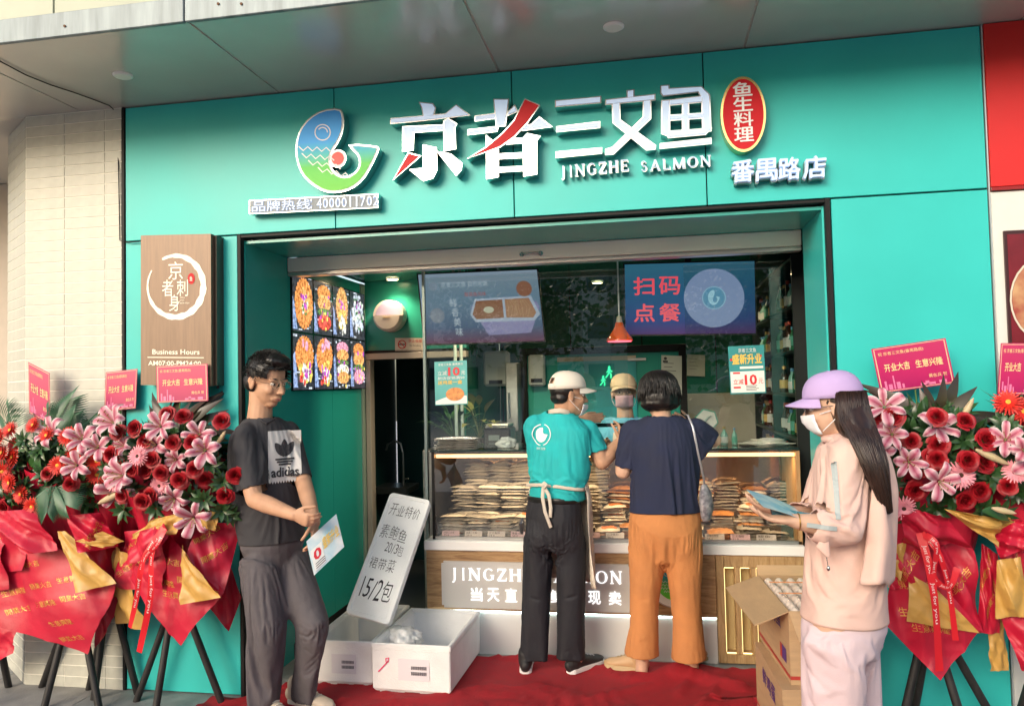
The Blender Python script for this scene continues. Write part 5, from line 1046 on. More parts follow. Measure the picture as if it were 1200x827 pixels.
# ---- street behind the camera, seen in the glass
def tree_far(x, y, h, seed, label):
    t = thing('street_tree', label, 'tree', (x, y, 0), group='trees across the street'); r = random.Random(seed); b = NB(); limb(b, [V(x,y,0), V(x+.1,y,h*.3), V(x,y+.1,h*.55), V(x+.1,y,h*.8)], [.16,.12,.09,.04], n=8)
    for k in range(6): a = r.uniform(0, 6.3); limb(b, [V(x,y,h*(.35+.06*k)), V(x+math.cos(a)*h*.16, y+math.sin(a)*h*.16, h*(.5+.06*k))], [.05,.02], n=6)
    fin('trunk', b, mat('bark', (.09,.06,.04), .9, bump=.5), t); b = NB()
    cl = [(r.gauss(0, h*.17), r.gauss(0, h*.17), h*(.62+r.gauss(0, .13))) for _ in range(26)]
    for k in range(2600):
        c = cl[k % 26]; p = V(x+c[0]+r.gauss(0, h*.06), y+c[1]+r.gauss(0, h*.06), c[2]+r.gauss(0, h*.06)); d = V(r.gauss(0,1), r.gauss(0,1), r.gauss(0,.6)).normalized(); s = d.orthogonal().normalized()*.07; poly(b, [p-s, p+d*.1, p+s, p-d*.08])
    fin('crown', b, mat('tree_leaf', (.07,.13,.03), .5, var=.4, vs=1.5), t, kind='stuff')
for k, (x, y) in enumerate(((-7.5, -13.5), (-3.2, -14.2), (2.4, -13), (6.2, -14.4))): tree_far(x, y, (6.6, 5.8, 6.2, 7)[k], k, 'leafy street tree mirrored in the shop glass')
ob = thing('opposite_building', 'pale apartment building across the street mirrored in the glass', 'building', (0, -42, 0))
B('wall', -22, 22, -44, -42, 0, 10.5, mat('pale_facade', (.5,.48,.42), .7, var=.1), ob)
wm_ = bpy.data.meshes.new('window'); b = NB(); box(b, -.8, .8, -.02, .05, -.7, .7); b.to_mesh(wm_); b.free(); wm_.materials.append(mat('far_window', (.05,.07,.08), .1))
for i in range(-7, 8):
    for j in range(3): o = bpy.data.objects.new('window', wm_); COL.objects.link(o); o.parent = ob; o.location = (i*2.9, .02, 2+j*3.)
# ================================================================= FLOWER STANDS
from mathutils import noise as mnoise
MAG = mat('magenta_paper', (.50,.006,.034), .45, var=.2, vs=5, bump=.5, bs=22)
GOLDP = mat('gold_paper', (.54,.31,.075), .42, var=.12, vs=5, bump=.4, bs=22)
GINK = mat('gold_print', (.60,.33,.06), .35, metal=.3)
RIB = mat('red_ribbon', (.62,.01,.02), .35); WPR = mat('ribbon_print', (.75,.7,.68), .5)
POLE = mat('black_pole', (.022,.020,.020), .55, var=.5, vs=9, bump=.4, bs=30, stretch=(4,4,1))
ROSE = mat('rose_red', (.36,.004,.012), .5, var=.35, vs=35)
GERR = mat('gerbera_red', (.62,.018,.008), .5, var=.25, vs=30); GERP = mat('gerbera_pink', (.80,.30,.36), .5, var=.2, vs=30)
GCY = mat('gerbera_yellow_centre', (.75,.38,.04), .7, bump=.6, bs=400); GCD = mat('gerbera_dark_centre', (.05,.02,.01), .8, bump=.6, bs=400)
CORD = mat('cordyline_leaf', (.035,.022,.022), .35, var=.5, vs=9, col2=(.05,.045,.02)); DKL = mat('dark_leaf', (.030,.085,.024), .3, var=.6, vs=14)
PALM = mat('palm_leaf', (.04,.13,.06), .4, var=.35, vs=8); BUDG = mat('lily_bud', (.45,.45,.22), .45, var=.3, vs=14, col2=(.55,.35,.25)); STEM = mat('stem_green', (.07,.16,.04), .5)
# lily petal: pink centre to white edge, by vertex colour (real petal colour)
LIL = bpy.data.materials.new('lily_petal'); LIL.use_nodes = True
_n = LIL.node_tree.nodes; _a = _n.new('ShaderNodeVertexColor'); _a.layer_name = 'Col'; LIL.node_tree.links.new(_a.outputs[0], _n['Principled BSDF'].inputs['Base Color']); _n['Principled BSDF'].inputs['Roughness'].default_value = .5
def petal(bm, fn, nu=4, nv=3, mi=0, col=None, lay=None):
    G = [[bm.verts.new(fn(i/nu, j/nv*2-1)) for j in range(nv+1)] for i in range(nu+1)]
    for i in range(nu):
        for j in range(nv):
            f = bm.faces.new((G[i][j], G[i+1][j], G[i+1][j+1], G[i][j+1])); f.smooth = True; f.material_index = mi
            if lay is not None:
                for lp_, (a, c) in zip(f.loops, ((i,j),(i+1,j),(i+1,j+1),(i,j+1))): lp_[lay] = col(a/nu, c/nv*2-1)
def rose_mesh(seed):
    r = random.Random(seed); b = NB()
    for k in range(21):
        a = k*2.4+r.uniform(-.2,.2); q = k/20; Rt = .0035+.033*q**.95; Ht = .026-.020*q**1.7+r.uniform(-.0015,.0015); wd = 1.25-.45*q; wb = r.uniform(0, 6)
        def fn(t, s, a=a, Rt=Rt, Ht=Ht, wd=wd, q=q, wb=wb):
            ang = a+s*wd*(.45+.55*math.sin(math.pi*min(1, .2+t*.55))); rad = Rt*(.30+.70*t**.55)+(.0015+.006*q)*t**5; z = -.014+(Ht+.014)*t**.8-(.001+.005*q)*max(0, t-.75)*4-.004*q*s*s*t
            rad += .0012*math.sin(s*4+wb)*t
            return V(rad*math.cos(ang), rad*math.sin(ang), z)
        petal(b, fn, 5, 4)
    me = bpy.data.meshes.new('rose'); b.to_mesh(me); b.free(); me.materials.append(ROSE); return me
def lily_mesh(seed, op=1.):
    r = random.Random(seed); b = NB(); lay = b.loops.layers.color.new('Col')
    for k in range(6):
        a = k*math.pi/3+r.uniform(-.08,.08); L = r.uniform(.082,.098); W = .021 if k % 2 else .016; z0 = .002*(k % 2); cb = r.uniform(.8, 1.2)*op
        def fn(t, s, a=a, L=L, W=W, z0=z0, cb=cb):
            rad = .006+L*(math.sin(t*1.35*cb)/1.0)*.80; z = L*.60*math.sin(t*2.3/ (1 if cb < 1.3 else 1))*.8-L*.25*t**3*cb+z0; w = W*math.sin(math.pi*min(.97, .12+t*.86))**.8
            wav = .0035*math.sin(t*14+k)*abs(s)
            return V(rad*math.cos(a)-s*w*math.sin(a), rad*math.sin(a)+s*w*math.cos(a), z+wav-abs(s)*.004+(1-abs(s))*.002)
        def col(t, s):
            m = min(1, (1-abs(s))**1.3*1.05)*(1 if t < .85 else (1-t)/.15*.6+.4); p = (.60,.13,.28); w_ = (.88,.80,.80); return (*[w_[i]+(p[i]-w_[i])*m*.85 for i in range(3)], 1)
        petal(b, fn, 6, 4, 0, col, lay)
    for k in range(5):
        a = k*1.26+.3; p0 = V(0,0,0); p1 = V(.020*math.cos(a), .020*math.sin(a), .062); cyl(b, p0, p1, .0012, n=5, mi=1); t = NB(); ell(t, p1, (.006,.0022,.0022)); merge(b, t, 2)
    for f in b.faces:
        if f.material_index == 1:
            for l_ in f.loops: l_[lay] = (.5,.6,.3,1)
    me = bpy.data.meshes.new('lily'); b.to_mesh(me); b.free()
    for m in (LIL, mat('stamen_green', (.45,.5,.22), .5), mat('anther_brown', (.25,.09,.03), .7)): me.materials.append(m)
    return me
def gerb_mesh(seed, m, mc):
    r = random.Random(seed); b = NB()
    for ly, (n, L, z0, tilt) in enumerate(((22, .046, 0, .10), (20, .038, .003, .28), (16, .024, .006, .6))):
        for k in range(n):
            a = 2*math.pi*(k+.5*ly)/n+r.uniform(-.05,.05); l = L*r.uniform(.92,1.05)
            def fn(t, s, a=a, l=l, z0=z0, tilt=tilt): rr = .008+l*t; w = .0044*math.sin(math.pi*min(.93, .2+t*.72)); return V(rr*math.cos(a)-s*w*math.sin(a), rr*math.sin(a)+s*w*math.cos(a), z0+l*math.sin(tilt)*t-.006*t*t*(ly == 0)+.001*(1-abs(s)))
            petal(b, fn, 3, 2)
    t = NB(); ell(t, V(0,0,.004), (.0115,.0115,.005), seg=12, rings=6); merge(b, t, 1)
    me = bpy.data.meshes.new('gerbera'); b.to_mesh(me); b.free(); me.materials.append(m); me.materials.append(mc); return me
def leaf_mesh(L, W, m, bend, name): b = NB(); leafpatch(b, V(0,0,0), V(0,0,1), V(1,0,0), L, W, bend, 7); me = bpy.data.meshes.new(name); b.to_mesh(me); b.free(); me.materials.append(m); return me
def cluster_mesh(seed):
    r = random.Random(seed); b = NB()
    for k in range(13):
        a = k*2.4; e = .15+.9*(k/13.); d = V(math.cos(a)*math.cos(e), math.sin(a)*math.cos(e), math.sin(e)*.9); leafpatch(b, V(0,0,0)+d*.006, d, V(-d.x*.5,-d.y*.5,1), r.uniform(.05,.068), .024, .35, 4)
    me = bpy.data.meshes.new('leaf_cluster'); b.to_mesh(me); b.free(); me.materials.append(DKL); return me
def palm_mesh(seed, L=.34):
    r = random.Random(seed); b = NB()
    for k in range(15):
        t = (k+1)/16; base = V(0, 0, L*t*.75)+V(.05*t*t, 0, 0)
        for s in (-1, 1): leafpatch(b, base, V(.1, s*(1-.55*t), .75+t*.6), V(1,0,.1), L*.55*(1-.45*t), .013, .5, 4)
    limb(b, [V(0,0,0), V(.02,0,L*.4), V(.05,0,L*.8)], [.003,.002,.001], n=5, cap=False)
    me = bpy.data.meshes.new('palm_frond'); b.to_mesh(me); b.free(); me.materials.append(PALM); return me
def bud_mesh(): 
    b = NB(); limb(b, [V(0,0,0), V(0,0,.02), V(0,0,.05), V(0,0,.085), V(0,0,.10)], [.006,.012,.014,.009,.003], n=8); me = bpy.data.meshes.new('lily_bud'); b.to_mesh(me); b.free(); me.shade_smooth(); me.materials.append(BUDG); return me
FM = {'rose': [rose_mesh(k) for k in range(3)], 'lily': [lily_mesh(1), lily_mesh(2, 1.15), lily_mesh(5, .75)], 'red_gerbera': [gerb_mesh(1, GERR, GCY), gerb_mesh(2, GERR, GCY)], 'pink_gerbera': [gerb_mesh(3, GERP, GCD)], 'leaf_cluster': [cluster_mesh(1), cluster_mesh(2)], 'lily_bud': [bud_mesh()], 'dark_leaf': [leaf_mesh(.30, .062, CORD, .25, 'dark_leaf'), leaf_mesh(.26, .055, CORD, .5, 'dark_leaf')], 'palm_frond': [palm_mesh(1), palm_mesh(2)], 'grass_blade': [leaf_mesh(.42, .012, PALM, .6, 'grass_blade')], 'broad_leaf': [leaf_mesh(.12, .05, LEAFG, .4, 'broad_leaf')]}
def aim(o, d, spin): q = Vector(d).to_track_quat('Z', 'X'); o.rotation_mode = 'QUATERNION'; o.rotation_quaternion = q @ Matrix.Rotation(spin, 3, 'Z').to_quaternion()
def sheet(parent, C4, m, amp=.02, seed=0, text=None, name='paper_sheet', n=26, curl=0., txs=1.):
    """paper from 4 corners (top, right, bottom, left), rippled; text printed along it"""
    A, Bc, Cc, D = [Vector(c) for c in C4]; N = (Bc-D).cross(A-Cc).normalized()
    if N.y > 0: N = -N
    r = random.Random(seed); ph = r.uniform(0, 6); f1 = r.uniform(3, 5.5)
    def S(u, v, h=0.):
        p = A*(1-u)*(1-v)+Bc*u*(1-v)+Cc*u*v+D*(1-u)*v
        w = amp*(math.sin(f1*(u-v)*2+ph)*.55+.35*math.sin(f1*2.1*(u+.6*v)+ph*2)+.18*math.sin(13*u-9*v+ph))*(.35+.65*min(1, (u+v)*.9))
        fo = abs(math.sin(4.7*(u-.7*v)+ph)); w += amp*.35*(1-min(1, fo*4))
        w += curl*(u*v)**2+.9*amp*math.sin(math.pi*u)*math.sin(math.pi*v)
        z1 = mnoise.noise(p*11+Vector((seed, 0, 0))); z2_ = mnoise.noise(p*23+Vector((0, seed, 0))); w += .010*(.35-min(.5, abs(z1)*1.8))+.004*(.3-min(.4, abs(z2_)*2))
        return p+N*(w+h)
    b = NB(); G = [[b.verts.new(S(i/n, j/n)) for j in range(n+1)] for i in range(n+1)]
    for i in range(n):
        for j in range(n): b.faces.new((G[i][j], G[i+1][j], G[i+1][j+1], G[i][j+1]))
    o = fin(name, b, m, parent, smooth=True)
    if text:
        b = NB(); U1 = (Bc-D); tl_ = U1.length; k = 0
        size = .055*txs; lenu = (Bc-A).length; lenv = (D-A).length
        # rows of print run horizontally across the diamond: direction (u up, v down)
        for row in range(1, 7):
            for cc in range(-3, 4):
                cu = row/7.+cc*.42*(.28/max(.15, lenu))+(.21 if row % 2 else 0); cv = row/7.-cc*.42*(.28/max(.15, lenv))-(.21 if row % 2 else 0)
                if not (.14 < cu < .86 and .14 < cv < .86): continue
                s = text[k % 2]; k += 1; P, Fc = tmesh(s, 0.); lo, hi = P.min(0), P.max(0); L = size*2.9; H = size*.62; ok = True; vs = []
                for q in P:
                    x = ((q[0]-lo[0])/(hi[0]-lo[0])-.5)*L; y = ((q[1]-lo[1])/(hi[1]-lo[1])-.5)*H
                    uu = cu+(x/tl_)*.9-y/(A-Cc).length; vv = cv-(x/tl_)*.9-y/(A-Cc).length
                    if not (0.01 < uu < .99 and .01 < vv < .99): ok = False; break
                    vs.append(S(uu, vv, .0012))
                if not ok: continue
                bv = [b.verts.new(q) for q in vs]
                for f in Fc:
                    try: b.faces.new([bv[i] for i in f])
                    except ValueError: pass
        fin('gold_lettering', b, GINK, o, kind='stuff')
    return o
def ribbon(parent, pts, w, txt=True, seed=0):
    b = NB(); P = [Vector(p) for p in pts]
    # catmull
    Q = []
    for i in range(len(P)-1):
        p0, p1, p2, p3 = P[max(0, i-1)], P[i], P[i+1], P[min(len(P)-1, i+2)]
        for k in range(6): t = k/6; Q.append(.5*((2*p1)+(p2-p0)*t+(2*p0-5*p1+4*p2-p3)*t*t+(3*p1-p0-3*p2+p3)*t**3))
    Q.append(P[-1]); fr = []
    for i, q in enumerate(Q):
        t = (Q[min(i+1, len(Q)-1)]-Q[max(i-1, 0)]).normalized(); s = t.cross(V(0,-1,0)).normalized(); s = (s+V(0,.35*math.sin(i*.35+seed),0)).normalized(); fr.append((q, s, t))
    vs = [(b.verts.new(q-s*w/2), b.verts.new(q+s*w/2)) for q, s, t in fr]
    for A, C in zip(vs, vs[1:]): b.faces.new((A[0], A[1], C[1], C[0]))
    o = fin('ribbon', b, RIB, parent, smooth=True)
    if txt:
        b = NB(); tot = len(fr)-1; Pm, Fc = tmesh('Just for you', 0.); lo, hi = Pm.min(0), Pm.max(0); i0 = 3
        while i0 < tot-4:
            vs = []
            for q in Pm:
                x = (q[0]-lo[0])/(hi[0]-lo[0])*min(4.6, tot-1-i0)+i0; y = (q[1]-lo[1])/(hi[1]-lo[1])-.5; k = int(x); fx_ = x-k; c = fr[k][0].lerp(fr[k+1][0], fx_); s = fr[k][1].lerp(fr[k+1][1], fx_); n_ = s.cross(fr[k][2]).normalized(); n_ = n_ if n_.y < 0 else -n_
                vs.append(b.verts.new(c-s*y*w*.6+n_*.001))
            for f in Fc:
                try: b.faces.new([vs[i] for i in f])
                except ValueError: pass
            i0 += 6
        fin('white_lettering', b, WPR, o, kind='stuff')
KX = ('開業大吉', '生意興隆')
def flower_stand(cx, cy, ztop, label, legs, flowers, sheets, ribbons=(), scale=1., seed=1, kz=.70, hasfoliage=True, frad=.27):
    """cx, cy: stand centre on the ground; flowers: (kind, px, py, depth toward the viewer)"""
    t = thing('flower_stand', label, 'flower stand', (cx, cy, 0), 'congratulation flower stands'); r = random.Random(seed); c = V(cx, cy, 0)
    knot = V(cx, cy, kz)
    for fx_, fy_ in legs:
        f = V(fx_, fy_, 0); d = (knot-f); b = NB(); off = V(-d.y, d.x, 0).normalized()*.012; limb(b, [f+off, knot+off+d*.28], [.0185, .017], n=10); fin('leg', b, POLE, t, smooth=True)
    # crumpled inner funnel of wrapping paper
    b = NB(); nn = 40; rows = []
    for k in range(9):
        u = k/8; z = kz-.10+(ztop-.30-kz+.10)*u; R0 = (.05+.20*u**.8)*scale; rows.append([b.verts.new((cx+R0*math.cos(a)*(1+.16*math.sin(a*7+u*3)+.06*math.sin(a*17)), cy-.02+R0*.8*math.sin(a)*(1+.16*math.sin(a*7+u*3)), z+.03*math.sin(a*5+1)*u)) for a in [2*math.pi*q/nn for q in range(nn)]])
    for A, C in zip(rows, rows[1:]):
        for q in range(nn): b.faces.new((A[q], A[(q+1) % nn], C[(q+1) % nn], C[q]))
    fin('paper_funnel', b, MAG, t, smooth=True)
    if hasfoliage:
        b = NB(); cc = V(cx, cy-.02, ztop-.33)
        for k in range(1500):
            d = V(r.gauss(0,1), r.gauss(0,1), r.gauss(0,1)).normalized(); q = cc+V(d.x*frad, d.y*.20, d.z*.22)*r.uniform(.5, .98)*scale
            leafpatch(b, q, d+V(r.gauss(0,.5), r.gauss(0,.5), r.gauss(0,.5)), V(r.gauss(0,1), -1, r.gauss(0,1)), r.uniform(.05,.10), .032, .4, 3)
        fin('foliage', b, DKL, t, kind='stuff')
    core = V(cx, cy+.10, ztop-.34)
    for it in flowers:
        kind, px, py = it[:3]; dep = it[3] if len(it) > 3 else .22; q = at(px, py, cy-dep); base = kind
        me = r.choice(FM[base]); o = bpy.data.objects.new(base, me); COL.objects.link(o); o.parent = t; o.location = q-t.location; s = r.uniform(.92, 1.12)
        if base == 'rose': s *= 1.02
        if base == 'lily': s *= r.uniform(.92,1.28)
        o.scale = (s, s, s); d = (q-core).normalized()+V(r.gauss(0,.14), -.75, r.gauss(0,.14)+.12)
        if base in ('dark_leaf', 'palm_frond', 'grass_blade', 'lily_bud', 'broad_leaf'):
            tip = at(it[4], it[5], cy-dep-(it[6] if len(it) > 6 else .0)); d = tip-q; L = {'dark_leaf': .29, 'palm_frond': .36, 'grass_blade': .40, 'lily_bud': .10, 'broad_leaf': .12}[base]; k = d.length/L
            o.scale = (k*.9+.1, k*.6+.4, k); o.rotation_mode = 'QUATERNION'; z = d.normalized(); x = V(0,-1,.2); x = (x-z*x.dot(z)).normalized(); x = (x+z.cross(x)*r.uniform(-.5,.5)).normalized(); o.rotation_quaternion = Matrix((x, z.cross(x), z)).transposed().to_quaternion(); continue
        aim(o, d, r.uniform(0, 6.28))
        if base in ('rose', 'lily', 'red_gerbera', 'pink_gerbera'):
            b = NB(); limb(b, [q-d.normalized()*.012, q+(core-q)*.35+V(0,0,-.02), q+(core-q)*.8], [.003,.003,.0025], n=5, cap=False); fin('stem', b, STEM, t)
    for k, s in enumerate(sheets):
        C4 = [at(x, y, cy-d) for x, y, d in s[1]]; sheet(t, C4, MAG if s[0] == 'm' else GOLDP, s[2] if len(s) > 2 else .02, seed*10+k, KX if s[0] == 'm' and (len(s) < 4 or s[3]) else None, 'paper_sheet' if s[0] == 'm' else 'gold_paper_sheet')
    for k, (w, pts) in enumerate(ribbons): ribbon(t, [at(x, y, cy-d) for x, y, d in pts], w, True, k)
    return t
def zA(x, y): return (x/4.135, 400+y/4.135)
def zB(x, y): return (90+x/3.759, 400+y/3.759)
def zD(x, y): return (1000+x/3.308, 370+y/3.308)
def F(zf, kind, lst, dep=.22): return [(kind, *zf(x, y), dep+.05*math.sin(x*1.3+y)) for x, y in lst]
def leaves(zf, kind, base, tips, dep=.05): return [(kind, *zf(*base), dep, *zf(*tp), .05*math.sin(tp[0])) for tp in tips]
# stand with roses and lilies left of the man
fB = F(zB, 'rose', [(330,520),(455,610),(180,400),(255,382),(300,437),(425,447),(510,445),(150,497),(243,565),(305,568),(372,580),(520,563),(565,608),(200,678),(322,678),(655,680),(290,705),(400,320),(640,350),(470,330),(700,590)], .31)
fB += F(zB, 'lily', [(370,375),(350,455),(215,460),(440,520),(565,480),(205,590),(430,690),(515,775),(540,410),(165,360)], .29)+F(zB, 'pink_gerbera', [(270,505),(365,635),(165,615)], .30)
fB += F(zB, 'leaf_cluster', [(500,680),(590,545),(640,620),(640,745),(210,740),(560,700),(350,735),(440,640),(240,640),(680,760),(130,560),(470,600)], .22)
fB += leaves(zB, 'dark_leaf', (430,420), [(400,155),(510,190),(665,170),(275,220),(262,285),(700,320),(380,280),(600,240),(330,215),(460,250),(560,180),(310,260),(640,290)], .05)+[('lily_bud', *zB(190,668), .30, *zB(95,712)), ('lily_bud', *zB(620,450), .25, *zB(655,395))]
sB = [('m', [(232,612,.16),(284,612,.05),(262,696,.20),(216,655,.26)], .015), ('m', [(148,622,.12),(196,618,.24),(190,690,.24),(132,690,.14)], .03), ('m', [(192,618,.20),(262,694,.22),(210,757,.24),(150,678,.2)], .022), ('m', [(262,640,.0),(283,700,-.02),(268,740,.02),(240,705,.06)], .015, 0),
  ('g', [(213,638,.24),(218,650,.30),(258,700,.30),(212,708,.30)], .012), ('g', [(180,608,.26),(215,600,.30),(208,625,.30),(150,632,.22)], .02), ('g', [(232,600,.28),(258,598,.22),(252,622,.24),(238,618,.28)], .01), ('g', [(136,640,.12),(150,650,.18),(168,738,.12),(138,728,.08)], .02), ('m', [(165,622,.30),(196,612,.30),(190,650,.33),(146,662,.26)], .025, 0)]
rB = [(.030, [(192,618,.34),(178,650,.36),(176,700,.35),(163,764,.33)]), (.026, [(190,618,.33),(168,655,.35),(160,700,.33),(152,735,.3)]), (.022, [(194,620,.34),(182,640,.37),(170,652,.36),(166,672,.35)])]
flower_stand(-2.50, -.12, 1.60, 'flower stand of roses and pink lilies just left of the man in dark tee', [(-2.74,-.14),(-2.50,-.30),(-2.25,-.10)], fB, sB, rB, seed=2, kz=.62)
# gerbera stand further left
fA = F(zA, 'red_gerbera', [(160,405),(50,430),(75,498),(365,535),(470,645),(45,685),(155,800),(10,540),(470,580),(225,455),(20,690),(100,740),(330,460),(600,620),(-10,460),(280,600),(60,560)], .26)+F(zA, 'rose', [(230,640),(90,660),(160,588),(345,690),(575,440),(560,540),(20,800)], .24)+F(zA, 'lily', [(400,475),(475,515),(375,600),(250,440),(590,640),(570,720)], .26)
fA += [('palm_frond', *zA(250,690), .25, *zA(230,900), .1), ('palm_frond', *zA(270,700), .25, *zA(370,850), .1), ('palm_frond', *zA(255,690), .2, *zA(160,860), .05), ('palm_frond', *zA(60,440), .05, *zA(-40,250), 0), ('palm_frond', *zA(60,440), .05, *zA(60,255), 0), ('palm_frond', *zA(240,440), .05, *zA(420,215), 0), ('palm_frond', *zA(230,440), .05, *zA(260,270), 0), ('palm_frond', *zA(300,480), .1, *zA(400,300), 0)]
fA += leaves(zA, 'grass_blade', (250,600), [(430,225),(520,690),(470,430),(120,300),(90,560),(330,400),(290,330),(150,340),(380,240),(470,270),(40,330),(200,250),(-30,300)], .15)+F(zA, 'leaf_cluster', [(120,480),(200,520),(80,590),(220,640),(120,700),(60,760),(30,610),(330,560),(300,480),(420,620),(250,560),(210,780)], .2)+leaves(zA, 'broad_leaf', (190,560), [(110,620),(230,500),(120,540),(250,600),(160,680)], .26)+[('lily_bud', *zA(560,735), .3, *zA(480,785)), ('lily_bud', *zA(480,440), .24, *zA(492,385))]
sA = [('m', [(-40,640,.12),(20,600,.22),(26,668,.26),(-30,675,.1)], .03), ('m', [(20,612,.2),(138,684,.2),(101,767,.24),(-46,716,.2)], .03), ('m', [(88,628,.2),(134,622,.12),(134,700,.08),(96,690,.2)], .03, 0), ('g', [(68,622,.26),(76,622,.28),(137,683,.27),(90,694,.28)], .012), ('m', [(78,604,.28),(118,600,.22),(140,640,.2),(92,648,.30)], .03), ('g', [(88,634,.3),(120,622,.25),(146,634,.22),(120,642,.28)], .01), ('g', [(120,640,.1),(138,646,.1),(146,708,.05),(122,690,.08)], .02), ('m', [(-20,600,.26),(40,596,.3),(66,645,.3),(24,650,.32)], .03, 0), ('m', [(-30,715,.1),(20,730,.14),(15,765,.14),(-30,790,.1)], .02, 0)]
flower_stand(-3.12, -.10, 1.56, 'flower stand of red gerberas with palm fronds in front of the tiled pillar', [(-3.16,-.28),(-3.42,-.03),(-2.86,-.24)], fA, sA, seed=3, kz=.60, frad=.31)
flower_stand(-3.66, -.14, 1.56, 'flower stand of red flowers cut off by the left edge of the photo', [(-3.86,-.2),(-3.62,-.04),(-3.5,-.32)], F(zA, 'red_gerbera', [(-30,480),(-60,600),(-20,620),(10,630)], .2)+F(zA, 'leaf_cluster', [(-20,560),(0,700),(-50,680)], .2), [('m', [(-60,620,.1),(0,615,.2),(10,690,.2),(-70,700,.1)], .03)], seed=4, kz=.60, hasfoliage=False)
flower_stand(-2.95, -.06, 1.50, 'flower stand mostly hidden behind the rose and gerbera stands', [(-2.98,-.14),(-3.12,-.03),(-2.80,-.03)], F(zA, 'leaf_cluster', [(500,480),(520,600),(480,700)], .1)+F(zB, 'leaf_cluster', [(60,500),(60,620)], .1), [('m', [(110,640,.08),(150,640,.08),(140,712,.08),(112,760,.08)], .02, 0)], seed=5, kz=.60, frad=.16)
# right stands
fD = F(zD, 'rose', [(155,390),(325,390),(435,408),(225,485),(330,500),(270,595),(325,555),(445,560),(512,565),(240,678),(435,715),(492,678),(515,480),(300,545),(85,385)], .32)+F(zD, 'lily', [(120,355),(325,430),(150,460),(215,565),(330,640),(60,430),(100,520)], .29)+F(zD, 'pink_gerbera', [(415,617),(195,745)], .32)
fD += F(zD, 'leaf_cluster', [(260,760),(320,750),(380,700),(430,480),(380,540),(470,620),(530,620),(230,770),(560,760),(500,745),(150,640),(370,460),(290,450)], .22)+leaves(zD, 'dark_leaf', (310,430), [(45,200),(75,255),(385,240),(420,262),(485,270),(620,365),(190,310),(350,255),(590,420),(560,375),(300,240),(450,215),(540,300),(260,290),(130,260)], .05)+[('lily_bud', *zD(420,400), .24, *zD(465,320)), ('lily_bud', *zD(480,520), .3, *zD(600,575)), ('broad_leaf', *zD(500,755), .3, *zD(640,775)), ('lily_bud', *zD(540,745), .33, *zD(630,765))]
sD = [('m', [(1078,622,.12),(1140,640,.15),(1150,740,.16),(1095,700,.2)], .03, 1), ('m', [(1056,628,.2),(1150,738,.2),(1101,796,.24),(1034,728,.2)], .02), ('g', [(1066,672,.25),(1098,690,.27),(1149,742,.25),(1063,728,.27)], .012), ('m', [(1040,640,.2),(1078,628,.24),(1086,686,.26),(1044,690,.2)], .02, 1), ('g', [(1045,640,.22),(1062,634,.24),(1056,680,.24),(1044,672,.2)], .01), ('g', [(1106,596,.30),(1130,600,.34),(1173,608,.26),(1168,640,.32)], .03), ('m', [(1056,600,.3),(1100,600,.34),(1140,640,.24),(1060,640,.26)], .03, 0), ('m', [(1150,636,.12),(1170,650,.16),(1172,742,.12),(1146,742,.14)], .02), ('g', [(1158,740,.1),(1174,720,.08),(1183,785,.08),(1160,786,.1)], .01)]
rD = [(.030, [(1078,624,.34),(1088,660,.36),(1096,710,.36),(1101,786,.33)]), (.022, [(1080,624,.34),(1100,648,.37),(1112,690,.34),(1120,750,.3)]), (.024, [(1084,626,.35),(1098,640,.38),(1094,675,.36),(1112,688,.35),(1122,665,.33)])]
flower_stand(1.17, -.22, 1.62, 'flower stand of dark roses and lilies right behind the woman in pink', [(.98,-.30),(1.10,-.06),(1.50,-.12),(1.28,-.40)], fD, sD, rD, seed=6, kz=.62)
fE = F(zD, 'rose', [(590,350),(645,430),(630,550),(700,470),(600,660)], .22)+F(zD, 'lily', [(590,480),(660,520),(700,560)], .27)+F(zD, 'pink_gerbera', [(625,605)], .3)+F(zD, 'red_gerbera', [(600,335),(660,370)], .2)+F(zD, 'leaf_cluster', [(600,540),(650,470),(640,680),(690,640),(590,440)], .2)+leaves(zD, 'grass_blade', (650,420), [(560,290),(600,300),(700,300),(540,310)], .1)
sE_ = [('m', [(1172,640,.16),(1215,640,.2),(1225,770,.2),(1180,740,.16)], .03), ('g', [(1168,656,.22),(1196,652,.26),(1206,722,.24),(1166,724,.22)], .02), ('m', [(1172,722,.18),(1225,700,.2),(1230,790,.2),(1198,786,.2)], .02), ('m', [(1160,626,.2),(1196,608,.28),(1212,640,.28),(1172,654,.24)], .02, 1), ('g', [(1150,618,.2),(1180,606,.2),(1196,614,.2),(1170,632,.22)], .02)]
flower_stand(1.62, -.24, 1.60, 'flower stand cut off by the right edge of the photo', [(1.50,-.36),(1.52,-.06),(1.85,-.3)], fE, sE_, seed=8, kz=.62, frad=.2)
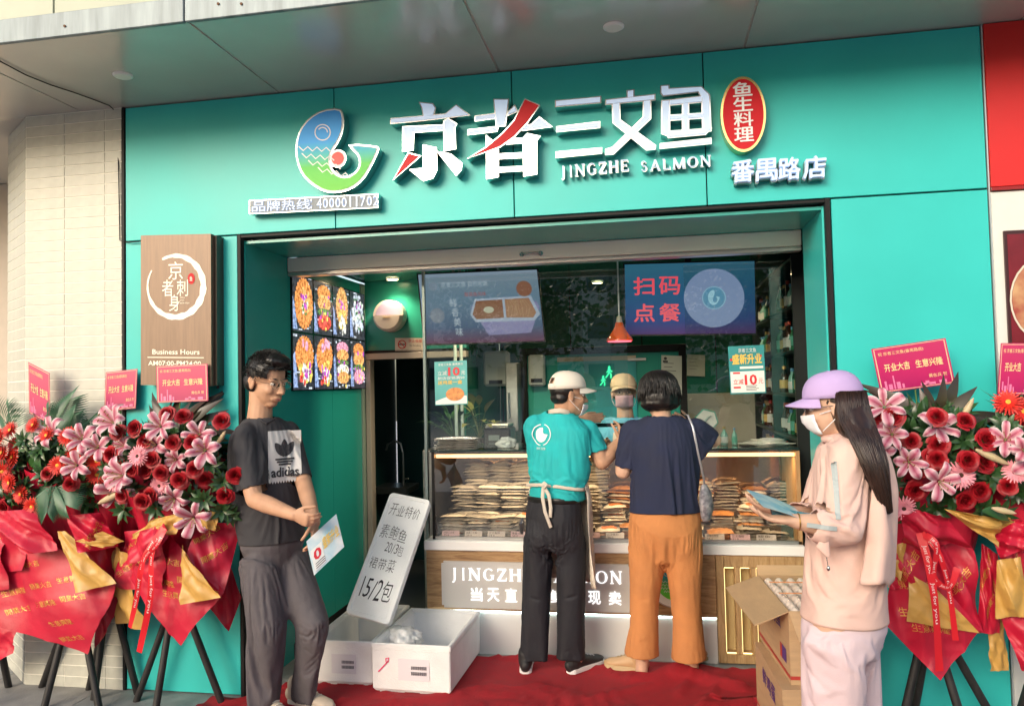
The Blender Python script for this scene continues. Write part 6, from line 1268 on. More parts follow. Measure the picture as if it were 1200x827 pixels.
# ---- greeting cards on sticks
CARDM = gradmat('greeting_card_pink', [(0, (.34,.008,.10)), (.4, (.44,.014,.11)), (1, (.46,.03,.12))], 2, 0, .2, .3)
CEDGE = mat('card_gold_edge', (.72,.42,.30), .4); CGT = mat('card_gold_text', (.80,.62,.30), .4); CSK = mat('card_skyline', (.70,.18,.35), .4)
def card(tl, tr, bl_, Y, stick, label):
    pl = plpx(tl, tr, bl_, Y); t = thing('greeting_card', label, 'greeting card', pl.p(.5, 0)); 
    if pl.N.y > 0: pl.N = -pl.N
    b = NB(); obox(b, pl.p(0,0,-.002), pl.U, pl.W, pl.N*.002); fin('card_sheet', b, CARDM, t)
    b = NB(); cyl(b, pl.p(.5, .5, -.006), at(stick[0], stick[1], Y+.02), .0035, n=6); fin('stick', b, STEM, t)
    e = lambda b, p: [p.rect(b, *q, .0006) for q in ((.02,.02,.98,.035), (.02,.965,.98,.98), (.02,.036,.035,.964), (.965,.036,.98,.964))]
    art(t, pl, [('gold_border', CEDGE, e), ('lettering', CGT, T_('祝 京者三文鱼(番禺路店)', .07, .80, .68, .89, .001)), ('lettering', CGT, T_('开业大吉', .12, .45, .46, .62, .001, .02)), ('lettering', CGT, T_('生意兴隆', .54, .45, .90, .62, .001, .02)), ('lettering', CGT, T_('黄在兵 贺', .68, .20, .92, .28, .001)),
      ('skyline_print', CSK, lambda b, p: [p.rect(b, u, .05, u+w, .05+h, .0007) for u, w, h in ((.08,.03,.2),(.13,.05,.12),(.2,.02,.3),(.24,.05,.15),(.31,.03,.1),(.55,.2,.05),(.62,.05,.09),(.8,.1,.07))])])
    return t
card((183,429), (243,426), (184,472), -.12, (205,520), 'pink greeting card in front of the brown sign board')
card((124,436), (161,432), (122,482), -.05, (140,520), 'pink greeting card overlapping the edge of the tiled pillar')
card((33,424), (58,437), (34,484), -.12, (52,540), 'narrow turned pink greeting card above the gerberas')
card((42,430), (60,434), (43,483), .02, (55,530), 'second pink card peeking out behind the turned one')
card((1021,409), (1108,396), (1032,461), -.15, (1080,520), 'pink greeting card on the teal wall right of the woman in pink')
card((1173,402), (1228,402), (1169,462), -.2, (1195,520), 'pink greeting card cut off at the right edge of the photo')
# ================================================================= PEOPLE
SKIN = mat('skin', (.52,.30,.19), .5, var=.12, vs=18, bump=.15, bs=120, spec=.35)
SKINL = mat('skin_light', (.60,.38,.27), .5, var=.10, vs=18, bump=.12, bs=120, spec=.35)
HAIR = mat('black_hair', (.009,.008,.008), .42, var=.4, vs=60, stretch=(1,1,.3)); HAIRB = mat('dark_brown_hair', (.030,.014,.009), .36, var=.5, vs=50, stretch=(1,1,.2))
EYEW = mat('eye_white', (.7,.68,.64), .2); IRIS = mat('iris_dark', (.02,.01,.008), .15); LENS = glass('spectacle_lens', (.93,.95,.96), 0., 1.); LIP = mat('lips', (.42,.16,.13), .45)
MASKW = mat('mask_white', (.75,.76,.78), .6, bump=.2, bs=200)
def frame(d, up=V(0,0,1)): d = Vector(d).normalized(); r = d.cross(up).normalized(); return d, r, r.cross(d).normalized()
def head(bm, c, fr, s=1., ears=True, mouth=True, neckto=None):
    f, r, u = fr; L = lambda a, b, d: c+f*a*s+r*b*s+u*d*s; E_ = lambda p, q, seg=16, rg=10: ell(bm, L(*p), tuple(x*s for x in q), fr, seg, rg)
    E_((-.014,0,.030), (.094,.076,.088), 24, 14); E_((.018,0,-.028), (.072,.062,.085), 20, 12); E_((.046,0,-.092), (.032,.030,.022)); E_((.030,0,-.072), (.046,.047,.034))
    for sg_ in (-1, 1):
        E_((.052,.033*sg_,-.030), (.030,.026,.026)); E_((.070,.030*sg_,.018), (.015,.026,.009)); 
        if ears: E_((-.012,.077*sg_,-.014), (.017,.008,.030)); E_((-.022,.084*sg_,.000), (.010,.006,.018))
    limb(bm, [L(.080,0,.012), L(.094,0,-.010), L(.107,0,-.030)], [.009*s, .010*s, .012*s], n=10)
    for sg_ in (-1, 1): E_((.096,.010*sg_,-.036), (.009,.008,.007))
    if mouth: E_((.086,0,-.060), (.010,.024,.006)); E_((.084,0,-.072), (.010,.021,.007)); E_((.076,0,-.066), (.012,.032,.016))
    q = neckto if neckto is not None else L(-.040,0,-.165); a = L(-.026,0,-.030); limb(bm, [a, a.lerp(q, .5), q], [.056*s, .053*s, .058*s], n=16)
def face_parts(t, c, fr, s=1., glasses=None, m_lip=None):
    f, r, u = fr; L = lambda a, b, d: c+f*a*s+r*b*s+u*d*s
    for sg_ in (-1, 1):
        b = NB(); ell(b, L(.069,.031*sg_,.001), (.0125*s,.0135*s,.0075*s), fr, 12, 8); o = fin('eye', b, EYEW, t, smooth=True)
        b = NB(); ell(b, L(.0785,.031*sg_,.001), (.0042*s,.0055*s,.0060*s), fr, 10, 6); fin('iris', b, IRIS, o, smooth=True)
        b = NB(); limb(b, [L(.077,.014*sg_,.022), L(.081,.032*sg_,.027), L(.068,.050*sg_,.021)], [(.003*s,.0022*s),(.004*s,.003*s),(.002*s,.0015*s)], n=6); fin('eyebrow', b, HAIR, t)
    if m_lip:
        b = NB(); limb(b, [L(.087,-.020,-.066), L(.0955,0,-.0655), L(.087,.020,-.066)], [.0022*s, .0042*s, .0022*s], n=6); fin('lips', b, m_lip, t, smooth=True)
    if glasses:
        g = NB()
        for sg_ in (-1, 1):
            P = [L(.098-.010*abs(math.cos(a)*.6+sg_*.3), (.034+.023*math.cos(a))*sg_, .000+.018*math.sin(a)) for a in [2*math.pi*k/20 for k in range(21)]]; limb(g, P, [.0010]*21, n=6, cap=False)
            limb(g, [L(.088,.056*sg_,.006), L(.05,.078*sg_,.006), L(-.01,.083*sg_,.004)], [.0013]*3, n=6)
        limb(g, [L(.099,-.012,.003), L(.101,0,.006), L(.099,.012,.003)], [.0013]*3, n=6); o = fin('glasses', g, glasses, t)
        for sg_ in (-1, 1):
            b = NB(); poly(b, [L(.0975-.010*abs(math.cos(a)*.6+sg_*.3), (.034+.022*math.cos(a))*sg_, .017*math.sin(a)) for a in [2*math.pi*k/20 for k in range(20)]]); fin('lens', b, LENS, o)
def hand(bm, w, d, n, side, curl=(.35,.45,.35), s=1., spread=.06, thumb=.7):
    """w wrist, d towards the fingers, n out of the palm, side towards the thumb"""
    d = Vector(d).normalized(); side = Vector(side); side = (side-d*side.dot(d)).normalized(); n = Vector(n); n = (n-d*n.dot(d)-side*n.dot(side)).normalized()
    limb(bm, [w-d*.01*s, w+d*.02*s, w+d*.055*s, w+d*.085*s], [(.024*s,.018*s),(.031*s,.016*s),(.037*s,.015*s),(.036*s,.012*s)], side=side, n=14)
    for k, (o, L) in enumerate(((.027,.070), (.009,.078), (-.009,.072), (-.026,.057))):
        p = w+d*(.083-.004*abs(k-1.3))*s+side*o*s; dd = (d+side*(o*spread*30)).normalized(); pts = [p-d*.015*s, p]; a = 0
        for j, fr_ in enumerate((.45,.30,.25)): a += curl[j]*(1+.12*k); q = dd*math.cos(a)+n*math.sin(a); p = p+q*L*fr_*s; pts.append(p)
        limb(bm, pts, [.0085*s,.0085*s,.008*s,.0075*s,.0062*s], n=8)
    p = w+d*.022*s+side*.026*s+n*.006*s; q = (side*thumb+d*.75+n*.25).normalized(); p1 = p+q*.036*s; q2 = (side*thumb*.4+d*.9+n*.45).normalized(); p2 = p1+q2*.030*s; limb(bm, [w+side*.012*s+d*.01*s, p, p1, p2, p2+(q2+n*.2).normalized()*.022*s], [.013*s,.013*s,.0105*s,.009*s,.007*s], n=8)
def cap(t, c, fr, s, m, bill=True, tilt=0., strapm=None):
    f, r, u = fr; b = NB(); n = 28; rows = []
    for k in range(10):
        a = math.pi/2*k/9; R0 = math.cos(a)**.75; rows.append([b.verts.new(c+f*(-.014+.107*R0*math.cos(x))*s+r*.088*R0*math.sin(x)*s+u*(.032+.098*math.sin(a)**.9+(.012*math.cos(x) if k == 0 else 0))*s) for x in [2*math.pi*q/n for q in range(n)]])
    for A, C in zip(rows, rows[1:]):
        for q in range(n): 
            if A is rows[0] or A is rows[1] or A is rows[2]:
                x = 2*math.pi*(q+.5)/n
                if strapm and abs(x-math.pi) < .42 and A is not rows[0]: continue
            b.faces.new((A[q], A[(q+1) % n], C[(q+1) % n], C[q]))
    bmesh.ops.remove_doubles(b, verts=b.verts[:], dist=.0005)
    o = fin('cap', b, m, t, smooth=True); so_ = o.modifiers.new('s', 'SOLIDIFY'); so_.thickness = .003
    b = NB(); nn = 16; top = []; bot = []
    for lst, h in ((top, .0025), (bot, -.0025)):
        for i in range(nn+1):
            a = -1.15+2.3*i/nn; base = c+f*(-.014+.104*math.cos(a*.95))*s+r*.086*math.sin(a*.95)*s+u*(.034+.010*math.cos(a)+h)*s; row = []
            for j in range(6): q = j/5; L = .074*math.cos(a/1.15*math.pi/2)**.55*q; row.append(b.verts.new(base+f*L*s*.97-u*(.012*q+.020*q*(abs(a)/1.15)**2+tilt*q*.03)*s+r*math.sin(a)*.01*q*s))
            lst.append(row)
    for G, flip in ((top, 0), (bot, 1)):
        for i in range(nn):
            for j in range(5): q = (G[i][j], G[i+1][j], G[i+1][j+1], G[i][j+1]); b.faces.new(q[::-1] if flip else q)
    for i in range(nn): b.faces.new((top[i][5], top[i+1][5], bot[i+1][5], bot[i][5]))
    fin('brim', b, m, o, smooth=True)
    b = NB(); ell(b, c+u*.131*s-f*.014*s, (.008*s,.008*s,.004*s), fr, 10, 6); fin('button', b, m, o)
    b = NB()
    for k in range(6):
        x = 2*math.pi*k/6+.3; limb(b, [c+f*(-.014+.108*math.cos(a)**.75*math.cos(x))*s+r*.0892*math.cos(a)**.75*math.sin(x)*s+u*(.032+.0985*math.sin(a)**.9)*s for a in [math.pi/2*q/9*.99 for q in range(10)]], [.0011]*10, n=4, cap=False)
    fin('seam', b, m, o)
    if strapm:
        b = NB(); P = [c+f*(-.014+.109*math.cos(a))*s+r*.090*math.sin(a)*s+u*(.040)*s for a in [math.pi-.5+1.0*k/8 for k in range(9)]]; limb(b, P, [(.010*s,.002*s)]*9, side=u, n=8, cap=False); fin('strap', b, strapm, o)
    return o
def mask(t, c, fr, s, m, under=False):
    f, r, u = fr; b = NB(); n = 12; G = []
    for i in range(n+1):
        a = -.86+1.72*i/n; row = []
        for j in range(7):
            v = j/6; z = -.018-.080*v if not under else -.050-.065*v; rr = .098+.020*math.exp(-(a/.35)**2)*math.sin(math.pi*min(1, .35+v*.6)); fo = .0015*math.sin(v*22)
            row.append(b.verts.new(c+f*((rr+fo)*math.cos(a)*(1-.25*v*v*(abs(a) < 9))+.003)*s+r*(.072*math.sin(a*1.15))*s+u*z*s))
        G.append(row)
    for i in range(n):
        for j in range(6): b.faces.new((G[i][j], G[i+1][j], G[i+1][j+1], G[i][j+1]))
    o = fin('face_mask', b, m, t, smooth=True); so_ = o.modifiers.new('s', 'SOLIDIFY'); so_.thickness = .002; b = NB()
    for sg_ in (-1, 1):
        for z in (-.02, -.085): limb(b, [c+f*.045*s+r*.066*sg_*s+u*z*s, c+r*.080*sg_*s+u*(z*.6)*s, c-f*.025*s+r*.083*sg_*s+u*(.012 if z > -.05 else -.03)*s], [.0016]*3, n=5)
    fin('ear_loop', b, m, o, kind='stuff')
def strands(name, t, m, roots, fn, w=.004, n=9, seed=0):
    """locks of hair, each a thin tapered ribbon tube"""
    b = NB()
    for i, rt in enumerate(roots):
        P = [fn(rt, k/(n-1), i) for k in range(n)]; limb(b, P, [w*(.7+.3*math.sin(math.pi*k/(n-1)))*(1-.75*(k/(n-1))**4) for k in range(n)], n=5, cap=False)
    o = fin(name, b, m, t, smooth=True); o['kind'] = 'stuff'; return o
def sneaker(t, heel, d, L, m, msole, name='shoe', h=.075, label=None):
    d = Vector(d).normalized(); r = d.cross(V(0,0,1)).normalized(); u = V(0,0,1); b = NB()
    P = [heel+d*a*L+u*z for a, z in ((.02,.045), (.12,.055), (.30,.055), (.5,.045), (.72,.036), (.90,.030), (.98,.026))]
    limb(b, P, [(.030,.040), (.036,.048), (.036,.044), (.038,.034), (.044,.026), (.040,.022), (.022,.016)], side=r, n=14); limb(b, [heel+d*.15*L+u*.05, heel+d*.15*L+u*(.108 if name == 'shoe' else .08)], [(.040,.046),(.042,.048)], side=r, n=14)
    o = blob(name, b, m, t, .005, 3, None, label)
    b = NB(); Q = []
    for a, w in ((-.02,.016), (.05,.034), (.25,.036), (.5,.038), (.74,.047), (.92,.040), (1.01,.020)): Q.append((heel+d*a*L, w))
    ot = [q+r*w for q, w in Q]+[q-r*w for q, w in Q[::-1]]; prism(b, [V(p.x, p.y, heel.z+.002) for p in ot], V(0,0,.026)); bmesh.ops.bevel(b, geom=b.edges[:], offset=.004, segments=2, affect='EDGES'); fin('sole', b, msole, o, smooth=False)
    b = NB()
    for k in range(4): q = heel+d*(.42+.09*k)*L+u*(.088-.008*k); limb(b, [q-r*.018, q+u*.003, q+r*.018], [.0025]*3, n=6)
    fin('lace', b, msole, o, kind='stuff'); return o
def decal(t, name, m, target, pl, fn, push=.004):
    """flat print built in frame pl, then laid on the surface of target"""
    b = NB(); fn(b, pl); bmesh.ops.triangulate(b, faces=b.faces[:])
    for _ in range(3):
        el = [e for e in b.edges if e.calc_length() > .011]
        if el: bmesh.ops.subdivide_edges(b, edges=el, cuts=1, use_grid_fill=False); bmesh.ops.triangulate(b, faces=b.faces[:])
    ob = fin(name, b, m, t); me = ob.data; off = ob.matrix_world.translation if False else None
    org = V(0,0,0); p = ob
    while p is not None: org += p.location; p = p.parent
    to = V(0,0,0); p = target
    while p is not None: to += p.location; p = p.parent
    from mathutils.bvhtree import BVHTree
    tm_ = target.data; bv = BVHTree.FromPolygons([v.co for v in tm_.vertices], [tuple(q.vertices) for q in tm_.polygons]); N = pl.N
    T = []
    for v in me.vertices: hit = bv.ray_cast(v.co+org-to+N*.25, -N, .6); T.append(.25-hit[3] if hit[0] is not None else None)
    ok = sorted(x for x in T if x is not None); md = ok[len(ok)//2] if ok else 0.; T = [md if x is None or abs(x-md) > .08 else x for x in T]
    nb_ = [[] for _ in T]
    for e in me.edges: a_, b_ = e.vertices; nb_[a_].append(b_); nb_[b_].append(a_)
    T0 = T[:]
    for _ in range(2): T = [max(T[i]*.5+.5*sum(T[j] for j in nb_[i])/max(1, len(nb_[i])), T0[i]-.004) for i in range(len(T))]
    for v, x in zip(me.vertices, T): v.co = v.co+N*(x+push)
    return ob
def rel(c, fr): f, r, u = fr; return lambda a, b_, d: Vector(c)+f*a+r*b_+u*d

def drape(o, colliders, frames=22, pin=None, grow=.04, stiff=12., bend=.6, cut=None, sub=1, smooth=0, grav=1., press=0.):
    """let a garment hang and crumple on the body: cloth run for a few frames, result kept as plain mesh"""
    if cut is not None:
        b2 = NB(); b2.from_mesh(o.data); off = o.matrix_world.translation if False else Vector((0,0,0)); p = o
        while p is not None: off += p.location; p = p.parent
        bmesh.ops.delete(b2, geom=[v for v in b2.verts if cut(v.co+off)], context='VERTS'); b2.to_mesh(o.data); b2.free()
    off = Vector((0,0,0)); p = o
    while p is not None: off += p.location; p = p.parent
    g = o.vertex_groups.new(name='pin')
    for v in o.data.vertices:
        w = pin(v.co+off) if pin else 0.
        if w > 0: g.add([v.index], w, 'REPLACE')
    cs = []
    for c in colliders:
        m = c.modifiers.new('col', 'COLLISION'); c.collision.thickness_outer = .004; c.collision.cloth_friction = 8; cs.append((c, m))
    m = o.modifiers.new('cloth', 'CLOTH'); s = m.settings; s.quality = 4; s.mass = .25; s.tension_stiffness = s.compression_stiffness = stiff; s.shear_stiffness = stiff*.4; s.bending_stiffness = bend
    s.tension_damping = s.compression_damping = 8; s.air_damping = 3; s.vertex_group_mass = 'pin'; s.shrink_min = -grow; s.shrink_max = -grow; s.pin_stiffness = 1
    s.effector_weights.gravity = grav
    if press: s.use_pressure = True; s.uniform_pressure_force = press
    m.collision_settings.collision_quality = 2; m.collision_settings.distance_min = .004; m.collision_settings.use_self_collision = False
    m.point_cache.frame_start = 1; m.point_cache.frame_end = frames+1
    for f in range(1, frames+1): SC.frame_set(f)
    dg = bpy.context.evaluated_depsgraph_get(); ev = o.evaluated_get(dg); nm = bpy.data.meshes.new_from_object(ev, depsgraph=dg)
    o.modifiers.remove(m); old = o.data; o.data = nm; nm.name = old.name; o.vertex_groups.clear()
    for c, mm in cs: c.modifiers.remove(mm)
    SC.frame_set(1)
    if smooth:
        b2 = NB(); b2.from_mesh(nm)
        for _ in range(smooth): bmesh.ops.smooth_vert(b2, verts=b2.verts, factor=.5, use_axis_x=True, use_axis_y=True, use_axis_z=True)
        b2.to_mesh(nm); b2.free()
    nm.shade_smooth()
    if sub: mm = o.modifiers.new('s', 'SUBSURF'); mm.levels = mm.render_levels = sub
    return o

GARM = []
def garment(name, bm, m, parent, colliders, voxel=.0135, smooth=6, cuts=(), pin=(), frames=18, grow=.02, disp=None, post=None, **kw):
    """sew a garment shell, open it at neck, cuffs and hems, then drape it on the body"""
    o = blob(name, bm, m, parent, voxel, smooth, disp)
    b0 = NB(); b0.from_mesh(o.data); b0.normal_update(); of = Vector((0,0,0)); p = o
    while p is not None: of += p.location; p = p.parent
    dl = []
    for f in b0.faces:
        c = f.calc_center_median()+of
        for P, n, r in cuts:
            if abs(n.z) < .99 and (c-P).length < r and f.normal.dot(n) > .62: dl.append(f); break
    bmesh.ops.delete(b0, geom=dl, context='FACES')
    bmesh.ops.delete(b0, geom=[v for v in b0.verts if any(abs(n.z) > .99 and (v.co+of-P).length < r and (v.co+of-P).dot(n) > -.010 for P, n, r in cuts)], context='VERTS'); b0.to_mesh(o.data); b0.free(); cut = None
    def pf(v): return max([0]+[1. if (v-P).length < r else 0. for P, r in pin])
    drape(o, colliders, frames, pf, grow, cut=cut, sub=0, **kw); GARM.append(o)
    if post is not None:
        of = Vector((0,0,0)); p = o
        while p is not None: of += p.location; p = p.parent
        b3 = NB(); b3.from_mesh(o.data); bmesh.ops.subdivide_edges(b3, edges=b3.edges[:], cuts=1, use_grid_fill=True, smooth=.6); b3.to_mesh(o.data); b3.free(); o.data.shade_smooth(); o['fine'] = 1
        P = getco(o.data)+np.array(of); N = getno(o.data); setco(o.data, P-np.array(of)+N*post(P, N)[:, None])
    return o
def collider(bm): o = blob('collider', bm, None, None, .012, 3); o.data.materials.clear(); return o
# ---------------------------------------------------------------- 1. man in the dark tee, at left
YM = -.14; ft = V(-1.98, YM, 0)
man = thing('person', 'man in charcoal tee and dark grey trousers with glasses, holding a leaflet', 'person', (at(318, 640, YM).x, YM, 0))
fb = frame((.80,-.60,0)); fh = frame((.93,-.30,-.26)); m_ = lambda x, y, d=0.: at(x, y, YM+d)
hc = m_(313, 446, -.01); neck = m_(308, 486); chest = m_(311, 530); waist = m_(316, 612); hip = m_(320, 648)
shR, shL = m_(287, 508, -.13), m_(338, 505, .12); elR, wrR = m_(298, 585, -.22), m_(345, 603, -.34); elL, wrL = m_(356, 566, .02), m_(369, 612, -.22)
b = NB(); head(b, hc, fh, 1.13, neckto=m_(304,494)); neck = m_(304,497); limb(b, [neck+V(0,0,.02), chest, waist], [(.05,.05),(.14,.09),(.12,.09)], side=fb[1]); limb(b, [shR, (shR+elR)/2+V(-.012,0,0), elR], [.050,.050,.042]); limb(b, [elR, elR.lerp(wrR, .35), wrR], [.042,.043,.028]); limb(b, [shL, elL], [.050,.042]); limb(b, [elL, elL.lerp(wrL, .35), wrL], [.042,.041,.027])
hand(b, wrR, (wrR-elR).normalized()+V(.2,0,-.1), V(.1,.3,-.9), V(.2,-.2,.9), (.55,.6,.4), .98, .03, .6)
hand(b, wrL, V(.12,-.35,-1), V(-.9,.2,.1), V(.1,-.9,-.2), (.35,.5,.3), .98)
for hx, kn, an in ((m_(304,655,-.08), m_(316,730,-.14), m_(318,812,-.05)), (m_(338,655,.06), m_(371,728,-.06), m_(350,805,.08))): limb(b, [hx, kn, an], [.07,.05,.035])
b2 = b.copy(); sd_ = fb[1]; limb(b2, [m_(308,497), m_(308,508), m_(309,530), m_(313,570), m_(318,605), m_(320,640), m_(321,655)], [(.10,.075),(.165,.10),(.175,.118),(.160,.115),(.155,.115),(.160,.118),(.12,.09)], side=sd_, n=24)
for hx, kn, an in ((m_(304,655,-.08), m_(314,730,-.14), m_(316,812,-.09)), (m_(338,655,.06), m_(369,728,-.05), m_(352,812,.06))): limb(b2, [hx, kn, an], [.095,.062,.040])
body = blob('body', b, SKIN, man, .0048, 3); coll = collider(b2)
b = NB(); sd_ = fb[1]
limb(b, [m_(308,484), m_(308,492), m_(308,505), m_(309,530), m_(313,570), m_(318,605), m_(321,629)], [(.060,.058), (.095,.080), (.175,.112), (.195,.135), (.180,.135), (.178,.138), (.182,.140)], side=sd_, n=24)
limb(b, [shR+V(.03,.01,.03), shR, shR.lerp(elR, .40), shR.lerp(elR, .78)], [.055,.074,.080,.086], n=16, cap=False); limb(b, [shL+V(-.03,0,.03), shL, shL.lerp(elL, .45), shL.lerp(elL, .86)], [.055,.070,.074,.080], n=16, cap=False)
TEE = mat('charcoal_jersey', (.040,.040,.046), .88, var=.15, vs=12, bump=.3, bs=350)
TEEBM = b
b = NB(); limb(b, [m_(301,489,-.03), m_(313,497,-.14), m_(323,490,-.03)], [.006]*3, n=8); fin('collar', b, TEE, man, smooth=True)
b = NB(); limb(b, [m_(319,620), m_(320,636), m_(321,652)], [(.158,.120),(.168,.132),(.140,.115)], side=sd_, n=22)
PANT = mat('dark_grey_twill', (.098,.090,.100), .82, var=.2, vs=9, bump=.3, bs=260)
limb(b, [m_(303,655,-.07), m_(309,695,-.12), m_(315,732,-.15), m_(314,775,-.12), m_(314,812,-.09), m_(314,822,-.08)], [.100,.098,.086,.080,.074,.062], n=20, cap=False)
limb(b, [m_(338,655,.05), m_(352,695,.0), m_(368,728,-.05), m_(362,765,.02), m_(352,800,.06), m_(350,810,.06)], [.100,.096,.086,.076,.068,.056], n=20, cap=False)
hR, hL = m_(314,822,-.08), m_(350,810,.06)
MANSEG = [(tuple(m_(296,668,-.22)), tuple(m_(335,655,-.2)), .010, -.010), (tuple(m_(300,724,-.22)), tuple(m_(330,732,-.24)), .010, -.008), (tuple(m_(302,736,-.22)), tuple(m_(328,744,-.24)), .010, .008), (tuple(m_(352,724,-.15)), tuple(m_(386,716,-.15)), .010, -.010), (tuple(m_(350,736,-.15)), tuple(m_(384,730,-.15)), .010, .008), (tuple(m_(340,778,-.08)), tuple(m_(378,786,-.08)), .010, -.010), (tuple(m_(300,782,-.2)), tuple(m_(328,790,-.2)), .010, -.010), (tuple(m_(300,798,-.2)), tuple(m_(328,804,-.2)), .009, .009), (tuple(m_(338,792,-.06)), tuple(m_(372,800,-.06)), .009, .009), (tuple(m_(304,640,-.24)), tuple(m_(300,672,-.24)), .006, -.012)]
pants = garment('trousers', b, PANT, man, [coll], .0125, 3, [(hR, V(0,0,-1), .12), (hL, V(0,0,-1), .12), (m_(319,620), V(0,0,1), .25)], [(m_(319,622), .20)], 20, .045, post=folds(.0035, (14,14,4), 5, .7, MANSEG))
nk = m_(308, 486)
tee = garment('t_shirt', TEEBM, TEE, man, [coll, pants], .0125, 4, [(nk, V(0,0,1), .085), (m_(321,629), V(0,0,-1), .26), (shR.lerp(elR,.78), (elR-shR).normalized(), .10), (shL.lerp(elL,.86), (elL-shL).normalized(), .084)], [(nk, .095)], 20, .03)
bpy.data.objects.remove(coll)
SH = mat('beige_sneaker', (.50,.42,.33), .7, bump=.4, bs=150); SS = mat('sole_cream', (.66,.62,.54), .55)
g1 = atz(316, 836); g2 = atz(338, 829)
sneaker(man, V(g2.x-.02, g2.y+.06, .004), (1,-.28,0), .28, SH, SS); sneaker(man, V(g1.x-.03, g1.y, .004), (.85,-.55,0), .28, SH, SS)
face_parts(man, hc, fh, 1.13, mat('gold_wire', (.55,.42,.28), .25, metal=.9), LIP)
# hair: cropped cap of short locks
b = NB(); L = rel(hc, fh); ell(b, L(-.014,0,.040), (.114,.097,.106), fh, 28, 16); ell(b, L(-.046,0,-.016), (.080,.094,.070), fh); ell(b, L(.044,0,.118), (.064,.074,.036), fh)
hr = blob('hair', b, HAIR, man, .005, 2, folds(.0022, (50,50,34), 3, .4, (), .002), cut=lambda p: (lambda q: (q.dot(fh[0]) > .066 and q.dot(fh[2]) < .074) or (q.dot(fh[2]) < .024 and q.dot(fh[0]) > -.004) or q.dot(fh[2]) < -.066)(p-hc))
r_ = random.Random(2); roots = []
for _ in range(900):
    a = r_.uniform(0, 6.28); e = r_.uniform(.30, 1.5) if abs(a-3.14) > 2.2 else r_.uniform(-.25, 1.5); d = fh[0]*math.cos(a)*math.cos(e)+fh[1]*math.sin(a)*math.cos(e)+fh[2]*math.sin(e); roots.append((d, a))
strands('hair_tips', hr, HAIR, roots, lambda rt, k, i: L(-.018,0,.044)+V(*(rt[0].x, rt[0].y, rt[0].z))*(.104+.022*k*(.6+.6*((i*7) % 10)/10))+fh[0]*.016*k+V(0,0,-.002*k), .0028, 4)
# chest print
pc = m_(342, 546, -.2); pr_ = frame((.62,-.78,0)); prt = Pl(m_(330, 577, -.2), m_(352, 577, -.2)-m_(330, 577, -.2), V(0,0,.24)); NP = V(.50,-.86,0).normalized(); Ux = V(.86,.50,0); cpt = m_(337, 538, -.20); prt = Pl(cpt-Ux*.085-V(0,0,.135), Ux*.165, V(0,0,.265), NP)
PW = mat('tee_print_white', (.58,.57,.56), .8, bump=.2, bs=200)
def prblock(b, p):
    n = 12; pts = [p.p(0,1), p.p(0,.05)]+[p.p((k+.5)/n if j == 0 else (k+1)/n, -.0 if j == 0 else .05) for k in range(n) for j in (0, 1)]+[p.p(1,1)]
    nx, ny = 14, 20; G = [[b.verts.new(p.p(i/nx, .05+.95*j/ny)) for j in range(ny+1)] for i in range(nx+1)]
    for i in range(nx):
        for j in range(ny): b.faces.new((G[i][j], G[i+1][j], G[i+1][j+1], G[i][j+1]))
    for k in range(n): b.faces.new([b.verts.new(q) for q in (p.p(k/n, .049), p.p((k+.5)/n, .0), p.p((k+1)/n, .049))])
pw_ = decal(man, 'chest_print', PW, tee, prt, prblock, .006)
def trefoil(b, p):
    for cx, rot in ((.5, 0), (.30, .62), (.70, -.62)):
        pts = [(0, -.02), (.075, .10), (.088, .20), (.06, .30), (0, .38), (-.06, .30), (-.088, .20), (-.075, .10)]
        f = lambda x, y: p.p(.5+(x*math.cos(rot)-y*math.sin(rot))*1.35, .50+(x*math.sin(rot)+y*math.cos(rot))*.92)
        pts = smooth_outline(pts, 1); c = b.verts.new(f(0, .17)); vs = [b.verts.new(f(*q)) for q in pts]
        for k in range(len(vs)): b.faces.new((c, vs[k], vs[(k+1) % len(vs)]))
    for k in range(3): w = .30-.055*k; p.rect(b, .5-w, .44-.05*k, .5+w, .475-.05*k, 0)
decal(man, 'leaf_emblem', TEE, tee, prt, trefoil, .009); decal(man, 'chest_lettering', TEE, tee, prt, lambda b, p: p.text(b, 'adidas', .08, .12, .92, .31, 0, .03), .009)
# leaflet in the left hand (held by him, a thing of its own)
def leaflet(tl, tr, bl_, cols, label, N=None):
    pl = plpts(tl, tr, bl_); t = thing('leaflet', label, 'leaflet', (tl+bl_)/2)
    if pl.N.y > 0: pl.N = -pl.N
    b = NB(); n = 8; G = [[b.verts.new(pl.p(i/n, j/n, .006*math.sin(3*i/n))) for j in range(n+1)] for i in range(n+1)]
    for i in range(n):
        for j in range(n): b.faces.new((G[i][j], G[i+1][j], G[i+1][j+1], G[i][j+1]))
    o = fin('paper', b, cols, t, smooth=True); return t, pl
lt, lpl = leaflet(m_(359,634,-.32), m_(394,602,-.20), m_(368,674,-.36), mat('leaflet_blue_white', (.30,.52,.62), .35, var=.5, vs=14, col2=(.70,.72,.72)), 'blue and white promotional leaflet held low by the man in the dark tee')
art(lt, lpl, [('figure', REDP, T_('0', .10, .30, .34, .60, .009, .03)), ('gold_title', yel, T_('盛新升业', .42, .40, .95, .72, .009, .02)), ('print', PD, lambda b, p: [p.rect(b, .1, .1+.06*k, .4, .12+.06*k, .009) for k in range(3)]), ('white_block', whp, lambda b, p: p.rect(b, .04, .06, .40, .66, .0075))])

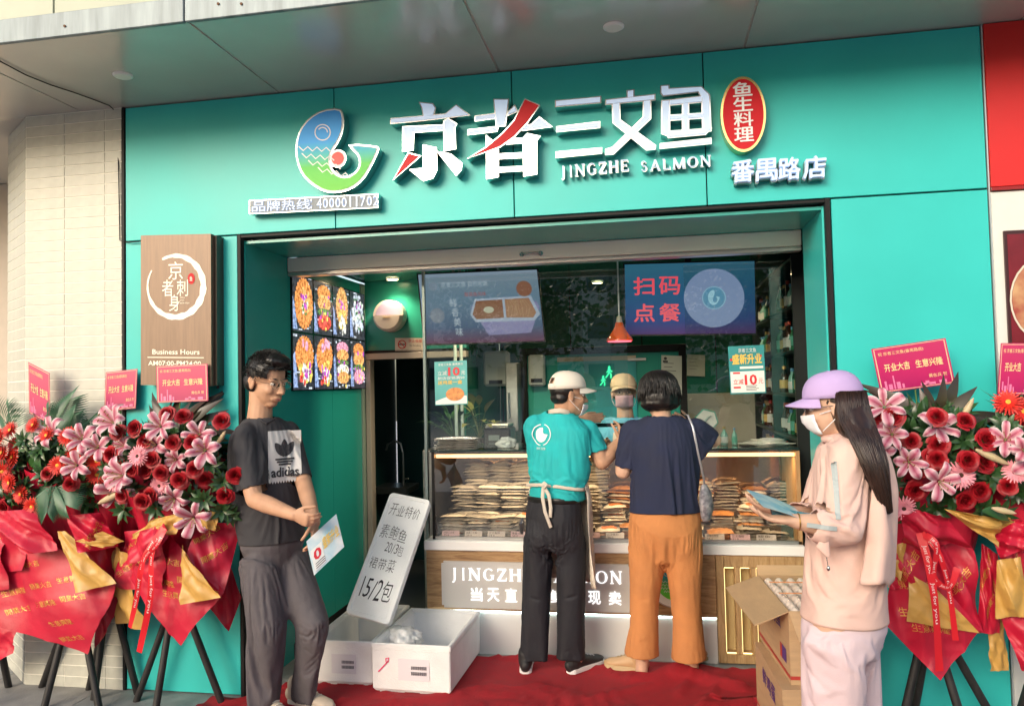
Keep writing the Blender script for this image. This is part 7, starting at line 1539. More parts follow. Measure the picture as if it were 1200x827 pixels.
# ---------------------------------------------------------------- 2. staff member in teal, back to us
YS = .50; s_ = lambda x, y, d=0.: at(x, y, YS+d)
st = thing('person', 'staff member in teal tee, white cap and apron with back to us', 'person', (at(650, 600, YS).x, YS, 0))
fb = frame((.42,.90,0)); fh = frame((.90,.42,-.10)); hc = s_(667, 462, -.02)
shL, shR = s_(626, 497, -.02), s_(688, 503, .02); elR, wrR = s_(705, 541, .0), s_(727, 517, .12); elL, wrL = s_(640, 545, .24), s_(680, 492, .30)
b = NB(); head(b, hc, fh, 1.0, neckto=s_(659,490)); limb(b, [s_(658,494), s_(655,530), s_(652,590)], [(.045,.04),(.14,.09),(.12,.09)], side=fb[1]); limb(b, [shR, elR], [.052,.044]); limb(b, [elR, elR.lerp(wrR,.35), wrR], [.045,.046,.029]); limb(b, [shL, elL], [.05,.042]); limb(b, [elL, wrL], [.042,.028])
hand(b, wrR, V(.05,.5,.75), V(-.9,.2,0), V(-.2,-.3,.9), (.35,.4,.3), .95); hand(b, wrL, V(1,-.12,.12), V(0,.2,-1), V(0,.5,.8), (.05,.1,.1), .95, .05)
for a, c, d in ((s_(632,640), s_(625,700), s_(617,772,.03)), (s_(668,640), s_(670,700), s_(677,772,.03))): limb(b, [a, c, d], [.07,.05,.030])
b2 = b.copy(); limb(b2, [s_(658,488), s_(656,500), s_(655,522), s_(654,560), s_(652,590), s_(650,622), s_(650,640)], [(.10,.07),(.178,.095),(.188,.115),(.160,.112),(.150,.108),(.155,.118),(.12,.09)], side=fb[1], n=24); ell(b2, s_(634,630,-.04), (.085,.08,.10)); ell(b2, s_(666,630,-.03), (.085,.08,.10))
for a, c, d in ((s_(632,640), s_(626,700), s_(618,785)), (s_(668,640), s_(671,700), s_(676,785))): limb(b2, [a, c, d], [.088,.058,.040])
blob('body', b, SKIN, st, .0048, 3); coll = collider(b2)
TEALT = mat('teal_jersey', (.012,.40,.42), .8, var=.12, vs=10, bump=.3, bs=350)
b = NB(); limb(b, [s_(659,478), s_(658,486), s_(656,497), s_(655,520), s_(654,560), s_(652,586)], [(.058,.056),(.095,.078),(.190,.105),(.205,.125),(.180,.125),(.168,.120)], side=fb[1], n=24)
limb(b, [shR+V(-.04,0,.02), shR, shR.lerp(elR,.35), shR.lerp(elR,.66)], [.055,.070,.074,.080], n=16, cap=False); limb(b, [shL+V(.04,0,.02), shL, shL.lerp(elL,.4), shL.lerp(elL,.7)], [.055,.068,.072,.076], n=16, cap=False)
nk = s_(659, 480); tshirt = garment('t_shirt', b, TEALT, st, [coll], .0125, 4, [(nk, V(0,0,1), .085), (s_(652,586), V(0,0,-1), .26), (shR.lerp(elR,.66), (elR-shR).normalized(), .11), (shL.lerp(elL,.7), (elL-shL).normalized(), .11)], [(nk, .095), (s_(652,592), .17)], 20, .05)
pc = s_(630, 510, -.13); NPb = V(-.35,-.94,0).normalized(); Ux = V(.94,-.35,0); bk = Pl(pc-Ux*.06-V(0,0,.062), Ux*.12, V(0,0,.124), NPb)
def emb(b, p):
    for k in range(1, 15): pass
    vs = smooth_outline(FISH, 0); c = (.30, .5)
    G = [(x*.66+.17, y*.66+.17) for x, y in FISH]; f = b.faces.new([b.verts.new(p.p(*q)) for q in G]); bmesh.ops.triangulate(b, faces=[f])
    for a0, a1 in ((100, 265), (285, 440)): p.disc(b, .5, .5, .060, 0, n=36, r0=.055, a0=a0, a1=a1)
decal(st, 'back_emblem', mat('print_white_cloth', (.75,.78,.78), .7), tshirt, bk, emb, .006)
decal(st, 'back_lettering', MATS['print_white_cloth'], tshirt, Pl(bk.p(.25,-.16), bk.U*.5, bk.W*.11, NPb), lambda b, p: p.text(b, '京者 三文鱼', 0, 0, 1, 1, 0), .006)
NAVYP = mat('black_trousers', (.010,.011,.017), .72, var=.2, vs=8, bump=.25, bs=260)
b = NB(); limb(b, [s_(650,581), s_(649,603), s_(650,622), s_(650,636)], [(.158,.118),(.170,.132),(.168,.130),(.130,.10)], side=fb[1], n=22, cap=False); ell(b, s_(632,622,-.03), (.085,.085,.09)); ell(b, s_(668,622,-.02), (.085,.085,.09))
limb(b, [s_(630,628), s_(628,655), s_(625,690), s_(622,730), s_(619,758), s_(618,769)], [.092,.085,.078,.074,.071,.070], n=20, cap=False); limb(b, [s_(670,628), s_(671,655), s_(673,690), s_(674,730), s_(675,758), s_(675,769)], [.092,.085,.078,.074,.071,.070], n=20, cap=False)
garment('trousers', b, NAVYP, st, [coll], .0125, 2, [(s_(618,769), V(0,0,-1), .12), (s_(675,769), V(0,0,-1), .12), (s_(650,581), V(0,0,1), .25)], [(s_(650,583), .19)], 14, .02, post=folds(.003, (15,15,4.5), 21, .7, [(tuple(s_(613,650,-.13)), tuple(s_(640,640,-.15)), .010, -.004), (tuple(s_(660,640,-.15)), tuple(s_(686,650,-.13)), .010, -.004), (tuple(s_(615,657,-.13)), tuple(s_(642,647,-.13)), .008, .006), (tuple(s_(610,698,-.08)), tuple(s_(638,704,-.08)), .008, -.007), (tuple(s_(658,702,-.08)), tuple(s_(688,696,-.08)), .008, -.007), (tuple(s_(608,760,-.07)), tuple(s_(632,765,-.07)), .008, -.008), (tuple(s_(662,764,-.07)), tuple(s_(690,758,-.07)), .008, -.008), (tuple(s_(650,590,-.15)), tuple(s_(650,632,-.16)), .006, -.004)])); bpy.data.objects.remove(coll)
b = NB(); ring = [s_(650,583)+fb[0]*.124*math.sin(a)+fb[1]*.165*math.cos(a) for a in [2*math.pi*k/24 for k in range(25)]]; limb(b, ring, [(.016,.003)]*25, side=V(0,0,1), n=8, cap=False); fin('belt', b, mat('belt_black', (.01,.01,.01), .35), st, smooth=True)
APR = mat('apron_canvas', (.56,.51,.43), .85, bump=.4, bs=300)
b = NB(); ring = [s_(652,569+4*math.cos(a*2))+fb[0]*.130*math.sin(a)+fb[1]*.186*math.cos(a)+V(0,0,.012*math.cos(a)**2) for a in [2*math.pi*k/32 for k in range(33)]]; limb(b, ring, [(.010,.003)]*33, side=V(0,0,1), n=8, cap=False); ap = fin('apron_tie', b, APR, st, smooth=True)
b = NB(); k0 = s_(637, 569, -.15)
for P in ([k0, k0+V(-.006,-.012,-.06), k0+V(.006,-.01,-.14), k0+V(.035,-.006,-.225)], [k0, k0+V(.03,-.012,-.05), k0+V(.038,-.008,-.12), k0+V(.034,-.004,-.17)], [k0+V(0,-.01,.02), k0+V(.02,-.02,.01), k0+V(0,-.015,-.01)]): limb(b, P, [(.010,.0025)]*len(P), side=V(1,0,0), n=8)
fin('bow', b, APR, ap, smooth=True)
# apron bib wrapped round the front, its right edge seen past the hip
b = NB(); nA, nB_ = 14, 16; G = []
for i in range(nA+1):
    a = -1.45+2.9*i/nA; row = []
    for j in range(nB_+1):
        v = j/nB_; z = 1.22-.72*v; k = 1+.10*v; w_ = .03*math.sin(a*7+v*3)*v
        row.append(b.verts.new(V(s_(652,600).x, s_(652,600).y, z)+fb[0]*(.152*k+w_*.4)*math.cos(a)+fb[1]*(.200*k+w_)*math.sin(a)*(1 if v > .3 else .75+.83*v)))
    G.append(row)
for i in range(nA):
    for j in range(nB_): b.faces.new((G[i][j], G[i+1][j], G[i+1][j+1], G[i][j+1]))
o = fin('apron', b, APR, st, smooth=True); so_ = o.modifiers.new('s', 'SOLIDIFY'); so_.thickness = .003
b = NB(); limb(b, [s_(643,483,.0), s_(647,482,-.065), s_(656,481,-.085), s_(666,483,-.06), s_(673,488,.02)], [(.014,.004)]*5, side=V(0,0,1), n=8); fin('apron_neck_strap', b, APR, st, smooth=True)
b = NB(); kp = s_(612, 607, -.06); limb(b, [kp, kp+V(-.008,-.01,-.03), kp+V(-.004,-.01,-.08)], [.006,.012,.009], n=8); limb(b, [kp+V(.006,-.01,-.02), kp+V(.01,-.01,-.07)], [.008,.005], n=6); fin('keys', b, mat('keys_dark', (.12,.12,.12), .3, metal=.8), st)
SHB = mat('black_sneaker', (.018,.018,.02), .6, bump=.5, bs=140); SSW = mat('sole_white', (.75,.75,.74), .5)
sneaker(st, atz(617, 789)+V(-.0,-.035,.009), (-.12,1,0), .27, SHB, SSW); sneaker(st, atz(672, 789)+V(-.02,-.035,.009), (.62,.78,0), .27, SHB, SSW)
CAPW = mat('cap_cream_cloth', (.66,.62,.55), .85, bump=.3, bs=250)
cap(st, hc, fh, 1.0, CAPW, strapm=CAPW); mask(st, hc, fh, 1.0, MASKW, True); face_parts(st, hc, fh, 1.0)
b = NB(); L = rel(hc, fh); ell(b, L(-.030,0,.020), (.086,.080,.060), fh, 20, 12); ell(b, L(-.055,0,-.025), (.052,.070,.040), fh)
blob('hair', b, HAIR, st, .005, 2, folds(.002, (40,40,30), 3, .5), cut=lambda p: (lambda q: (q.dot(fh[2]) < .02 and q.dot(fh[0]) > .0) or q.dot(fh[0]) > .05 or q.dot(fh[2]) < -.06)(p-hc))

# ---------------------------------------------------------------- 3. woman in navy and orange, back to us
YN = .50; n_ = lambda x, y, d=0.: at(x, y, YN+d)
wn = thing('person', 'woman in navy tee and orange trousers with black bob, back to us', 'person', (at(778, 600, YN).x, YN, 0))
fb = frame((-.12,.99,0)); fh = frame((-.25,.95,-.22)); hc = n_(771, 465, .01)
shL, shR = n_(740, 503), n_(816, 501); elL, wrL = n_(730, 552, .0), n_(728, 532, .24); elR, wrR = n_(836, 515, .06), n_(808, 500, .28)
b = NB(); head(b, hc, fh, .98, neckto=n_(776,492)); limb(b, [n_(775,492), n_(777,530), n_(778,590)], [(.04,.04),(.13,.09),(.12,.09)], side=fb[1]); limb(b, [shL, elL], [.050,.044]); limb(b, [elL, wrL], [.044,.028]); limb(b, [shR, elR], [.050,.044]); limb(b, [elR, wrR], [.044,.030])
hand(b, wrL, V(.2,.6,.6), V(.9,0,0), V(0,.3,.8), (.4,.5,.3), .9); hand(b, wrR, V(-.5,.6,.4), V(-.2,-.6,.3), V(0,.3,.9), (.4,.5,.3), .9)
for a, c, d in ((n_(757,640), n_(756,710), n_(752,785,.0)), (n_(800,640), n_(804,710), n_(812,785,.06))): limb(b, [a, c, d, d+V(0,0,-.02)], [.07,.05,.034,.034])
b2 = b.copy(); limb(b2, [n_(776,490), n_(777,502), n_(778,525), n_(779,560), n_(780,592), n_(779,615), n_(779,640)], [(.10,.07),(.172,.095),(.185,.118),(.172,.115),(.165,.112),(.182,.125),(.15,.10)], side=fb[1], n=24); ell(b2, n_(760,634,-.03), (.085,.082,.09)); ell(b2, n_(798,634,-.03), (.085,.082,.09))
for a, c, d in ((n_(758,640), n_(756,710), n_(753,785,.0)), (n_(800,640), n_(803,710), n_(808,785,.03))): limb(b2, [a, c, d], [.095,.062,.040])
blob('body', b, SKINL, wn, .0048, 3); coll = collider(b2)
NAVY = mat('navy_jersey', (.012,.018,.050), .85, var=.15, vs=10, bump=.3, bs=350)
b = NB(); limb(b, [n_(776,482), n_(776,489), n_(777,500), n_(778,525), n_(779,560), n_(780,596)], [(.060,.058),(.095,.080),(.190,.108),(.205,.130),(.198,.132),(.205,.136)], side=fb[1], n=24)
limb(b, [shL+V(.04,0,.02), shL, shL.lerp(elL,.5), shL.lerp(elL,.84)], [.055,.070,.076,.080], n=16, cap=False); limb(b, [shR+V(-.04,0,.02), shR, shR.lerp(elR,.5), shR.lerp(elR,.85)], [.055,.070,.078,.082], n=16, cap=False)
NTB = b
ORG = mat('orange_linen', (.50,.205,.068), .85, var=.12, vs=9, bump=.35, bs=240)
b = NB(); limb(b, [n_(780,590), n_(779,615), n_(779,635), n_(779,652)], [(.180,.125),(.203,.145),(.205,.145),(.165,.11)], side=fb[1], n=22, cap=False); ell(b, n_(759,632,-.03), (.10,.105,.10)); ell(b, n_(799,632,-.03), (.10,.105,.10))
limb(b, [n_(756,640), n_(756,668), n_(755,700), n_(755,730), n_(753,756), n_(753,767)], [.106,.094,.086,.086,.094,.098], n=20, cap=False); limb(b, [n_(802,640), n_(802,668), n_(803,700), n_(804,730), n_(804,760), n_(804,771)], [.106,.094,.086,.086,.093,.096], n=20, cap=False)
otr = garment('trousers', b, ORG, wn, [coll], .0125, 2, [(n_(753,767), V(0,0,-1), .14), (n_(804,771), V(0,0,-1), .14), (n_(780,590), V(0,0,1), .28)], [(n_(780,592), .21)], 8, .0, post=folds(.0035, (14,14,4.5), 41, .7, [(tuple(n_(740,672,-.15)), tuple(n_(772,655,-.15)), .010, -.010), (tuple(n_(788,656,-.15)), tuple(n_(818,672,-.15)), .010, -.010), (tuple(n_(742,684,-.13)), tuple(n_(766,674,-.13)), .008, .006), (tuple(n_(779,600,-.17)), tuple(n_(779,655,-.18)), .006, -.010), (tuple(n_(742,706,-.1)), tuple(n_(768,700,-.1)), .009, -.007), (tuple(n_(790,702,-.1)), tuple(n_(816,708,-.1)), .009, -.007), (tuple(n_(742,752,-.1)), tuple(n_(768,744,-.1)), .010, .008), (tuple(n_(792,746,-.1)), tuple(n_(818,756,-.1)), .010, .008), (tuple(n_(745,610,-.15)), tuple(n_(757,640,-.15)), .008, -.005), (tuple(n_(805,612,-.15)), tuple(n_(798,642,-.15)), .008, -.005)]))
nk = n_(776, 484); nt_ = garment('t_shirt', NTB, NAVY, wn, [coll, otr], .0125, 4, [(nk, V(0,0,1), .085), (n_(780,596), V(0,0,-1), .30), (shL.lerp(elL,.84), (elL-shL).normalized(), .11), (shR.lerp(elR,.85), (elR-shR).normalized(), .11)], [(nk, .095)], 20, .03)
bpy.data.objects.remove(coll)
LO = mat('tan_loafer', (.50,.32,.17), .5, bump=.2, bs=160); LS = mat('sole_tan', (.50,.38,.22), .7)
sneaker(wn, atz(752, 790)+V(.02,0,.012), (-.80,.25,0), .235, LO, LS, 'loafer'); sneaker(wn, atz(806, 783)+V(.0,.0,.014), (.55,.75,0), .235, LO, LS, 'loafer')
L = rel(hc, fh); b = NB(); ell(b, L(-.018,0,.036), (.112,.100,.094), fh, 24, 14); ell(b, L(-.040,0,-.015), (.092,.112,.075), fh, 22, 12); ell(b, L(-.040,0,-.050), (.082,.112,.040), fh, 20, 10)
hb2 = blob('hair', b, HAIR, wn, .006, 3, folds(.007, (22,22,5), 4, .7, (), .002))
r_ = random.Random(4); roots = [(r_.uniform(0, 6.28), r_.uniform(.7, 1.12), r_.uniform(-.012,.02)) for _ in range(560)]
def bob(rt, k, i):
    a, q, z0 = rt; e = math.pi/2-k*2.05*q; R0 = max(0, math.cos(e)); wv = .006*math.sin(k*7+i)
    zz = .044+.098*math.sin(e) if e > 0 else .044-(.125+z0)*(-e/1.2)*1.0; rr = 1+.10*max(0, -e)-.14*max(0, -e-.75); fcut = 1 if math.cos(a) < .35 else .93
    return L(-.028+(.112*R0*math.cos(a))*rr*fcut if e > 0 else -.028+.112*math.cos(a)*rr*fcut+wv, (.104*R0 if e > 0 else .112)*math.sin(a)*rr+wv, zz)
strands('hair_locks', hb2, HAIR, roots, bob, .0045, 10)
# shoulder bag (carried, a thing of its own)
bg_ = thing('shoulder_bag', 'small grey patterned shoulder bag at the hip of the woman in navy', 'bag', n_(828, 600, -.02))
b = NB(); q = n_(826, 588, -.01); limb(b, [q+V(0,0,.085), q+V(.004,0,.05), q+V(.008,0,-.02), q+V(.006,0,-.085)], [(.035,.018),(.058,.03),(.062,.036),(.048,.026)], side=V(.35,.93,0), n=16)
blob('bag_body', b, mat('bag_pattern', (.40,.38,.40), .45, var=.7, vs=38, col2=(.06,.06,.09)), bg_, .006, 3, folds(.006, (14,14,10), 8, .7))
b = NB(); limb(b, [n_(806,486,-.08), n_(812,500,-.125), n_(818,530,-.12), n_(825,562,-.06), q+V(0,0,.09)], [(.006,.002)]*5, side=V(1,0,0), n=8); limb(b, [n_(806,486,-.08), n_(803,486,.02), n_(808,496,.12)], [(.006,.002)]*3, side=V(1,0,0), n=8); fin('strap', b, mat('strap_grey', (.34,.35,.38), .35, metal=.4), bg_, smooth=True)

# ---------------------------------------------------------------- 4. clerk behind the counter
YK = 1.22; k_ = lambda x, y, d=0.: at(x, y, YK+d)
ck = thing('person', 'clerk behind the counter in beige cap, glasses, pink mask and light blue tee', 'person', (at(733, 520, YK).x, YK+.1, 0))
YK = 1.42; fb = frame((.05,-1,0)); fh = frame((.08,-1,.02)); hc = k_(731, 460, 0)
shR, shL = k_(704, 500), k_(764, 500)
b = NB(); head(b, hc, fh, 1.0, neckto=k_(733,490)); limb(b, [k_(733,494), k_(733,530), k_(733,600)], [(.045,.045),(.15,.10),(.14,.10)], side=fb[1]); 
for sh_, el_, wr_, sg_ in ((shR, k_(698,545,-.06), k_(708,522,-.26), 1), (shL, k_(768,548,-.05), k_(752,530,-.28), -1)):
    limb(b, [sh_, el_], [.05,.043]); limb(b, [el_, wr_], [.043,.028]); hand(b, wr_, V(.4*sg_,-.7,.3), V(0,-.1,-1), V(-.3*sg_,-.2,.9), (.3,.4,.3), .95)
limb(b, [k_(733,600), V(k_(733,600).x, YK, .45), V(k_(733,600).x, YK, .03)], [.12,.10,.09])
b2 = b.copy(); limb(b2, [k_(733,490), k_(733,502), k_(734,530), k_(734,600)], [(.09,.07),(.175,.095),(.185,.11),(.16,.11)], side=fb[1]); blob('body', b, SKINL, ck, .0052, 3); coll = collider(b2)
b = NB(); limb(b, [k_(733,484), k_(733,490), k_(733,500), k_(734,530), k_(734,580), k_(734,615)], [(.058,.056),(.09,.08),(.19,.11),(.20,.125),(.18,.125),(.18,.125)], side=fb[1], n=22)
limb(b, [shR+V(.03,0,0), shR.lerp(k_(698,545,-.06), .8)], [.074,.08], n=16); limb(b, [shL+V(-.03,0,0), shL.lerp(k_(768,548,-.05), .8)], [.074,.08], n=16)
nk = k_(733,486); garment('t_shirt', b, mat('light_blue_jersey', (.16,.55,.78), .8, var=.12, vs=10, bump=.3, bs=350), ck, [coll], .014, 4, [(nk, V(0,0,1), .085), (k_(734,615), V(0,0,-1), .25)], [(nk, .095)], 14, .03); bpy.data.objects.remove(coll)
b = NB(); limb(b, [V(k_(734,612).x, YK, k_(734,612).z), V(k_(734,600).x, YK, .6), V(k_(734,600).x, YK, .06)], [(.17,.12),(.17,.12),(.15,.1)], side=fb[1]); blob('trousers', b, NAVYP, ck, .010, 3)
b = NB(); G = []
for i in range(11):
    a = -1.2+2.4*i/10; G.append([b.verts.new(V(k_(734,520).x, YK, k_(734,505).z-.75*j/12)+fb[0]*.148*math.cos(a)+fb[1]*.205*math.sin(a)*(.55+.45*min(1, j/5))) for j in range(13)])
for i in range(10):
    for j in range(12): b.faces.new((G[i][j], G[i+1][j], G[i+1][j+1], G[i][j+1]))
o = fin('apron', b, APR, ck, smooth=True); so_ = o.modifiers.new('s', 'SOLIDIFY'); so_.thickness = .003
cap(ck, hc, fh, 1.0, mat('cap_beige_cloth', (.70,.56,.38), .85, bump=.3, bs=250)); mask(ck, hc, fh, 1.0, mat('mask_pink', (.72,.45,.52), .6, var=.15, vs=30, bump=.2, bs=200)); face_parts(ck, hc, fh, 1.0, BLACK)
b = NB(); L = rel(hc, fh); ell(b, L(-.030,0,.020), (.086,.082,.060), fh, 20, 12); ell(b, L(-.045,0,-.02), (.056,.076,.045), fh)
blob('hair', b, HAIR, ck, .005, 2, folds(.002, (40,40,30), 3, .5), cut=lambda p: (p-hc).dot(fh[0]) > .03)

# ---------------------------------------------------------------- 5. woman in pink, at right
YP = -.95; p_ = lambda x, y, d=0.: at(x, y, YP+d)
pk = thing('person', 'woman in pink hooded top and lilac cap with long dark hair, holding a brochure', 'person', (at(985, 640, YP).x, YP, 0))
fb = frame((-.92,.38,0)); fh = frame((-.96,.22,-.16)); hc = p_(974, 476, 0)
shN = p_(992, 530, -.13); elN, wrN = p_(980, 618, -.20), p_(930, 610, -.22); shF = p_(975, 528, .15); elF, wrF = p_(950, 605, .12), p_(915, 600, -.02)
b = NB(); head(b, hc, fh, .91, neckto=p_(992,514)); limb(b, [p_(990,512), p_(995,560), p_(992,640), p_(990,715)], [(.05,.045),(.12,.085),(.10,.07),(.09,.07)], side=fb[1]); limb(b, [shN, elN], [.045,.040]); limb(b, [elN, elN.lerp(wrN,.4), wrN], [.040,.037,.024]); limb(b, [shF, elF], [.045,.038]); limb(b, [elF, wrF], [.038,.024])
hand(b, wrN, V(-1,.05,.12), V(.1,.2,1), V(-.2,.9,.1), (.18,.25,.2), .92, .03, .5); hand(b, wrF, V(-1,-.1,.25), V(0,-.1,1), V(0,-1,.2), (.25,.3,.3), .9, .03)
for dx, yy in ((-8, -.09), (16, .09)): q = p_(985+dx, 725, yy); limb(b, [q, V(q.x-.02, q.y, .48), V(q.x, q.y, .05)], [.075,.05,.035])
b2 = b.copy(); limb(b2, [p_(993,512), p_(994,522), p_(995,540), p_(996,570), p_(992,620), p_(989,680), p_(989,730), p_(989,765)], [(.08,.07),(.135,.09),(.150,.105),(.140,.105),(.125,.10),(.140,.115),(.155,.13),(.11,.10)], side=fb[1], n=24)
for yy in (-.085, .085): q = p_(987, 760, yy); limb(b2, [q, V(q.x-.02, q.y, .48), V(q.x, q.y, .05)], [.095,.062,.045])
blob('body', b, SKINL, pk, .0048, 3); coll = collider(b2)
PINK = mat('pink_cotton', (.72,.49,.42), .85, var=.08, vs=8, bump=.3, bs=320)
b = NB(); limb(b, [p_(993,508), p_(993,516), p_(994,526), p_(995,540), p_(996,570), p_(992,620), p_(990,680), p_(990,722)], [(.055,.055),(.080,.075),(.135,.10),(.150,.112),(.150,.120),(.145,.126),(.150,.138),(.155,.146)], side=fb[1], n=24)
TOPB = b
cfN = elN.lerp(wrN,.60); cfF = elF.lerp(wrF,.5); limb(b, [shN+V(.01,.06,.02), shN, shN.lerp(elN,.5)+V(.004,0,0), elN+V(.012,0,0), elN.lerp(wrN,.3)+V(0,0,-.005), cfN], [.05,.062,.067,.070,.062,.050], n=18, cap=False); limb(b, [shF+V(0,-.05,.02), shF, elF, cfF], [.05,.064,.066,.052], n=16, cap=False)
# trousers first, then the top over them
PP = mat('pale_lilac_trousers', (.66,.52,.55), .85, var=.06, vs=7, bump=.3, bs=280)
bt = NB(); limb(bt, [p_(989,688), p_(989,732), p_(990,762)], [(.150,.125),(.162,.140),(.13,.11)], side=fb[1], n=22, cap=False); ends = []
for yy in (-.085, .085):
    q = p_(988+(20 if yy > 0 else -20), 748, yy*1.1); limb(bt, [q+V(0,0,.03), V(q.x-.01, q.y, .68), V(q.x-.02, q.y, .48), V(q.x, q.y, .25), V(q.x, q.y, .10)], [.105,.095,.090,.088,.086], n=18, cap=False); ends.append(V(q.x, q.y, .10))
ptr = garment('trousers', bt, PP, pk, [coll], .015, 5, [(ends[0], V(0,0,-1), .12), (ends[1], V(0,0,-1), .12), (p_(989,688), V(0,0,1), .25)], [(p_(989,690), .19)], 9, .0)
nk = p_(993, 514); slv = garment('hooded_top', TOPB, PINK, pk, [coll, ptr], .0125, 4, [(nk, V(0,0,1), .08), (p_(990,722), V(0,0,-1), .27), (cfN, (wrN-elN).normalized(), .09), (cfF, (wrF-elF).normalized(), .09)], [(nk, .095), (cfN, .07), (cfF, .07)], 22, .05)
# capelet: loose flap over shoulders and back with wavy hem
b = NB(); nA, nB_ = 40, 16; G = []; cN = p_(998, 524, 0)
for i in range(nA+1):
    a = -1.15+3.2*i/nA; row = []      # a = 0 at the back
    for j in range(nB_+1):
        v = j/nB_; rr = .058+.106*min(1, v*2.6)**.7+.02*v; z = -.035*min(1, v*2.6)**1.5-.50*max(0, v-.16)*(.92 if abs(a) < 1.9 else .5); wv = (.016*math.sin(a*6.5)+.008*math.sin(a*13+1))*v
        ks = 1.0 if abs(math.cos(a)) > .6 else 1.0
        row.append(b.verts.new(cN-fb[0]*(rr*.92+wv)*math.cos(a)+fb[1]*(rr*1.10+wv)*math.sin(a)+V(0,0,z+.012*math.sin(a*6.5)*v)))
    G.append(row)
for i in range(nA):
    for j in range(nB_): b.faces.new((G[i][j], G[i+1][j], G[i+1][j+1], G[i][j+1]))
o = fin('cape_layer', b, PINK, pk, smooth=True)
nkc = cN; drape(o, [coll, slv], 20, lambda v: 1. if (v-nkc).length < .13 else 0., .06, sub=0, bend=6., stiff=20.); GARM.append(o); bpy.data.objects.remove(coll)
b = NB(); ell(b, p_(1002,517,.02), (.075,.095,.030), fb, 20, 12); ell(b, p_(1010,524,.02), (.060,.080,.040), fb, 18, 10); ell(b, p_(985,514,-.02), (.066,.072,.022), fb, 18, 10); blob('hood', b, PINK, pk, .007, 3, folds(.010, (14,14,12), 72, .7))
RP = mat('grey_reflective_piping', (.36,.41,.41), .5)
for A_, C_, wd_s in ((p_(988,545,-.3), p_(987,612,-.3), .016), (p_(984,622,-.3), p_(948,617,-.3), .015)):
    dd = C_-A_; ww = dd.cross(V(0,1,0)).normalized()*wd_s; q = Pl(A_-ww*.5, dd, ww, V(0,-1,0))
    def strp(b, p, n=14):
        G = [[b.verts.new(p.p(i/n, j/2)) for j in range(3)] for i in range(n+1)]
        for i in range(n):
            for j in range(2): b.faces.new((G[i][j], G[i+1][j], G[i+1][j+1], G[i][j+1]))
    decal(pk, 'sleeve_stripe', RP, slv, q, strp, .007)
b = NB(); r0 = p_(968, 640, -.24); limb(b, [r0+V(0,0,.03), r0+V(-.01,0,0), r0+V(.005,0,-.03)], [(.012,.005),(.022,.006),(.008,.004)], side=V(1,0,.3), n=10); oo = fin('ruffle', b, PINK, slv, smooth=True); b = NB(); limb(b, [r0+V(.0,0,-.03), r0+V(.004,0,-.065)], [.0015,.0015], n=5); ell(b, r0+V(.005,0,-.07), (.006,.006,.009), None, 8, 6); fin('drawstring_toggle', b, CHROME, oo)
for yy in (-.085, .08): q = p_(987, 760, yy); sneaker(pk, V(q.x+.05, q.y, .002), (-1,.3,0), .235, mat('white_sneaker', (.7,.7,.68), .6), SSW)
LC = mat('cap_lilac_cloth', (.46,.34,.60), .85, bump=.3, bs=250)
cap(pk, hc, fh, .94, LC, tilt=.1); mask(pk, hc, fh, .91, MASKW); face_parts(pk, hc, fh, .91, mat('clear_frame', (.1,.1,.12), .3))
L = rel(hc, fh); b = NB(); ell(b, L(-.028,0,.018), (.080,.076,.066), fh, 20, 12); q0 = L(-.045,0,-.02); limb(b, [q0+V(0,0,.03), p_(1004,500,-.06), p_(1020,540,-.12), p_(1032,575,-.13), p_(1038,590,-.12)], [(.082,.070),(.092,.060),(.086,.044),(.060,.026),(.03,.014)], side=fb[1], n=18)
lh = blob('hair', b, HAIRB, pk, .006, 3, folds(.007, (26,26,3), 91, .75, (), .001), cut=lambda p: (lambda q: q.dot(fh[0]) > .018 and q.dot(fh[2]) < .03 or q.dot(fh[0]) > .03)(p-hc))
r_ = random.Random(9); roots = [(r_.uniform(-1, 1), r_.uniform(-.8, 1), r_.uniform(.82, 1.12)) for _ in range(1100)]
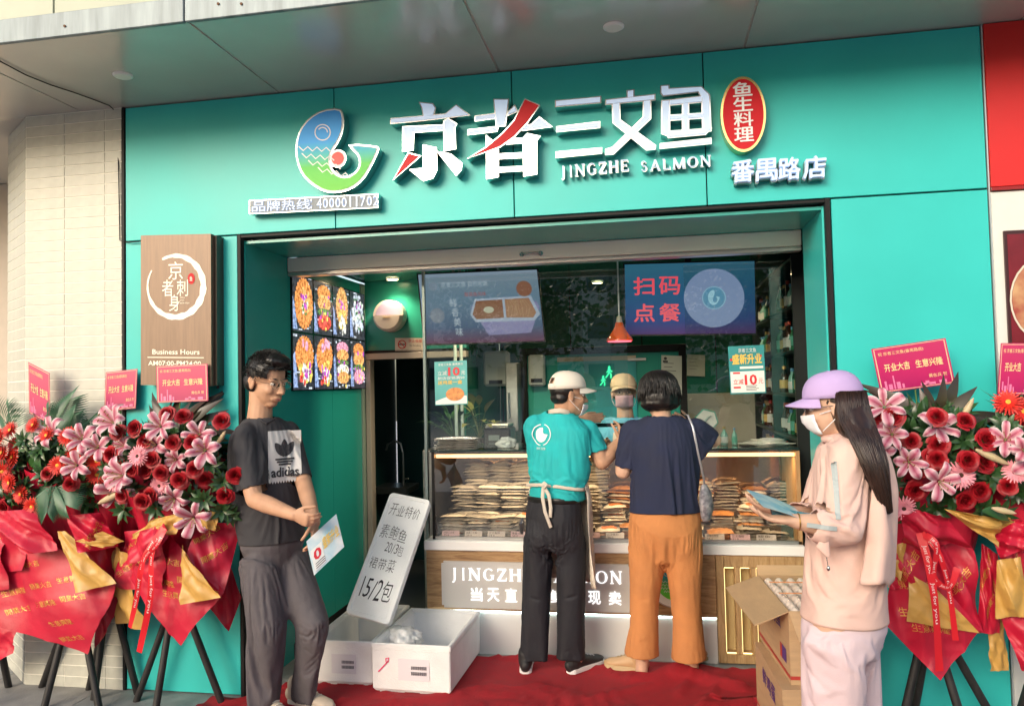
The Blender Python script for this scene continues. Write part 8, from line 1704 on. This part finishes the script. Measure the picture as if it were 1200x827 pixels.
spine = [L(-.055,0,.045), p_(996,490,-.04), p_(1010,515,-.10), p_(1022,545,-.135), p_(1032,575,-.14), p_(1040,600,-.13)]
def longh(rt, k, i):
    s_r, d_r, ln = rt; x = min(4.999, k*5*ln*.95); a = int(x); f_ = x-a; c = spine[a].lerp(spine[min(5, a+1)], f_); w = (.080,.088,.090,.082,.060,.035)[a]*(1-f_)+(.088,.090,.082,.060,.035,.02)[a]*f_
    th = s_r*1.9; R1 = w*1.03; R2 = w*(.80-.45*k); q = fb[1]*R1*math.sin(th)-fb[0]*R2*math.cos(th)*(1 if d_r > -.3 else .8)
    return c+q+V(.004*math.sin(k*6+i), .004*math.cos(k*5+i*1.7), .002*math.sin(i))
strands('hair_locks', lh, HAIRB, roots, longh, .0030, 12)
b = NB(); ring = [wrN.lerp(elN, .12)+V(.0,.027*math.sin(a),.027*math.cos(a)) for a in [2*math.pi*k/16 for k in range(17)]]; limb(b, ring, [.0025]*17, n=6, cap=False); fin('bracelet', b, mat('bracelet_gold', (.5,.3,.1), .3, metal=.9), pk, smooth=True)
brt, brp = leaflet(p_(874,573,-.08), p_(930,594,-.02), p_(895,594,-.28), mat('brochure_blue', (.08,.38,.55), .3, var=.6, vs=16, col2=(.62,.72,.70)), 'blue printed brochure held flat by the woman in pink')
ph = thing('mobile_phone', 'dark mobile phone lying on the brochure in the pink woman hand', 'phone', p_(925, 600, -.15)); q = p_(922, 603, -.15)
b = NB(); U_ = V(.075,.0,-.012); W_ = V(.01,.12,.02); obox(b, q+V(-.06,-.07,.006), U_*1.9, W_*.6, V(0,0,.008)); fin('casing', b, mat('phone_dark', (.03,.05,.07), .2), ph); b = NB(); obox(b, q+V(-.058,-.068,.0145), U_*1.82, W_*.56, V(0,0,.001)); fin('screen', b, mat('phone_screen', (.10,.25,.32), .08), ph)

for o in GARM:
    if 'fine' not in o: mm = o.modifiers.new('s', 'SUBSURF'); mm.levels = mm.render_levels = 1
    else: del o['fine']
    so_ = o.modifiers.new('t', 'SOLIDIFY'); so_.thickness = .0025; so_.offset = 0
